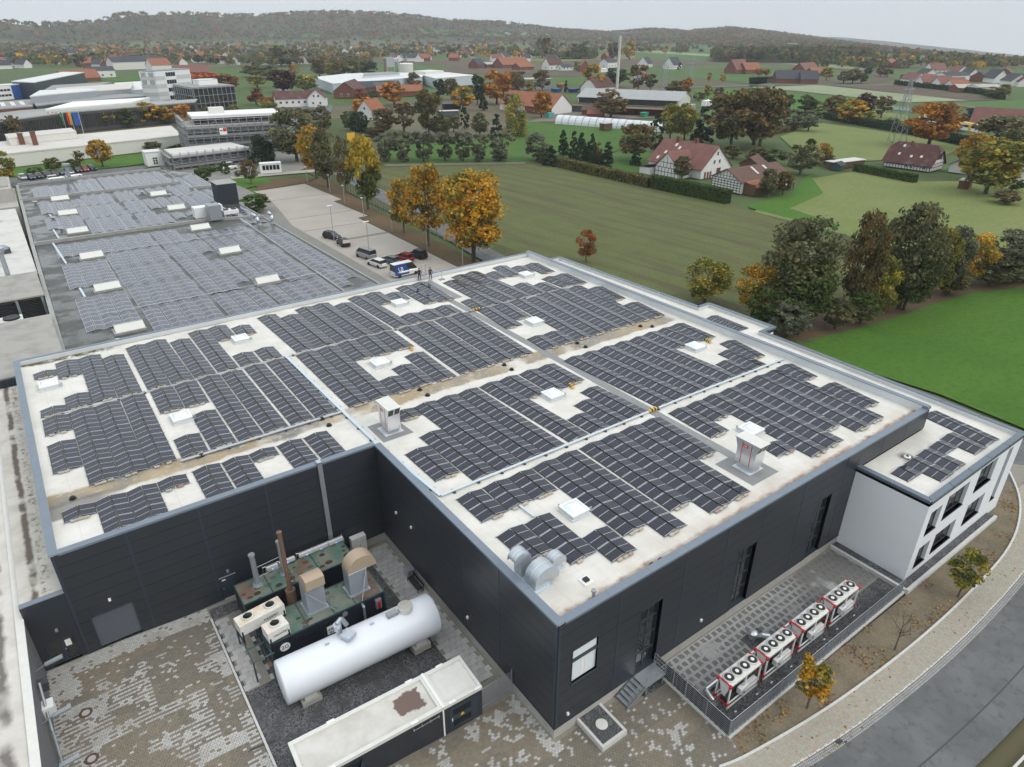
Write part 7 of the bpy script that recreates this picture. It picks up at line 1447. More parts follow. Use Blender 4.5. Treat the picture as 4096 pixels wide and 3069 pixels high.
for a in (('gold','round','P2',1710,885,700,195,'bright golden round tree beside the green containers',0),('mixed','tall','P2',1440,1095,725,215,'tall green olive tree with flame shape in the middle',0),('orange','round','P2',925,950,790,155,'rust orange tree at the junction',0),('rust','round','P2',900,830,720,115,'rust tree behind the orange one',0),('orange','round','P2',1160,845,660,200,'orange green maple before the white factory',0),('bare','round','P2',1240,1075,825,210,'bare grey tree left of the tall green one',0),('brown','round','P2',1080,1085,880,200,'brown tree below the small red gable',0),('dark','round','P2',885,1105,905,150,'dark green tree at the road bend',0),('green','round','P2',810,1050,900,130,'green tree at the road bend',0),('copper','round','P2',270,745,572,225,'dark purple copper beech',0),('yellowgreen','tall','P2',465,745,605,160,'yellow tree right of the copper beech',0),('gold','tall','P2',360,610,520,85,'small golden tree above the copper beech',0),('yellowgreen','round','P2',60,705,608,145,'yellow tree left of the copper beech',0),('rust','round','P2',50,840,715,120,'rust brown tree left of the school',0),('orange','round','P2',150,850,780,150,'orange tree beside the white school',0),('yellowgreen','round','P2',150,880,820,130,'pale green bush before the school',0),('olive','round','P2',150,640,535,210,'olive tree clump behind the copper beech',0),('brown','round','P2',20,620,530,170,'brown tree behind the glass office',0),('yellowgreen','tall','P2',665,635,510,100,'yellow green tree before the white factory',0),('brown','round','P2',720,645,488,115,'brown tree beside the yellow green one',0),('mixed','round','P2',820,645,485,135,'large mixed green tree at the factory corner',0),('dark','round','P2',920,605,500,85,'left dark conifer pair behind factory',0),('dark','round','P2',985,605,500,85,'right dark conifer pair behind factory',0),('olive','round','P2',250,535,365,135,'tall far olive poplar, left of two',0),('olive','round','P2',335,535,368,140,'tall far olive poplar, right of two',0),('orange','round','P2',1985,835,578,215,'large orange tree right of the gold one',0),('dark','tall','P2',1830,840,608,125,'dark green tree left of the large orange tree',0),('bare','round','P2',2150,855,588,125,'bare tree right of the large orange tree',0),('dark','tall','P2',1525,800,640,95,'dark tree left of brown tree at the factory',0),('brown','round','P2',1620,800,640,130,'brown tree at the right factory hall',0),('olive','tall','P2',1325,705,588,115,'olive poplar in front of the factory',0),('dark','cone','P2',1880,885,735,90,'dark conifer beside the gold tree',0),('dark','column','P2',1730,1035,868,85,'dark columnar conifer by the garden',0),('dark','cone','P2',1985,1105,905,135,'dark conifer at the willow row',0),('olive','round','P2',1850,1095,915,140,'olive tree in the garden',0),('mixed','round','P2',1530,1095,950,170,'leafy tree behind the willows',0),('brown','round','P2',560,620,470,150,'brown tree behind the yellow ones',0),('olive','round','P2',600,1080,860,130,'green grey tree at the road left side',0),('olive','round','P2',480,1000,880,210,'olive trees behind the scaffold corner',0),('brown','round','P2',1000,1100,1030,160,'brown bush before the orange road sign',0),('olive','round','P2',1640,1060,930,120,'grey olive tree beside the green container',0),('olive','round','P2',2090,900,760,110,'thin pale tree before the orange roofs',1),('rust','round','P2',1340,760,660,130,'rust tree beside the poplar',0),('olive','round','P2',980,800,730,120,'olive tree behind the red barn',0)):
    TT(*a[:8],gm,a[8])
for a in (('gold','round','P1',1190,1005,832,175,'largest golden tree in front of the long glazed hall',0),('gold','round','P1',1345,995,862,115,'small olive gold tree beside the largest golden one',0),('orange','round','P1',1470,1010,845,145,'orange tree at the end of the glazed hall',0),('green','round','P1',1030,1025,876,135,'dark green tree in front of the glazed hall',0),('yellowgreen','round','P1',860,1035,895,150,'half bare yellow tree by the flags',1),('yellowgreen','round','P1',690,1040,895,125,'yellow tree right of the flags',1),('gold','round','P1',345,1085,985,105,'olive gold tree left of the flags',0),('bare','round','P1',150,1150,935,140,'bare tree at the left of the glazed hall',0),('red','round','P1',1660,700,588,220,'bright red maple behind the white tower',0),('rust','round','P1',1830,730,600,180,'rust brown tree beside the red maple',0),('gold','tall','P1',830,1345,1130,155,'lone golden green tree on the hall lawn',0),('olive','round','P1',1240,1215,1142,135,'olive twiggy shrub before the long white hall',0),('mixed','ball','P1',440,1375,1272,125,'bush behind the parked cars at left',0),('mixed','ball','P1',605,1360,1280,95,'small bush behind the parked cars',0),('green','ball','P1',280,1410,1348,110,'low bush at the left end of the parked cars',0),('yellowgreen','round','P1',50,1490,1225,170,'yellow birch at the left frame edge',0),('bare','round','P1',650,1345,1215,80,'bare sapling before the long white hall',0),('yellowgreen','ball','P1',1880,890,845,90,'yellow bush beside the glass office',0),('mixed','round','P1',1680,930,865,110,'dark bush in front of the glass office',0),('hedge','ball','P1',1640,900,870,60,'small bush at the glass office corner',0)):
    TT(*a[:8],'trees around the glazed factory hall',a[8])
for a in (('olive','tall','P3',320,470,315,62,'tall poplar far out in fields, left of a close pair',0),('brown','tall','P3',382,470,314,100,'tall poplar far out in fields, right of a close pair',0),('olive','round','P3',640,475,328,145,'broad far poplar clump behind the dark plantation',0),('olive','tall','P3',900,488,338,85,'tall far poplar beside the mast',0),('brown','tall','P3',945,488,345,55,'thin far poplar behind the mast',0),('gold','tall','P3',1040,483,338,88,'far golden poplar right of the mast',0),('dark','round','P3',1130,422,380,46,'lone dark round tree in the far field',0),('brown','round','P3',1205,425,378,42,'lone brown tree in the far field',0),('brown','round','P3',1320,425,385,42,'lone brown tree right of the first pylon top',0),('olive','round','P3',1440,432,393,32,'lone small tree near the second pylon',0),('gold','round','P3',750,745,525,165,'golden tree left of the mast foot',0),('dark','round','P3',930,700,555,185,'dark green tree behind the mast',0),('brown','round','P3',1110,745,525,170,'brown twiggy tree right of the mast',1),('green','round','P3',1210,725,603,95,'green tree before the white cottage',0),('mixed','round','P3',1400,775,655,155,'green tree before the pylon road',0),('orange','round','P3',1490,775,628,95,'orange tree beside the green one at the road',0),('yellowgreen','tall','P3',1665,805,685,75,'slim yellow tree on the bright field edge',1),('mixed','round','P3',1755,810,710,90,'small tree on the bright field edge',0),('brown','round','P3',130,845,595,120,'bare brown tree before the blue shed',1),('orange','round','P3',30,770,578,150,'large orange tree at the farm entrance',0),('brown','round','P3',340,740,565,140,'bare tree before the grey blue shed',1),('yellowgreen','round','P3',240,765,652,95,'small yellow tree at the orange farm roofs',0),('dark','cone','P3',530,745,640,42,'small dark spruce by the blue containers',0),('brown','round','P3',890,948,728,275,'large dark oak in front of the long grey shed',0),('orange','round','P3',332,945,738,168,'orange brown maple before the orange farm roof',0),('yellowgreen','weep','P3',125,1095,745,190,'pale yellow weeping tree by the white farm gable',1),('yellowgreen','round','P3',620,575,503,62,'small yellow tree by the far red cottage',0),('dark','cone','P3',1440,562,498,36,'dark conifer beside a far white house',0),('gold','round','P3',1680,658,588,46,'small yellow avenue tree, left of two on the road',0),('gold','round','P3',1790,663,603,46,'small yellow avenue tree, right of two on the road',0),('orange','round','P3',2082,612,543,58,'left orange tree by far red roofs',0),('orange','round','P3',2142,612,550,52,'right orange tree by far red roofs',0),('mixed','ball','P3',1600,810,745,100,'bush row left of white trailers',0),('yellowgreen','round','P4',620,645,545,88,'round yellow green tree right of the slate house',0),('dark','round','P4',955,605,533,62,'dark tree at the field corner',0),('olive','round','P4',760,672,578,110,'olive tree in a clump by the brown field',0),('brown','round','P4',830,670,558,105,'brown tree in a clump by the brown field',0),('green','round','P4',900,670,590,95,'green tree in a clump by the brown field',0),('orange','round','P4',80,612,548,56,'small orange far tree, left of two',0),('orange','round','P4',135,612,550,52,'small orange far tree, right of two',0),('mixed','round','P4',1110,620,555,80,'green far tree before the village',0),('rust','round','P4',1055,615,545,70,'rust far tree before the village',0),('dark','round','P4',1245,640,600,60,'dark far bush before the village',0),('olive','round','P4',1820,745,680,80,'olive tree beside the village barn',0),('mixed','round','P4',1970,790,705,150,'wide bush at the field end near the village',0),('yellowgreen','round','P4',2050,750,680,80,'yellow tree near the village barn',0)):
    TT(*a[:8],'trees far out in the fields',a[8])
# young trees in the planting bed
gy='young trees in the front planting bed'
for (b,t,w,sp,l) in (((465,1275),885,250,'gold','young golden tree nearest the fence corner in the planting bed'),((1680,380),35,235,'gold','young green orange tree before the annex windows')):
    B=at('R4',*b);B2, H=topof('R4',b,(b[0]+50,t));d=(B-Vector((CX,CY,CZ))).length;R=w*K1/2*d/CF;H=max(2.6,min(H,4.6)) if H < 50 else 3.9
    r=thing('young_tree', l, 'tree',(B.x,B.y,.02),.3, gy);inst('crown', crown_mesh('gold' if 'nearest' in l else 'yellowgreen','round',61 if 'nearest' in l else 62,3.9,1.0,1.3,34,1500,.15,.3,.27), r,(0,0,0),(0,0,0),(R/1.0,R/1.0,H/3.9));inst('trunk', limb_mesh(9,3.7,1.0,1.1,0,.07,'twig'), r,(0,0,0),(.0,.04,0),(1,1,H/3.9))
B=at('R4',1170,805);r=thing('bare_tree', 'bare young tree in the middle of the planting bed', 'tree',(B.x,B.y,.02),.5, gy);inst('trunk', limb_mesh(12,4.0,1.2,1.1,1,.06,'twig'), r)
# hedges
def hedge(label, pts, w, h, sp='hedge', cat='hedge', leaf=.30, dens=26, group=None, nm='hedge'):
    P=[];N=[]
    for i in range(len(pts)-1):
        a, b=Vector((*pts[i],0)), Vector((*pts[i+1],0));L=(b-a).length;u=(b-a)/L;v=Vector((-u.y,u.x,0));n=int(L*(w+2*h)*dens)
        for k in range(n):
            t=NR.uniform(0,L);q=NR.uniform(0,w+2*h);bump=.12*vnoise((a.x+u.x*t)*.9,(a.y+u.y*t)*.9,3)
            if q < h: p=a+u*t-v*(w/2+bump)+Vector((0,0,q));nn=-v
            elif q < h+w: p=a+u*t+v*(q-h-w/2)+Vector((0,0,h+bump*1.5));nn=Vector((0,0,1))
            else: p=a+u*t+v*(w/2+bump)+Vector((0,0,q-h-w));nn=v
            P.append(tuple(p));N.append(tuple(nn))
    P=np.array(P);N=np.array(N)+NR.normal(size=(len(P),3))*.55;N /= np.linalg.norm(N,axis=1,keepdims=True);pal=np.array(PAL[sp]);tone=pal[NR.randint(0,len(pal),len(P))]*NR.uniform(.75,1.3,(len(P),1))
    r=thing(nm, label, cat,(0,0,0),0, group);inst('foliage', leafmesh('foliage', P, N, leaf*NR.uniform(.6,1.4,len(P)), tone), r);mb=MB();lowwall_=None
    for i in range(len(pts)-1):
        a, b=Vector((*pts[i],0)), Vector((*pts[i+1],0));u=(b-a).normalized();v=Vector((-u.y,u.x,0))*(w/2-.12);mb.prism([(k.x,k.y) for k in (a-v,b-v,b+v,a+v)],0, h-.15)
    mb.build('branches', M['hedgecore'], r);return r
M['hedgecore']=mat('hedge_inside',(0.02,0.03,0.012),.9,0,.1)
hp=[tuple(at('P3',*q)[:2]) for q in ((1240,1560),(1400,1595),(1620,1650))];hp=[(130.6,115),(131.2,91)]
hedge('tall clipped green hedge along the sprouting field before the farm',[(131.3,117),(132.0,91)],2.2,3.4)
hedge('rough leafy hedge below the conifers along the field',[(132,170),(131,150),(130.8,132),(131,117.5)],2.6,2.6, 'mixed', 'hedge',.45,14)
hedge('clipped low hedge in front of the red roofed half timbered house',[(203,97.5),(199.5,76.5)],2.0,2.2);hedge('ivy covered bank along the railway',[(331,187),(309,133),(292,102),(280,84)],6,2.6, 'dark', 'ivy',.7,5, None, 'ivy_bank')
hedge('field hedge strip beside the pylon meadow',[(245,165),(268,168),(300,178)],3,1.8, 'brown', 'hedge',.6,7);hedge('leafy garden hedge behind the white kiosk',[(30,262),(41,276)],1.2,1.2, 'hedge', 'hedge',.4,10);hedge('hedge along the far village fields',[(599,291),(555,205),(521,181)],4,3, 'dark', 'hedge',1.2,1.6)
hedge('short hedge between the old hall and the scaffold forecourt',[(30,214),(40,216)],1.2,1.2, 'hedge', 'hedge',.4,10)
# ================================================================== buildings between the fields and the town
def tiles(name, c1, c2, per=.34, moss=None):
    g=NG(name,.8,0,.3);c=g.mix(g.rng(g.noise(.5,5,.7),.4,.62), c1, c2);c=g.mix(g.math('MULTIPLY', g.rng(g.noise(2.5,5,.75),.5,.68),.6), c, tuple(q*.55 for q in c1))
    l=g.math('PINGPONG', g.math('MULTIPLY', g.z,1.0), per/2);c=g.mix(g.math('MULTIPLY', g.rng(l,0,per*.18,1,0),.55), c, tuple(q*.35 for q in c1))
    if moss: c=g.mix(g.math('MULTIPLY', g.rng(g.noise(.35,5),.54,.66),.7), c, moss)
    g.color(c);return g.q
M['tile_red']=tiles('weathered_red_tiles',(0.235,0.105,0.085),(0.175,0.085,0.075));M['tile_dark']=tiles('dark_red_tiles',(0.125,0.052,0.045),(0.088,0.042,0.04),.3,(0.16,0.12,0.11));M['tile_orange']=tiles('orange_tiles',(0.33,0.13,0.07),(0.26,0.105,0.06));M['tile_grey']=tiles('slate_tiles',(0.065,0.072,0.085),(0.05,0.055,0.065));M['tile_brown']=tiles('brown_tiles',(0.155,0.085,0.065),(0.12,0.07,0.06))
M['lime']=mat('lime_washed_wall',(0.72,0.72,0.70),.85,0,.3,(.4,.3,(0.62,0.62,0.60)));M['brick']=mat('red_brick_wall',(0.19,0.075,0.055),.85,0,.3,(2,.5,(0.14,0.06,0.045)));M['timber']=mat('black_timber',(0.03,0.025,0.022),.8);M['wood']=mat('brown_wood',(0.13,0.075,0.045),.8,0,.2,(3,.5,(0.09,0.055,0.035)))
class HB:
    """local builder for a gable house: ridge along local x"""
    def __init__(s, name, label, cat, x, y, rz, group=None): s.r=thing(name, label, cat,(x,y,0), rz, group)
    def part(s, name, mb, m, parent=None, kind=None):
        o=inst(name, mb.mesh(name, m), parent or s.r)
        if kind: o['kind']=kind
        return o
def gable(h, L, W, e, rg, wm, rm, x0=0, y0=0, z0=0, hip=0.0, ov=.45, mgab=None, nm='roof'):
    w=MB();a, b=L/2, W/2
    w.add([(x0-a,y0-b,z0),(x0+a,y0-b,z0),(x0+a,y0+b,z0),(x0-a,y0+b,z0),(x0-a,y0-b,e),(x0+a,y0-b,e),(x0+a,y0+b,e),(x0-a,y0+b,e)],[(0,1,5,4),(1,2,6,5),(2,3,7,6),(3,0,4,7)])
    zt=rg-hip*(rg-e)*.45;k=1-hip*.45
    for sx in (-1,1):
        P=[(x0+sx*a,y0-b,e),(x0+sx*a,y0+b,e),(x0+sx*a,y0+b*(hip*.45),zt),(x0+sx*a,y0-b*(hip*.45),zt)] if hip else [(x0+sx*a,y0-b,e),(x0+sx*a,y0+b,e),(x0+sx*a,y0,rg)]
        w.add(P if sx > 0 else P[::-1],[tuple(range(len(P)))],1 if mgab else 0)
    wl=h.part('wall', w,[M[wm], M[mgab]] if mgab else M[wm]);sl=(rg-e)/b;ey=b+ov;ez=e-ov*sl;A=a+ov;t=.16;ro=MB();hx=A-hip*(b*.5)
    for sy in (-1,1):
        low=[(x0-A,y0+sy*ey,ez),(x0+A,y0+sy*ey,ez)];top=[(x0+hx,y0,rg),(x0-hx,y0,rg)]
        if hip: top=[(x0+A,y0+sy*b*hip*.45,zt+.02),(x0+hx,y0,rg),(x0-hx,y0,rg),(x0-A,y0+sy*b*hip*.45,zt+.02)]
        P=low+top;Q=[(p[0],p[1],p[2]+t) for p in P];n=len(P);f=[tuple(n+i for i in range(n)),tuple(reversed(range(n)))]+[(i,(i+1)%n,n+(i+1)%n,n+i) for i in range(n)]
        ro.add(P+Q, f if sy < 0 else [q[::-1] for q in f])
    if hip:
        for sx in (-1,1):
            P=[(x0+sx*A,y0-b*hip*.45,zt+t),(x0+sx*A,y0+b*hip*.45,zt+t),(x0+sx*hx,y0,rg+t)];ro.add(P if sx > 0 else P[::-1],[(0,1,2)])
    rf=h.part(nm, ro, M[rm]);return wl, rf
def win(h, fx, fy, fz, w, hh, side, d, par=None, frame='white', nm='window'):
    """window on the wall y=d (side 'y-') / x=d (side 'x+') in local space"""
    t=.06;f=MB();g_=MB();s=-1 if '-' in side else 1;A, B=sorted((d, d+s*t));C, D_=sorted((d+s*t, d+s*(t+.02)))
    if side[0] == 'y': f.box(fx-w/2,fx+w/2,A,B,fz,fz+hh);g_.box(fx-w/2+.1,fx-.04,C,D_,fz+.1,fz+hh-.1).box(fx+.04,fx+w/2-.1,C,D_,fz+.1,fz+hh-.1)
    else: f.box(A,B,fy-w/2,fy+w/2,fz,fz+hh);g_.box(C,D_,fy-w/2+.1,fy-.04,fz+.1,fz+hh-.1).box(C,D_,fy+.04,fy+w/2-.1,fz+.1,fz+hh-.1)
    o=h.part(nm, f, M[frame], par);p=inst('pane', g_.mesh('pane', M['glass']), o);p['kind']='stuff';return o
def timber_face(h, pts, d, s, axis):
    mb=MB()
    for (a0,a1,z0,z1) in pts:
        A, B=sorted((d, d+s*.05));mb.box(a0,a1,A,B,z0,z1) if axis == 'y' else mb.box(A,B,a0,a1,z0,z1)
    o=h.part('timber_frame', mb, M['timber']);o['kind']='stuff'
def tgrid(a0, a1, z0, z1, na, nz, t=.16): return [(a0+(a1-a0)*i/na-t/2,a0+(a1-a0)*i/na+t/2,z0,z1) for i in range(na+1)]+[(a0,a1,z0+(z1-z0)*j/nz-t/2,z0+(z1-z0)*j/nz+t/2) for j in range(nz+1)]
def rooflight(h, x, y, z, ang, w=.8, l=1.1): o=h.part('roof_window', MB().obox((x,y,z),(w,l,.08),0,0,None,0,ang), M['lightpane'])
# farmhouse with white gable
h=HB('farmhouse', 'large farmhouse with weathered red roof and white gable beside the tall hedge', 'farmhouse',158.4,127.6, PI/2)
gable(h,21.5,13.6,2.9,8.9, 'lime', 'tile_red');a=-10.76
for y, z in ((-1.2,3.9),(1.2,3.9),(0,6.3)): win(h,0, y, z,.95,1.25, 'x-', a)
h.part('barn_door', MB().box(a-.08,a-.001,-.9-1.2,.9-1.2,.02,2.6), M['wood']);
for y in (2.4,3.6,4.9): h.part('door', MB().box(a-.06,a-.001,y-.4,y+.4,.02,1.9), M['brick'])
for x, y in ((-2,-.2),(5,.4)): h.part('chimney', MB().box(x-.45,x+.45,y-.45,y+.45,8,10.2), M['brick'])
sl=math.atan2(6,6.8)
for x, y in ((6.5,4.0),(2.5,2.2),(4.5,1.5),(8,5.8)): rooflight(h, x, y,8.9-(y)*.882+.2,-sl)
gable(h,9.5,10,2.6,7.0, 'lime', 'tile_red',0,0,0) if False else None
h2=HB('farmhouse_wing', 'cross wing of the farmhouse with tiled roof and timber framed gable', 'farmhouse wing',150.6,125.6,0)
gable(h2,9.0,9.6,2.7,7.3, 'lime', 'tile_red');timber_face(h2, tgrid(-4.7,4.7,.1,2.7,7,2)+[(-2.8+i*1.4-.08,-2.8+i*1.4+.08,2.7,6.0-abs(-2.8+i*1.4)*1.0) for i in range(5)]+[(-2.8,2.8,4.1,4.25)],-4.5,-1, 'x');rooflight(h2,2.5,-3.8,7.3-3.8*.96+.2,sl,.7,.9)
h2.part('barn_door', MB().box(2.0,4.0,-4.9,-4.801,.02,2.3), M['teal']);h3=HB('farm_porch', 'low lean to with dark red roof in front of the farmhouse wing', 'lean-to',148.5,133.2,0)
h3.part('wall', MB().box(-4,4,-2.2,2.2,0,2.0), M['lime']);h3.part('roof', MB().add([(-4.5,-2.5,3.2),(4.5,-2.5,3.2),(4.5,2.9,2.0),(-4.5,2.9,2.0),(-4.5,-2.5,3.0),(4.5,-2.5,3.0),(4.5,2.9,1.8),(-4.5,2.9,1.8)],[(0,1,2,3),(7,6,5,4),(0,4,5,1),(2,6,7,3),(1,5,6,2),(3,7,4,0)]), M['tile_dark'])
# half timbered barn
h=HB('timber_barn', 'half timbered barn with long dull red roof at the end of the hedge', 'barn',154.2,101.2,-.04)
gable(h,20.4,10.2,3.4,6.0, 'lime', 'tile_brown', ov=.6);timber_face(h, tgrid(-5.0,5.0,.1,3.4,9,5)+[(-3.3+i*1.1-.07,-3.3+i*1.1+.07,3.4,5.9-abs(-3.3+i*1.1)*.5) for i in range(7)]+[(-3.6,3.6,4.1,4.2)],-10.2,-1, 'x')
h.part('lean_to_roof', MB().add([(-9,-5.0,3.5),(8,-5.0,3.5),(8,-9.4,2.3),(-9,-9.4,2.3),(-9,-5,3.35),(8,-5,3.35),(8,-9.4,2.15),(-9,-9.4,2.15)],[(3,2,1,0),(4,5,6,7),(0,1,5,4),(2,3,7,6),(1,2,6,5),(3,0,4,7)]), M['tile_orange']);h.part('plank_wall', MB().box(-9,-8.8,-9,-5.12,.0,2.9).box(-8.79,-5.5,-9,-8.85,0,2.2), M['wood']);h.part('lean_to_post', MB().box(-2,-1.8,-9.1,-8.9,0,2.3).box(3,3.2,-9.1,-8.9,0,2.3).box(7.7,7.9,-9.1,-8.9,0,2.3), M['wood'], None, 'stuff')
h.part('roof_sheet', MB().obox((3.5,-2.2,5.15),(.9,3.2,.1),0,0,None,0,math.atan2(2.6,5.1)).obox((-1.5,-2.2,5.15),(.8,3.2,.1),0,0,None,0,math.atan2(2.6,5.1)), M['concrete_lt'], None, 'stuff')
h=HB('tiled_shed', 'small mossy tiled shed behind the farmhouse', 'shed',178,118,.3);gable(h,7,6,2.2,4.2, 'wood', 'tile_brown')
# right farmhouse with half hipped roof
h=HB('timber_house', 'half timbered house with dark red half hipped roof near the right meadow', 'house',224,89.6, PI/2+.05)
gable(h,14.6,9.4,2.3,7.5, 'lime', 'tile_dark', hip=.75, ov=.7);timber_face(h, tgrid(-7.2,7.2,.1,2.3,15,2),4.7,1, 'y');timber_face(h, tgrid(-4.6,4.6,.1,2.3,8,2)+[(-2.4,2.4,3.4,3.55)],-7.3,-1, 'x')
for x in (-1.5,.2,-5.4): win(h, x,0,.5,1.0,1.3, 'y+',4.72)
h.part('gable_boards', MB().box(-7.36,-7.31,-2.0,2.0,3.6,5.2), M['timber']);h.part('chimney', MB().box(1.2,1.9,.3,1.0,6.8,8.2), M['brick'])
for x, y in ((3.8,3.1),(-.2,3.4),(-3.2,3.2),(3.6,1.0)): rooflight(h, x, y,7.5-y*1.106+.2,-math.atan2(5.2,4.7),.7,.8)
h=HB('timber_annex', 'small timber framed annex with solar panels on its roof', 'outbuilding',229.5,76.5,.1);gable(h,7,6,2.4,4.3, 'lime', 'tile_grey');timber_face(h, tgrid(-3.4,3.4,.1,2.4,6,2),-3.02,-1, 'y');
for k in range(5): h.part('solar_panel', MB().obox((-2.4+k*1.15,-1.6,3.5),(1.05,2.4,.06),0,0,None,0,.56), M['pv_new'])
h=HB('garage', 'white flat roofed garage at the right frame edge', 'garage',231.5,59,-.25);h.part('wall', MB().box(-6,6,-2.8,2.8,0,3.2), M['lime']);h.part('roof', MB().box(-6.3,6.3,-3.1,3.1,3.2,3.5), M['bitumen']);win(h,-3.5,0,1.4,1.0,.8,'y-',-2.8);win(h,-.5,0,1.4,1.2,.9,'y-',-2.8);h.part('door', MB().box(2.2,3.2,-2.86,-2.801,0,2.2), M['facade_blue'])
h=HB('shed', 'pale flat roofed shed behind the clipped low hedge', 'shed',207.5,103.5,-.12);h.part('wall', MB().box(-7,7,-2,2,0,1.9), M['wood']);h.part('roof', MB().box(-7.3,7.3,-2.3,2.3,1.9,2.1), M['concrete_lt']);h=HB('shed', 'small dark green hut beside the pale shed', 'shed',200.5,102,.1);gable(h,3.4,3,1.6,2.4, 'teal', 'tile_grey')
h=HB('shed', 'grey garden shed with flat roof before the big right tree', 'shed',203.5,64.5,.2);h.part('wall', MB().box(-2.2,2.2,-1.3,1.3,0,2.2), M['wood']);h.part('roof', MB().box(-2.4,2.4,-1.5,1.5,2.2,2.35), M['concrete'])
h=HB('house', 'house with long red roof behind olive trees at the right frame edge', 'house',352,114,-1.35);gable(h,24,11,3,9, 'lime', 'tile_red');h=HB('house', 'second red roofed house cut by the right frame edge', 'house',345,97,.2);gable(h,12,10,4,8.5, 'lime', 'tile_red')
# farm group with the long grey shed
h=HB('farm_shed', 'very long shed with light grey fibre cement roof and open dark front', 'farm building',308.6-.48*30+.876*15.5,267.7+.876*30+.48*15.5, math.atan2(.876,-.48));L, W=62,31
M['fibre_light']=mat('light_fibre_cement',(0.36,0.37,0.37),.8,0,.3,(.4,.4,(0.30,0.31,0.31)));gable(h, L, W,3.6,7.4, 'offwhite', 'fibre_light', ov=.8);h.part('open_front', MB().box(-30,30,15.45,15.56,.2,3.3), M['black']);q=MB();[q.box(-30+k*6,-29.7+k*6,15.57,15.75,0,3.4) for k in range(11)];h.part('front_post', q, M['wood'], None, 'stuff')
q=MB();[q.obox((-26+k*5.2,9,5.35),(1.2,3.5,.1),0,0,None,0,-.24) for k in range(11)];h.part('roof_sheet', q, M['steel_dull'], None, 'stuff');q=MB();[q.box(-31.1,-31.0,-15+k*3,-14.9+k*3,0,4) for k in range(11)];h.part('gable_seam', q, M['concrete'], None, 'stuff')
h=HB('red_shed', 'dark red lean to shed in front of the long grey shed', 'shed',261,252,2.15);h.part('wall', MB().box(-14,14,-3,-2.8,.0,3.0).box(-14,-13.8,-2.79,3,0,3.2).box(13.8,14,-2.79,3,0,3.2), M['brick']);h.part('roof', MB().box(-14.5,14.5,-3.5,3.5,3.3,3.5), M['tile_red']);h=HB('red_shed', 'dark red shed with gable left of the big oak', 'shed',243,268,2.2);gable(h,9,7,2.6,4.6, 'brick', 'tile_brown');h=HB('red_shed', 'small orange tiled shed before the greenhouse tunnel', 'shed',238,259,2.2);gable(h,8,5,1.8,3.2, 'brick', 'tile_orange')
h=HB('green_shed', 'dark green open shed beside the orange farm roof', 'shed',247,284,2.1);h.part('wall', MB().box(-8,8,-2,2,0,3), M['teal']);h.part('roof', MB().box(-8.5,8.5,-2.6,2.6,3,3.25), M['tile_red'])
h=HB('farmhouse', 'farm with long orange roof and white left gable', 'farmhouse',230,300, math.atan2(-36,7));gable(h,38,17,3.4,9.6, 'lime', 'tile_orange');h.part('brick_front', MB().box(0,19.02,-8.56,-8.501,0,3.3), M['brick'])
for z, y in ((2.2,-2.2),(2.2,2.4),(5.2,0)): win(h,0, y, z,1.1,1.3, 'x-',-19.0)
tn=thing('greenhouse_tunnel', 'long white plastic greenhouse tunnel on the farm meadow', 'greenhouse',(215,225,0));a, b=Vector((205.6,250,0)), Vector((226.2,196,0));u=(b-a).normalized();v=Vector((-u.y,u.x,0))
M['poly']=mat('milky_polytunnel',(0.66,0.69,0.71),.35,0,.5,(.5,.35,(0.56,0.59,0.61)));nb=16
for k in range(nb):
    mb=MB();s, e=a+(b-a)*(k/nb+.002), a+(b-a)*((k+1)/nb-.002);n=10;P=[(math.cos(PI*i/n)*3.6, math.sin(PI*i/n)*(3.75+.05*(k%2))) for i in range(n+1)];vs=[tuple(q+v*p[0]+Vector((0,0,p[1]))) for q in (s,e) for p in P]
    mb.add(vs,[(i,i+1,n+2+i,n+1+i)[::-1] for i in range(n)]+([tuple(range(n+1))] if k == 0 else [])+([tuple(n+1+i for i in reversed(range(n+1)))] if k == nb-1 else []));mb.build('film_bay', M['poly'], tn)
h=HB('villa', 'white house with red hipped roof behind the mast', 'house',340,370,.25);gable(h,24,13,4.2,10.5, 'lime', 'tile_dark', hip=.6);win(h,-5,0,1.2,1.2,1.4,'y-',-6.5)
r=thing('animal_shelter', 'small wooden animal shelter on the farm meadow', 'shelter',(187,209,0));b0=at('P3',850,1050);MB().box(b0.x-2.4,b0.x+2.4,b0.y-1.6,b0.y+1.6,.3,3.0).build('wall', M['wood'], r);MB().box(b0.x-2.6,b0.x+2.6,b0.y-1.9,b0.y+1.9,3.0,3.2).build('roof', M['concrete'], r)
for i,(x,y,c,l) in enumerate(((1520,905,'steel','grey trailer behind the long shed'),(1660,865,'white','white trailer, first of three'),(1705,865,'white','white trailer, second of three'),(1750,865,'white','white trailer, third of three'))):
    b0=at('P3',x,y);r=thing('trailer', l+' near the pylon', 'trailer',(b0.x,b0.y,0),.35, 'trailers behind the long shed');inst('box', MB().box(-5.5,5.5,-1.3,1.3,1.1,3.9).mesh('box', M[c]), r);o=inst('wheel', MB().cyl((-3.5,-1.25,.5),(-3.5,1.25,.5),.5,.5,10).cyl((-2.2,-1.25,.5),(-2.2,1.25,.5),.5,.5,10).mesh('wheel', M['rubber']), r);o['kind']='stuff'
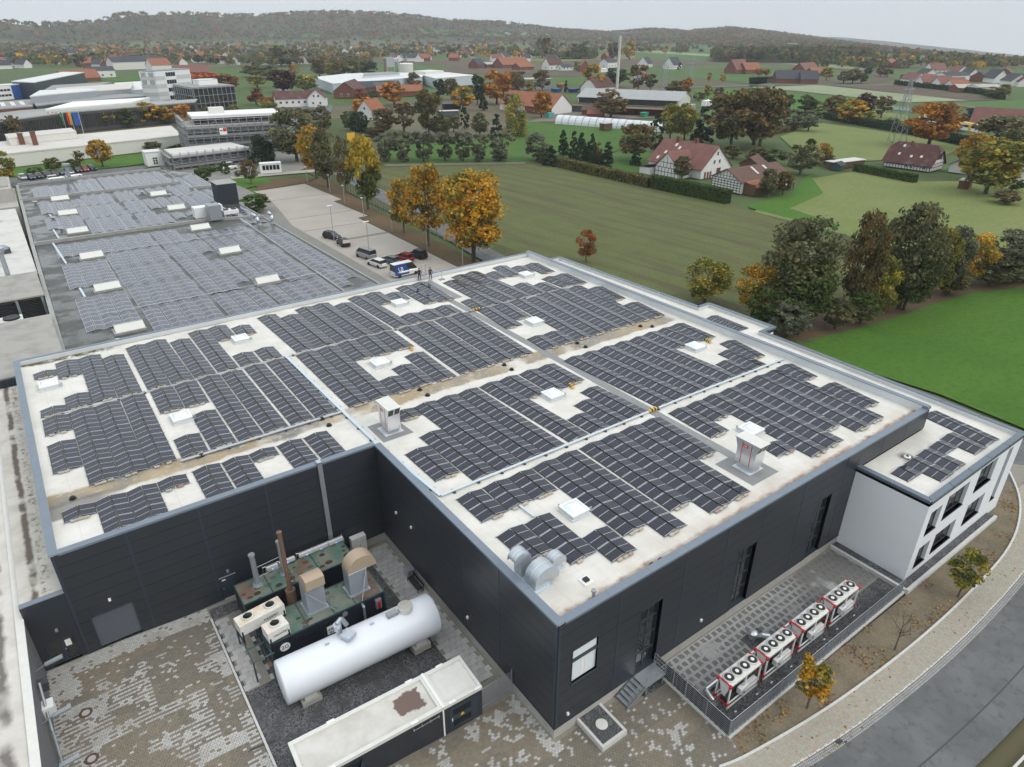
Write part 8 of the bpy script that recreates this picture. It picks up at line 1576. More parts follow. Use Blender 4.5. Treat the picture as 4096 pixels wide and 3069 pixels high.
for i,(x,y,c,l,n) in enumerate(((455,738,(.03,.08,.3),'blue skip left of the far spruce','skip'),(590,740,(.03,.08,.3),'blue skip between spruce and villa','skip'),(680,740,(.03,.08,.3),'blue skip beside the white villa','skip'),(495,700,(.28,.09,.03),'rusty scrap container behind the blue skips','skip'),(1160,940,(.02,.28,.16),'bright green farm container before the red shed','container'),(520,895,(.02,.2,.1),'green bin at the orange farm','bin'),(395,945,(.1,.38,.34),'turquoise covered heap beside the orange tree','covered heap'))):
    b0=at('P3',x,y);s_=1.7 if i < 4 else 1.0;r=thing(n.replace(' ','_'), l, n,(b0.x,b0.y,0),.4);m_=mat('container_paint',c,.6);inst('body', MB().add([(-2.2*s_,-1.2*s_,0),(2.2*s_,-1.2*s_,0),(2.2*s_,1.2*s_,0),(-2.2*s_,1.2*s_,0),(-2.7*s_,-1.4*s_,2.2),(2.7*s_,-1.4*s_,2.2),(2.7*s_,1.4*s_,2.2),(-2.7*s_,1.4*s_,2.2)],[(0,1,5,4),(1,2,6,5),(2,3,7,6),(3,0,4,7),(4,5,6,7)]).mesh('body', m_), r);inst('rim', MB().box(-2.8*s_,2.8*s_,-1.5*s_,-1.4*s_,2.05,2.25).box(-2.8*s_,2.8*s_,1.4*s_,1.5*s_,2.05,2.25).mesh('rim', m_), r)['kind']='stuff'
h=HB('warehouse', 'grey blue warehouse end wall behind the bare trees', 'warehouse',322,425,-.3);h.part('wall', MB().box(-20,14,-8,8,0,7), M['steel_dull']);h.part('roof', MB().box(-20.5,14.5,-8.5,8.5,7,7.4), M['concrete'])
# school, red barn, crossing house
h=HB('school', 'long white house with brown red roof at the junction', 'house',134,402,-.22);gable(h,27,10,4.6,8.2, 'lime', 'tile_dark');
for k in range(6): win(h,-11+k*3.4,0,4.2-2.4,1.5,1.4, 'y-',-5.0)
h=HB('school_wing', 'white gabled end with red roof joined to the long house at the junction', 'house',143,396,1.1);gable(h,13,10,5.0,9.2, 'lime', 'tile_dark');
for y, z in ((-2,1.4),(2,1.4),(-1.3,5.2),(1.3,5.2)): win(h,0, y, z,1.2,1.4, 'x-',-6.5)
h=HB('brick_barn', 'red brick barn with red roofs across the junction', 'barn',186,446,.95);gable(h,34,15,4.2,9.6, 'brick', 'tile_dark');win(h,0,-2,1.2,1.4,1.6,'x-',-17);win(h,0,2.5,1.2,1.4,1.6,'x-',-17);h=HB('brick_barn', 'low orange roofed barn right of the red brick barn', 'barn',214,430,-.35);gable(h,30,11,3.2,6.6, 'brick', 'tile_orange');h=HB('barn', 'grey roofed barn with a few solar panels behind the red barn', 'barn',213,462,-.3);gable(h,32,12,4,7.5, 'brick', 'tile_grey')
for k in range(6): h.part('solar_panel', MB().obox((-2+k*1.8,-3.3,6.0),(1.6,3.2,.06),0,0,None,0,.53), M['pv_old'])
h=HB('gable_house', 'small white house with steep red gable roof in the trees at the junction', 'house',140,318,.5);gable(h,11,9,4.2,9.2, 'lime', 'tile_orange');win(h,0,0,4.6,1.2,1.4,'x-',-5.5);b0=at('P2',1010,790)
for i,(x,y,m_,l) in enumerate(((1620,875,'black','dark site container beside the golden tree'),(1600,935,'teal','green site container with white roof by the gardens'))):
    b0=at('P2',x,y);r=thing('site_container', l, 'container',(b0.x,b0.y,0),-.25);inst('body', MB().box(-5,5,-1.8,1.8,0,2.6).mesh('body', M[m_]), r);inst('roof', MB().box(-5.1,5.1,-1.9,1.9,2.6,2.75).mesh('roof', M['offwhite'] if i else M['darkgrey']), r)
# far white factory with silo
def block(name, label, cat, poly, z1, wm, rm, z0=0, wins=None, group=None):
    c=(sum(p[0] for p in poly)/len(poly), sum(p[1] for p in poly)/len(poly), z0);r=thing(name, label, cat, c,0, group);MB().prism(poly, z0, z1).build('wall', M[wm], r)
    n=len(poly);cx_, cy_=c[0], c[1];MB().prism([(cx_+(p[0]-cx_)*1.008, cy_+(p[1]-cy_)*1.008) for p in poly], z1+.001, z1+.45).build('roof', M[rm], r)
    if wins:
        for (ei, rows, cnt, mg, mm) in wins:
            p, q=Vector((*poly[ei],0)), Vector((*poly[(ei+1)%n],0));A=sum(poly[i][0]*poly[(i+1)%n][1]-poly[(i+1)%n][0]*poly[i][1] for i in range(n));d=q-p;L=d.length;u=d/L;o=Vector((u.y,-u.x,0))*(1 if A > 0 else -1)
            for (za,zb) in rows:
                for k in range(cnt):
                    s=p+u*(mg+(L-2*mg)*(k+.08)/cnt);e=p+u*(mg+(L-2*mg)*(k+.92)/cnt);mb=MB();P=[s,e,e+o*.12,s+o*.12];mb.prism([(t_.x,t_.y) for t_ in P], za, zb);mb.build('window', M[mm], r)
    return r
M['lightblue']=mat('pale_blue_cladding',(0.50,0.55,0.59),.6);M['whiteroof']=mat('white_roof',(0.66,0.67,0.66),.7,0,.3,(.1,.4,(0.56,0.57,0.56)));M['paleroof']=mat('pale_cream_roof',(0.60,0.575,0.53),.8,0,.3,(.12,.6,(0.50,0.475,0.43),7));M['greyroof']=mat('grey_flat_roof',(0.27,0.275,0.27),.8,0,.3,(.1,.5,(0.33,0.33,0.32)))
block('factory', 'white factory with dark and light flat roofs beyond the red barns', 'factory building',[(184,470),(212,478),(272,502),(300,545),(274,575),(240,575),(200,545)],6.2, 'lightblue', 'whiteroof');block('factory', 'white factory hall with low roof at the right end of the far factory', 'factory building',[(268,474),(314,489.5),(318,540),(292,548)],6.5, 'lightblue', 'whiteroof');block('factory', 'grey roofed middle part of the far white factory', 'factory building',[(225,508),(262,520),(268,545),(240,540)],8.2, 'lightblue', 'greyroof');block('tent_hall', 'cream tent hall in front of the silo', 'tent hall',[(286,520),(308,528),(306,548),(286,540)],8.5, 'offwhite', 'offwhite')
b0=at('P2',1128,650);r=thing('filter_tower', 'grey steel filter tower on a brick base in the far factory', 'industrial tower',(b0.x,b0.y,0));MB().box(b0.x-4,b0.x+4,b0.y-4,b0.y+4,0,6).build('base', M['brick'], r);q=MB();[q.box(b0.x+sx*3-.3,b0.x+sx*3+.3,b0.y+sy*3-.3,b0.y+sy*3+.3,6,11) for sx in (-1,1) for sy in (-1,1)];q.build('leg', M['steel_dull'], r, kind='stuff');MB().box(b0.x-3.6,b0.x+3.6,b0.y-3.6,b0.y+3.6,11,18.5).build('filter_housing', M['steel_dull'], r);MB().tube([(b0.x+3.6,b0.y,17),(b0.x+8,b0.y-1,17.5),(b0.x+9,b0.y-1,6)],.7,8).build('duct', M['steel'], r)
for i,(x,yb,yt,rr,m_,l) in enumerate(((1095,660,500,1.1,'rust','dark brown factory chimney left of the filter tower'),(1230,610,513,1.3,'rust','short brown factory chimney left of the white silo'))): B, H=topof('P2',(x,yb),(x,yt));r=thing('factory_chimney', l, 'chimney',(B.x,B.y,0));MB().cyl((B.x,B.y,0),(B.x,B.y,H+2),rr,rr*.85,12).build('shaft', M[m_], r);MB().cyl((B.x,B.y,H+1.4),(B.x,B.y,H+2.1),rr*1.05,rr*1.05,12).build('rim', M['darkgrey'], r)
B, H=topof('P2',(1263,625),(1263,538));r=thing('silo', 'big white silo in the far factory', 'silo',(B.x,B.y,0));MB().cyl((B.x,B.y,0),(B.x,B.y,H+2.5),6.2,6.2,20).build('shell', M['offwhite'], r, smooth=False);MB().cyl((B.x,B.y,H+2.5),(B.x,B.y,H+3),6.3,5.8,20).build('lid', M['white'], r)
# works buildings at the upper left
lw=block('long_white_hall', 'long low white hall with flat cream roof behind the parked cars', 'hall',[(-75,247),(40.2,274.2),(43.5,307),(-80,279)],3.9, 'offwhite', 'paleroof');block('roof_block', 'white plant room on top of the long low hall', 'plant room',[(-13.5,280),(7.5,286.5),(7.2,299),(-14,293)],6.4, 'offwhite', 'paleroof',4.4)
for i,(x,y) in enumerate(((-6.2,276.8),(-8.8,281))): r=thing('brick_chimney',['taller brick chimney in front of the white plant room','lower brick chimney in front of the white plant room'][i], 'chimney',(x+i*-1,y,4));MB().box(x-1.0-i,x+.6-i,y-.8,y+.8,4,8.6-i*.8).build('shaft', M['brick'], r);MB().box(x-1.1-i,x+.7-i,y-.9,y+.9,8.61-i*.8,8.85-i*.8).build('cap', M['darkgrey'], r)
gh_=block('glazed_hall', 'very long dark glazed factory hall with light flat roof edge', 'factory building',[(-70,265+25),(-14,322.4),(11.3,345),(67,362),(72,378),(8,362),(-20,338),(-74,306)],8, 'darkgrey', 'fwall')
MB().prism([(-72,304),(-18,338),(9,361),(71,377),(60,404),(-4,388),(-34,362),(-90,328)],0,6.5).build('rear_hall', M['greyroof'], gh_)
e=[(-70,290),(-14,322.4),(11.3,345),(67,362)];q=MB()
for i in range(3):
    p, w_=Vector((*e[i],0)), Vector((*e[i+1],0));d=w_-p;n=int(d.length/2.6);o=Vector((d.y,-d.x,0)).normalized()
    for k in range(n): s=p+d*(k/n);MB().prism([tuple(t_)[:2] for t_ in (s+d*.08/n,s+d*(.9/n),s+d*(.9/n)+o*.15,s+d*.08/n+o*.15)],1.6,7.0).build('window', M['glass'], gh_)
block('white_vault_roof', 'bulging white membrane roof on the glazed hall', 'roof',[(4,352),(40,366),(52,388),(18,384)],9.0, 'offwhite', 'white',6.5)
block('dark_green_hall', 'dark clad hall with round windows left of the white tower', 'factory building',[(3.5,395),(14,405),(57,425),(50,446),(4,425)],7.2, 'darkgrey', 'greyroof');block('grey_hall', 'light grey clad factory block with strip windows', 'factory building',[(2.6,408),(14.5,418),(35,431),(33,447),(10,448)],10.5, 'steel', 'whiteroof',0,[(0,[(6.2,7.6)],3,1,'glass'),(1,[(6.2,7.6)],6,1,'glass')]);block('grey_hall', 'long grey factory block with pale roof behind the strip windows', 'factory building',[(16,433),(54,449),(64,500),(20,476)],9.5, 'steel', 'paleroof');block('white_shed_roofs', 'low saw tooth sheds with white skylights at the left edge', 'factory building',[(-30,385),(2,398),(4,440),(-40,420)],6.8, 'brick', 'greyroof')
r_=bpy.data.objects['white_shed_roofs'] if 'white_shed_roofs' in bpy.data.objects else None
q=MB();[q.box(-30+i*4,-28.2+i*4,400+j*5+i,402+j*5+i,7.26,7.7) for i in range(8) for j in range(4)];q.build('roof_dome', M['white'], r_, kind='stuff')
block('dark_logistics_hall', 'large dark blue logistics hall with white roof strips at the upper left', 'warehouse',[(2.7,560),(13.5,540),(55,650),(42,664)],9.5, 'facade_blue', 'whiteroof');block('white_block', 'white block with small windows at the left edge', 'office building',[(-12,540),(1,549),(0,562),(-14,552)],8, 'white', 'whiteroof',0,[(0,[(2,3.2),(5,6.2)],6,1,'glass')]);block('blue_block', 'bright blue clad block at the upper left', 'warehouse',[(1,549),(12.5,560),(10,570),(0,560)],8, 'bluepaint' if 'bluepaint' in M else 'white', 'whiteroof') if False else None
M['bluepaint']=mat('blue_cladding',(0.02,0.09,0.36),.5);block('blue_block', 'bright blue clad block at the upper left', 'warehouse',[(1.2,549),(12.5,560),(10,572),(0.4,562)],8, 'bluepaint', 'whiteroof');block('grey_sheds', 'grey factory sheds with cylinders in front of the dark logistics hall', 'factory building',[(16,506),(48,528),(60,560),(24,548)],7, 'steel', 'greyroof');block('pale_sheds', 'low pale factory sheds left of the white tower', 'factory building',[(52,470),(70,480),(84,560),(60,548)],7, 'lightblue', 'whiteroof')
# white tower block
T0=[(62.0,432),(68.5,424.5),(89,435),(83,444)];T0=[(60.5,452),(67.3,444.5),(89.5,458),(82.5,468)]
tw=block('tower_block', 'white and grey striped office tower block', 'office building', T0,18.5, 'render', 'greyroof');p, q_=Vector((*T0[1],0)), Vector((*T0[2],0));d=(q_-p).normalized();o=Vector((d.y,-d.x,0));p1, q1=Vector((*T0[0],0)), Vector((*T0[1],0));d1=(q1-p1).normalized();o1=Vector((d1.y,-d1.x,0))
for z in (3.2,7.4,11.6,15.6):
    a=p+d*7.5;b=p+d*14.5
    for k in range(4): MB().prism([tuple(t_)[:2] for t_ in (a+d*1.75*k+d*.1,a+d*1.75*(k+1)-d*.1,a+d*1.75*(k+1)-d*.1+o*.1,a+d*1.75*k+d*.1+o*.1)], z, z+2.1).build('window', M['glass'], tw)
for z in (11.6,15.6):
    for a, d_, o_ in ((p1+d1*1.2,d1,o1),(p1+d1*6.2,d1,o1)):
        for k in range(4): MB().prism([tuple(t_)[:2] for t_ in (a+d_*.8*k,a+d_*(.8*k+.3),a+d_*(.8*k+.3)+o_*.1,a+d_*.8*k+o_*.1)], z, z+2.3).build('window', M['darkgrey'], tw)
M['rendergrey']=mat('grey_render_band',(0.55,0.545,0.52),.85)
for z in (1.2,5.4,9.6,13.8): MB().prism([tuple(t_)[:2] for t_ in (p+o*.02,p+d*7.0+o*.02,p+d*7.0+o*.06,p+o*.06)], z, z+2.2).prism([tuple(t_)[:2] for t_ in (p+d*15+o*.02,p+d*25.4+o*.02,p+d*25.4+o*.06,p+d*15+o*.06)], z, z+2.2).prism([tuple(t_)[:2] for t_ in (p1+o1*.02,q1+o1*.02,q1+o1*.06,p1+o1*.06)], z, z+2.0).build('grey_band', M['rendergrey'], tw, kind='stuff')
G0=[(77,404),(101,411.5),(97,440),(74,436)];go=block('glass_office', 'three storey glass and steel office beside the white tower', 'office building', G0,11.6, 'darkgrey', 'greyroof',0,[(0,[(.6,3.2),(4.4,7.2),(8.2,11.0)],9,.4,'glass'),(3,[(.6,3.2),(4.4,7.2),(8.2,11.0)],9,.4,'glass')])
q=MB()
for (A_, B_) in ((G0[0],G0[1]),(G0[3],G0[0])):
    a, b=Vector((*A_,0)), Vector((*B_,0));d=(b-a);o=Vector((d.y,-d.x,0)).normalized()
    for k in range(10): s=a+d*(k/9);q.obox((s.x+o.x*.5,s.y+o.y*.5,5.9),(.22,.22,11.8),math.atan2(d.y,d.x))
    for z in (3.8,7.7,11.4): q.obox(((a.x+b.x)/2+o.x*.5,(a.y+b.y)/2+o.y*.5,z),(d.length,.9,.14),math.atan2(d.y,d.x))
q.build('steel_frame', M['steel'], go, kind='stuff');block('plant_room', 'white plant room on top of the glass office', 'plant room',[(84,418),(95,421),(94,430),(83,427)],14.4, 'white', 'whiteroof',12.06)
# office block under scaffold
sc_=block('renovated_block', 'concrete office block stripped for renovation with white roofed top floor', 'office building',[(38,250),(69.5,245.5),(72,262),(40.5,267)],9.4, 'darkgrey', 'concrete');MB().prism([(41.5,253.5),(70,249),(72,261.8),(43.5,266)],9.86,12.0).build('top_floor', M['glass'], sc_);MB().prism([(40.6,252.3),(70.8,247.6),(73,263),(42.6,267.3)],12.01,12.9).build('top_roof', M['white'], sc_);MB().prism([(48,257),(53,256.2),(53.6,260),(48.6,260.8)],12.91,14.9).build('lift_tower', M['offwhite'], sc_)
for z in (.2,3.2,6.2,9.0): MB().prism([(37.6,249.4),(69.9,244.8),(72.4,262.4),(40.1,267.6)], z, z+.75).build('spandrel', M['concrete_lt'], sc_)
lo_=block('renovated_wing', 'low stripped wing in front of the scaffolded block', 'office building',[(27,224.8),(51.7,228.6),(49.5,243),(27.5,239.5)],3.4, 'darkgrey', 'greyroof');MB().prism([(26.6,224.4),(52.1,228.2),(49.9,243.4),(27.1,239.9)],3.86,4.5).build('fascia', M['concrete_lt'], lo_);MB().prism([(26.6,224.4),(52.1,228.2),(52.0,228.9),(26.7,225.1)],.6,1.3).build('spandrel', M['concrete_lt'], lo_)
sf=thing('scaffold', 'grey tube scaffold wrapped round the block under renovation', 'scaffold',(38,250,0));q=MB();dk=MB()
for (A_, B_, zt) in (((37,248.2),(70,243.6),12.5),((39.2,267.5),(37,248.2),12.5),((70,243.6),(73,263),12.5),((26,223.4),(52.4,227.3),5.4),((26.6,240.5),(26,223.4),5.4)):
    a, b=Vector((*A_,0)), Vector((*B_,0));d=b-a;L=d.length;n=int(L/2.5);u=d/L;o=Vector((u.y,-u.x,0));an=math.atan2(d.y,d.x)
    for k in range(n+1):
        for w_ in (0,.9): s=a+d*(k/n)+o*w_;q.obox((s.x,s.y,zt/2),(.13,.13,zt),an)
    for j in range(int(zt/2)):
        z=2.0*(j+1);c=(a+b)/2
        for hz_, w_ in ((0,.9),(.5,.9),(1.0,.9),(0,0)): q.obox((c.x+o.x*w_,c.y+o.y*w_,z+hz_),(L,.1,.1),an)
        dk.obox((c.x+o.x*.45,c.y+o.y*.45,z-.06),(L,.8,.07),an)
    for k in range(0,n-1,3): s=a+d*(k/n)+o*.95;e=a+d*((k+1)/n)+o*.95;[q.cyl((s.x,s.y,2*j),(e.x,e.y,2*j+2),.06,.06,4) for j in range(int(zt/2))]
q.build('tubes', M['steel_dull'], sf, kind='stuff');dk.build('deck_boards', M['concrete'], sf, kind='stuff')
a=at('P1',1722,1055,9);bn_=thing('banner', 'white and red banner hung on the scaffold', 'banner',(46.5,247,7));P=[Vector((47.5,245.7,6.9)),Vector((49.9,245.35,6.9)),Vector((49.9,245.35,9.2)),Vector((47.5,245.7,9.2))];MB().add([tuple(t_) for t_ in P]+[tuple(t_+Vector((.01,.08,0))) for t_ in P],[(0,1,2,3),(7,6,5,4),(0,4,5,1),(2,6,7,3)]).build('sheet', M['white'], bn_);MB().add([(48.7,245.48,8.0),(49.8,245.32,8.0),(49.8,245.32,9.1),(48.7,245.48,9.1)],[(0,1,2,3)]).build('red_field', M['redpaint'], bn_);MB().add([(47.7,245.62,8.15),(48.55,245.5,8.15),(48.55,245.5,8.5),(47.7,245.62,8.5)],[(0,1,2,3)]).build('lettering', M['darkgrey'], bn_)
r=thing('white_cube_building', 'small white windowless building with six dark fans beside the scaffold', 'plant building',(23.5,240,0));MB().box(20.8,26.0,236.6,242,0,4.3).build('wall', M['white'], r);MB().box(20.6,26.2,236.4,242.2,4.31,4.55).build('roof_rim', M['offwhite'], r)
for j in range(3):
    for i in range(2): MB().cyl((23.0+i*.75,236.6,.9+j*.75),(23.0+i*.75,236.5,.9+j*.75),.3,.3,10).build('fan', M['black'], r)
kx=thing('gatehouse', 'white container gatehouse with a row of windows by the gate', 'gatehouse',(49.8,202,0));a, b=Vector((46.8,202.2,0)), Vector((52.9,200.8,0));d=(b-a).normalized();nn=Vector((-d.y,d.x,0));MB().prism([tuple(t_)[:2] for t_ in (a,b,b+nn*2.6,a+nn*2.6)],.1,2.9).build('wall', M['white'], kx);MB().prism([tuple(t_)[:2] for t_ in (a-nn*.1-d*.1,b-nn*.1+d*.1,b+nn*2.7+d*.1,a+nn*2.7-d*.1)],2.91,3.1).build('roof', M['white'], kx)
for k in range(5): s=a+d*(.6+k*1.05);e=s+d*.85;MB().prism([tuple(t_)[:2] for t_ in (s-nn*.05,e-nn*.05,e-nn*.001,s-nn*.001)],1.1,2.5).build('window', M['glass'], kx)
# village and slate house at the right
h=HB('slate_house', 'long house with slate roof and gables in the far right fields', 'house',549,352,-.75);gable(h,34,15,3.6,9.5, 'brick', 'tile_grey');gable(h,12,13,3.6,8.4, 'brick', 'tile_grey',8,-6,0,0,.45, None, 'cross_roof')
GV='houses of the hamlet at the right'
for i,(c,x,y,L,W,e,rg,rz,wm,rm,l) in enumerate((('P4',1310,690,16,11,5,9.5,1.1,'lime','tile_red','white gabled house with red roof, left end of the right hamlet'),('P4',1425,695,14,12,5,9,1.0,'lime','tile_orange','white gable with orange roof behind the hamlet row'),('P4',1480,700,26,10,4,8,-.5,'lime','tile_red','long white farm with red roof in the right hamlet'),('P4',1600,715,22,11,4,8,-.5,'lime','tile_red','white farm with red roof and small gables in the right hamlet'),('P4',1665,725,14,10,3.6,7,-.5,'lime','tile_orange','low white house with orange roof in the right hamlet'),('P4',1760,738,24,10,3,5,-.5,'brick','concrete','flat grey barn right of the hamlet'),('P4',1880,745,18,12,4,5.5,-.5,'offwhite','concrete','pale flat shed at the hamlet end'),('P4',1420,640,18,11,5,9,.9,'lime','tile_grey','white house with grey roof behind the hamlet'),('P4',1620,660,26,12,5.5,8,-.3,'lime','tile_grey','wide white house with grey roof behind the hamlet'),('P4',1490,595,18,12,4,10,-.4,'lime','tile_red','white house with red roof among the hamlet trees'),('P4',1760,640,14,11,4,9,1,'lime','tile_grey','white gable with grey roof at the hamlet lane'),('P4',1680,610,14,11,4,9,1,'lime','tile_red','small white gable at the hamlet trees'),('P4',1850,655,18,12,4,8,.2,'brick','tile_grey','brick house right of the hamlet lane'),('P4',1970,665,15,12,4,10,1,'lime','tile_grey','white gable in the far right trees'),('P4',2120,690,18,12,4,9,.8,'lime','tile_grey','white gabled house near the right edge'),('P4',2190,695,15,12,4,9,.8,'lime','tile_dark','last white gable at the right edge'),('P4',2050,620,18,12,4,8,.3,'brick','tile_red','brick house in the far right trees'),('P4',1120,540,26,14,4,9,.2,'brick','tile_orange','orange roof behind the far wood edge'),('P4',1210,545,26,14,4,9,.2,'brick','tile_red','red roof behind the far wood edge'),
  ('P3',420,560,22,12,5.2,12,.15,'lime','tile_dark','white farmhouse with dark red roof and two chimneys in the fields'),('P3',520,565,16,9,3.4,6,.1,'lime','tile_grey','white bungalow beside the white farmhouse'),('P3',675,575,14,11,3.6,11,1.0,'brick','tile_orange','red roofed cottage between two yellow trees'),('P3',870,545,22,11,6,9.5,.3,'lime','tile_grey','white grey roofed house left of the mast'),('P3',820,580,12,8,3,3.3,.1,'white','white','white flat shed left of the mast'),('P3',1165,540,22,13,4,11,.5,'lime','tile_grey','white gabled house right of the mast'),('P3',1385,555,22,13,4.5,12,.3,'lime','tile_grey','white house with steep slate gables near the pylons'),('P3',1900,590,24,14,4,13,.1,'brick','tile_red','red hipped farmhouse at the far field'),('P3',2000,590,20,13,4,10,-.2,'brick','tile_orange','orange roofed barn beside the red hipped farmhouse'),('P3',90,545,42,18,4,11,.1,'brick','tile_orange','large orange barn roof at the left of the fields'),('P3',185,560,24,12,3,7,.2,'brick','tile_orange','low orange barn roof beside the large one'),('P2',1825,550,18,12,4,10,.5,'brick','tile_grey','grey barn in the far field before orange roofs'),('P2',1960,545,28,12,4,6,0,'brick','concrete','long grey shed before the orange roofs'),('P4',450,590,30,14,4,10,.1,'brick','tile_red','red roof behind the slate house'),('P4',545,610,22,12,3,7,-.2,'brick','tile_orange','orange roof right of the slate house'),('P3',1130,655,14,10,4,7,.3,'lime','tile_orange','white cottage with orange roof before the first pylon'),('P3',2195,665,10,8,3,5,.4,'wood','tile_grey','small dark shed at the far road'),
  ('P1',1285,580,20,16,7,13,.2,'lime','tile_orange','white villa with orange hipped roof above the white tower'),('P1',815,622,22,14,6,9,.1,'lime','tile_grey','white house beside the green field at the upper left'),('P1',640,655,30,14,3,9,.3,'brick','tile_orange','brown orange house roof left of the green field'),('P1',1550,605,30,16,3,9,-.2,'brick','tile_red','pale red barn roof behind the white tower'),('P1',1115,555,60,16,8,13,.25,'offwhite','tile_grey','long grey roofed school building in the town edge'))):
    b0=at(c,x,y);h=HB('house', l, 'house', b0.x, b0.y, rz, GV if c == 'P4' else 'houses scattered in the fields');gable(h, L, W, e, rg, wm, rm);
    if wm == 'lime': win(h,0,0,1.5,1.6,1.6, 'x-',-L/2);[win(h,-L/2+L*(k+.5)/3,0,1.3,1.8,1.6, 'y-',-W/2) for k in range(3)]
# ================================================================== town, vehicles, people, lamps, masts, air
def hmesh(wm, rm):
    m=MB();m.add([(-6,-4.5,0),(6,-4.5,0),(6,4.5,0),(-6,4.5,0),(-6,-4.5,4.2),(6,-4.5,4.2),(6,4.5,4.2),(-6,4.5,4.2),(-6,0,9),(6,0,9)],[(0,1,5,4),(2,3,7,6),(1,2,6,9,5),(3,0,4,8,7)]);m.add([(-6.4,-5,3.9),(6.4,-5,3.9),(6.4,0,9.15),(-6.4,0,9.15),(6.4,5,3.9),(-6.4,5,3.9)],[(0,1,2,3),(3,2,4,5)],1);return m.mesh('house',[M[wm],M[rm]])
TH=[(hmesh('lime','tile_red'),'white town house with red roof'),(hmesh('lime','tile_grey'),'white town house with dark grey roof'),(hmesh('brick','tile_orange'),'brick town house with orange roof'),(hmesh('lime','tile_brown'),'white town house with brown roof')]
n=0
while n < 230:
    x, y=NR.uniform(0,1320)*KD, NR.uniform(98,150)*KD;
    if y/KD > 150-.012*(x/KD) or (x/KD > 800 and y/KD > 134): continue
    p=at('N',x,y,0);z=terr(p.x,p.y)[0]
    if math.hypot(p.x-CX,p.y-CY) > 1900: continue
    k=int(NR.choice(4,p=[.32,.34,.24,.1]));o=inst('house', TH[k][0], None,(p.x,p.y,z),(0,0,NR.uniform(0,PI)),(1.15,1.15,1));tag(o, TH[k][1]+' in the far town below the hills', 'house', 'houses of the far town');n += 1
def woods(name, pts, nl, pals):
    C=[];N=[];Sz=[];T=[]
    for (x,y,z,R,H) in pts:
        d=NR.normal(size=(nl,3));d /= np.linalg.norm(d,axis=1,keepdims=True);d[:,2]=np.abs(d[:,2])*1.0-.25;C.append(np.array([x,y,z+H*.45])+d*np.array([R,R,H*.52])*NR.uniform(.75,1.05,(nl,1)));N.append(d+NR.normal(size=(nl,3))*.4);Sz.append(np.full(nl,R*.62));c=np.array(PAL[pals[NR.randint(len(pals))]]);T.append(c[NR.randint(0,len(c),nl)]*NR.uniform(.75,1.25,(nl,1)))
    o=bpy.data.objects.new(name, leafmesh(name,np.vstack(C),np.vstack(N),np.hstack(Sz),np.vstack(T)));COL.objects.link(o);o['kind']='stuff'
PT=[]
for k in range(2600):
    x, y=NR.uniform(-40,2250)*KD, NR.uniform(90,150)*KD;q=x/KD;lim=145 if q < 800 else 128 if q < 1300 else 118 if q < 1750 else 175
    lo=itp(BASE,q)
    if not lo-4 < y/KD < lim: continue
    p=at('N',x,y,0);r=math.hypot(p.x-CX,p.y-CY)
    if 420 < r < 3000: PT.append((p.x,p.y,terr(p.x,p.y)[0],NR.uniform(3.5,6.5),NR.uniform(8,14)))
woods('town_trees', PT,34,['mixed','olive','brown','green','gold','mixed','dark'])
PT=[]
while len(PT) < 6500:
    a=NR.uniform(math.radians(10),math.radians(100));r=NR.uniform(1100,3700);x, y=CX+r*math.cos(a), CY+r*math.sin(a);z, s=terr(x,y)
    if s > .16 and vnoise(x/240,y/240,21) > .22: PT.append((x,y,z-1,NR.uniform(7,12),NR.uniform(10,16)))
woods('hill_woods', PT,12,['olive','brown','mixed','green','rust','brown'])
PT=[]
for k in range(420):
    x, y=NR.uniform(0,1), NR.uniform(0,1);b0=at('P3',1720+x*1250,500+x*15-y*45);PT.append((b0.x,b0.y,0,NR.uniform(5,8),NR.uniform(15,21)))
for k in range(160): b0=at('P3',480+NR.uniform(0,290),478-NR.uniform(0,14));PT.append((b0.x,b0.y,0,4,11))
woods('far_wood', PT,60,['olive','green','dark','mixed','brown'])
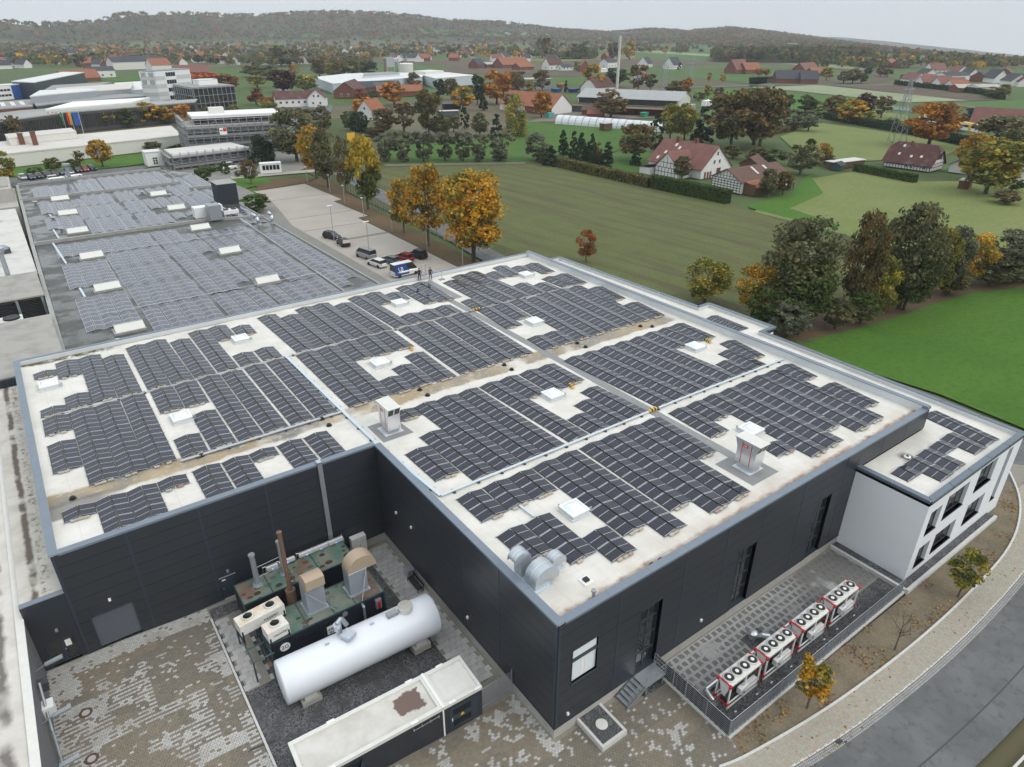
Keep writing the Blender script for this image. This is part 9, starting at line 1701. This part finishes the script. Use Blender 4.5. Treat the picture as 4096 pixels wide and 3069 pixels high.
# cars
M['headlight']=mat('lamp_glass',(0.7,0.7,0.7),.1);M['taillight']=mat('tail_lamp',(0.35,0.01,0.01),.3)
def car(name, label, x, y, rz, col, L=4.5, H=1.5, van=False, group='parked cars', zz=0.0):
    r=thing(name, label, 'van' if van else 'car',(x,y,zz+.03), rz, group);m_=mat('car_paint', col,.25,.2,.6);a=L/2;w=.9 if not van else 1.0;bz=.95 if not van else 1.2
    S_=[(-a,.35,.75*w,bz-.15),(-a+.15,.3,.95*w,bz),(-a*.45,.28,w,bz+.02),(a*.3,.28,w,bz),(a*.8,.3,.95*w,bz-.12),(a,.38,.75*w,.7)];b=MB()
    for (xx,zb,hw,zt) in S_: b.v += [(xx,-hw*.95,zb),(xx,-hw,zt-.2),(xx,-hw*.9,zt),(xx,hw*.9,zt),(xx,hw,zt-.2),(xx,hw*.95,zb)]
    for i in range(5):
        for j in range(6): b.f.append((i*6+j,i*6+(j+1)%6,(i+1)*6+(j+1)%6,(i+1)*6+j)[::-1]);b.m.append(0)
    b.f += [tuple(range(6)),tuple(30+i for i in reversed(range(6)))];b.m += [0,0];inst('body', b.mesh('body', m_), r)
    xr0, xr1, xg0, xg1=(-a+.55,a*.12,-a+.12,a*.5) if not van else (-a+.1,a*.45,-a+.04,a*.78);b=MB()
    P=[(xg0,-w*.88,bz-.02),(xg1,-w*.88,bz-.02),(xg1,w*.88,bz-.02),(xg0,w*.88,bz-.02),(xr0,-w*.7,H),(xr1,-w*.7,H),(xr1,w*.7,H),(xr0,w*.7,H)];b.add(P,[(0,1,5,4),(1,2,6,5),(2,3,7,6),(3,0,4,7)]);inst('window', b.mesh('window', M['glass']), r)
    inst('roof', MB().box(xr0-.03,xr1+.03,-w*.72,w*.72,H-.02,H+.03).mesh('roof', m_), r)
    for sx in (-.62,.62):
        for sy in (-1,1): inst('wheel', MB().cyl((a*sx,sy*w*.8,.33),(a*sx,sy*w*1.0,.33),.33,.33,12).mesh('wheel', M['rubber']), r)
    for sy in (-1,1): inst('headlight', MB().box(a-.12,a+.01,sy*w*.6-.16,sy*w*.6+.16,.62,.75).mesh('headlight', M['headlight']), r);inst('taillight', MB().box(-a-.01,-a+.12,sy*w*.62-.1,sy*w*.62+.1,.7,.9).mesh('taillight', M['taillight']), r)
    return r
car('parked_car','dark grey family car farthest back by the tall lamp post',35.3,119.3,-1.2,(.02,.021,.024));car('parked_car','black estate car just in front of the dark grey one',35.2,113.2,1.5,(.01,.01,.011));car('parked_van','silver van beside the second tall lamp post',35.2,102.3,1.75,(.33,.34,.35),5.0,1.95,True);car('parked_car','white estate car nearest the old hall',34.6,96.2,1.75,(.75,.75,.75),4.7,1.45);car('parked_car','grey blue saloon between white and red cars',37.6,96.4,1.8,(.10,.125,.15),4.6,1.42);car('parked_car','red estate car between grey and black cars',40.6,96.4,1.8,(.28,.012,.02));car('parked_car','black off road car at the right end of the row',43.5,96.4,1.8,(.012,.012,.013),4.6,1.7)
v_=car('delivery_van','white topped delivery van with blue printed sides behind the roof edge',36.4,88.2,.05,(.78,.78,.78),5.4,2.45,True);M['vanblue']=mat('van_blue_print',(.015,.05,.22),.4)
for s_ in (-1,1): inst('blue_side', MB().add([(-2.6,s_*1.03,.5),(.3,s_*1.03,.5),(.3,s_*1.02,1.3),(-.2,s_*.78,2.42),(-2.6,s_*.78,2.42)],[(0,1,2,3,4)]).mesh('blue_side', M['vanblue']), v_)
inst('lettering', text_mesh('tmp_letters','LB',1.0,M['white'],None,Matrix.Translation((-1.4,-1.0,1.55)) @ Matrix.Rotation(PI/2-.2,4,'X')).data, v_);bpy.data.objects.remove(bpy.data.objects['tmp_letters'])
CL=[(.55,.56,.57),(.03,.05,.08),(.02,.02,.02),(.02,.025,.03),(.03,.03,.035),(.1,.11,.13),(.05,.07,.1),(.02,.02,.02),(.4,.02,.02),(.02,.02,.022)]
for i,(x,y) in enumerate([(-13.9,236.1),(-11.8,234.6),(-9.7,235.4),(-7.6,236.4),(-5.6,237.4),(-3.5,238.4),(-1.3,239.4),(1,240),(3,240.3),(5.1,241)]): car('parked_car','car %s from the left in the row before the long white hall'%['first','second','third','fourth','fifth','sixth','seventh','eighth','red ninth','tenth'][i],x,y-1,-1.4,CL[i],4.4,1.5)
car('parked_car','left white car behind the old hall',-6,228,.2,(.75,.75,.75));car('parked_car','right white car behind the old hall',-1.2,229.5,.2,(.75,.75,.75));car('parked_van','white van beside the column shaped bush',41,216,.2,(.75,.75,.75),5.2,2.2,True)
tn=thing('train','white and yellow regional train behind the orange oak','train',(318,116,0));a, b=Vector((331,140,0)), Vector((312,107,0));an=math.atan2(b.y-a.y,b.x-a.x);c=(a+b)/2;MB().obox((c.x,c.y,4.0),((b-a).length,2.8,2.6),an).build('body',M['white'],tn);MB().obox((c.x,c.y,5.45),((b-a).length,2.6,.3),an).build('roof',M['yellow'],tn);MB().obox((c.x,c.y,4.4),((b-a).length-2,2.9,.9),an).build('window_band',M['glass'],tn);MB().obox((b.x+2.2,b.y+3.8,3.9),(1.6,2.94,2.3),an).build('door',M['yellow'],tn)
# people
def person(x, y, z, label, col, bend=0):
    V=[(0,0,.92),(0,0,1.2),(0,0,1.42),(0,0,1.5),(.02,0,1.62),(0,.1,.88),(.03,.12,.48),(0,.13,.06),(.1,.13,.04),(0,-.1,.88),(.05,-.12,.48),(-.03,-.13,.06),(.08,-.13,.04),(0,.2,1.38),(.06,.25,1.1),(.2+bend,.2,.98),(0,-.2,1.38),(.06,-.25,1.1),(.2+bend,-.18,.98)];E_=[(0,1),(1,2),(2,3),(3,4),(0,5),(5,6),(6,7),(7,8),(0,9),(9,10),(10,11),(11,12),(2,13),(13,14),(14,15),(2,16),(16,17),(17,18)]
    me=bpy.data.meshes.new('body');me.from_pydata(V,E_,[]);o=bpy.data.objects.new('person', me);COL.objects.link(o);o.location=(x,y,z);o.rotation_euler=(0,0,-2.0);md=o.modifiers.new('Skin','SKIN');R_=[.13,.14,.16,.06,.1,.09,.065,.05,.04,.09,.065,.05,.04,.06,.045,.035,.06,.045,.035]
    for i, q in enumerate(R_): me.skin_vertices[0].data[i].radius=(q,q)
    me.skin_vertices[0].data[0].use_root=True;o.modifiers.new('Sub','SUBSURF').levels=1;me.materials.append(mat('dark_clothing',col,.8));tag(o,label,'person');h=MB().lathe((x,y,z+1.55),[(.06,0),(.095,.06),(.1,.13),(.07,.2),(.001,.23)],10).build('head',mat('skin',(.45,.27,.2),.6),o,smooth=True);MB().lathe((x,y,z+1.69),[(.103,0),(.09,.07),(.001,.12)],10).build('hair',M['black'],h)
person(23.8,59.0,ZR+.0,'person in black clothing standing at the rear parapet',(.012,.012,.014));person(25.2,58.4,ZR,'person in dark jacket holding a dark bundle beside the railing',(.06,.05,.04),.15)
for i,(x,y,h,t) in enumerate(((53.2,180,4.6,0),(53.7,164.5,4.6,0),(51.2,149,4.6,0),(48.9,132.6,4.6,0),(48.3,116.7,4.6,0),(47.9,100.3,4.6,0),(48,86.8,4.6,0),(34.6,116.6,7.6,1),(35,100.1,7.6,1))):
    r=thing('street_lamp',['short lamp post farthest back near the gate','short lamp post second from the gate','short lamp post third from the gate','short lamp post fourth from the gate','short lamp post fifth from the gate','short lamp post sixth from the gate beside a bare tree','short lamp post nearest the hall roof','tall thin lamp post at the dark grey car','tall thin lamp post at the silver van'][i],'lamp post',(x,y,0),0,'lamp posts of the car park');MB().cyl((x,y,0),(x,y,h),.08,.06,8).build('pole',M['steel'],r);MB().box(x-.6*(1+t)/2-.1,x+.15+.3*t,y-.16,y+.16,h,h+.12).build('lamp_head',M['white'],r)
fe=thing('mesh_fence','tall green grey mesh fence between the car park bed and lane','fence',(54,120,0));FP=dense([(60.3,180),(57.7,160.6),(55.4,140.4),(53.7,123.7),(52.8,97.8),(51.5,70)],8);pq=MB();wq=MB()
for i in range(len(FP)-1):
    a, b=Vector((*FP[i],0)), Vector((*FP[i+1],0));pq.cyl(a,a+Vector((0,0,2)),.05,.05,5)
    for k in range(10): wq.cyl(a+Vector((0,0,.1+k*.2)),b+Vector((0,0,.1+k*.2)),.013,.013,3)
pq.build('post',M['steel_dull'],fe,kind='stuff');wq.build('mesh_infill',M['teal'],fe,kind='stuff')
r=thing('radio_mast','tall grey radio mast with antennas behind the villa','mast',(373,385,0));MB().cyl((373.6,385.4,0),(373.6,385.4,36),1.1,.9,12).build('pole',M['concrete_lt'],r);q=MB();[q.box(373.6+dx-.3,373.6+dx+.3,384.9,385.9,28+k*4,31+k*4) for k in (0,1) for dx in (-1.6,1.6)];q.build('antenna',M['steel_dull'],r,kind='stuff')
for i,(c,b,t) in enumerate((('P4',(1180,1165),(1258,635)),('P3',(1300,755),(1318,420)),('P3',(1522,650),(1530,470)))):
    B, H=topof(c,b,t);r=thing('pylon',['nearest lattice pylon beside the orange oak','second lattice pylon behind the long shed','third lattice pylon far in the fields'][i],'pylon',(B.x,B.y,0));q=MB();H=min(max(H,20),40);w=lambda z: 2.3*(1-z/H)+.35;N_=9
    for k in range(N_):
        z0, z1=H*k/N_, H*(k+1)/N_;P0=[(B.x+s*w(z0),B.y+t_*w(z0),z0) for s,t_ in ((-1,-1),(1,-1),(1,1),(-1,1))];P1=[(B.x+s*w(z1),B.y+t_*w(z1),z1) for s,t_ in ((-1,-1),(1,-1),(1,1),(-1,1))]
        for j in range(4): q.cyl(P0[j],P1[j],.13,.13,4);q.cyl(P0[j],P1[(j+1)%4],.08,.08,4)
    q.build('lattice',M['steel_dull'],r,kind='stuff');q=MB();[q.box(B.x-4,B.x+4,B.y-.2,B.y+.2,z,z+.3) for z in (H*.68,H*.84)];q.build('cross_arm',M['steel_dull'],r,kind='stuff')
b0=at('P2',820,1180);r=thing('road_sign','large yellow direction sign at the road bend','road sign',(b0.x,b0.y,0));MB().box(b0.x-1.6,b0.x+1.6,b0.y-.05,b0.y+.05,2.2,5).build('board',M['yellow'],r);MB().box(b0.x-1.2,b0.x-1.1,b0.y+.06,b0.y+.15,0,5).box(b0.x+1.1,b0.x+1.2,b0.y+.06,b0.y+.15,0,5).build('post',M['steel'],r,kind='stuff')
for i,(x,cs,l) in enumerate(((455,['redpaint','white','redpaint'],'red and white flag, first of four'),(520,['redpaint','white','grassflag'],'red white green flag, second of four'),(585,['black','redpaint','yellow'],'black red gold flag, third of four'),(650,['bluepaint'],'blue flag, fourth of four'))):
    M.setdefault('grassflag',mat('flag_green',(.02,.25,.08),.6));b0=at('P1',x+25,1078);r=thing('flag',l+' behind the long white hall','flag',(b0.x,b0.y,0),0,'flags');MB().cyl((b0.x,b0.y,0),(b0.x,b0.y,9),.1,.07,6).build('pole',M['white'],r);k=len(cs)
    for j, c_ in enumerate(cs): MB().box(b0.x-2.4+2.3*j/k,b0.x-2.4+2.3*(j+1)/k,b0.y-.03,b0.y+.03,3.6,8.7).build('stripe',M[c_],r)
# fallen leaves
nl=5200;X=NR.uniform(9,56,nl);Y=NR.uniform(-11.6,-5.5,nl);K_=np.array([vnoise(X[i]*.6,Y[i]*.6,6) > .45 and (inpoly(X[i],Y[i],bed) or (NR.rand() < .12)) for i in range(nl)]);X, Y=X[K_], Y[K_];n=len(X);pl_=np.array([(.34,.19,.04),(.16,.075,.04),(.09,.05,.03),(.25,.15,.06)]);o=bpy.data.objects.new('fallen_leaves', leafmesh('fallen_leaves',np.stack([X,Y,np.full(n,.10)],1),np.tile([0,0,1.],(n,1))+NR.normal(size=(n,3))*.3,NR.uniform(.07,.15,n),pl_[NR.randint(0,4,n)]));COL.objects.link(o);o['kind']='stuff'
# air
hz=bpy.data.materials.new('haze');hz.use_nodes=True;ht_=hz.node_tree;ht_.nodes.clear();ho=ht_.nodes.new('ShaderNodeOutputMaterial');hv=ht_.nodes.new('ShaderNodeVolumePrincipled');hv.inputs['Density'].default_value=.00013;hv.inputs['Color'].default_value=(.86,.9,.94,1);ht_.links.new(hv.outputs[0], ho.inputs['Volume'])
o=MB().box(-4700,8000,-4700,8000,-420,420).build('haze', hz);o['kind']='stuff'
for o in [x for x in COL.objects if x.type == 'EMPTY' and not any(c.parent == x for c in x.children)]: pass
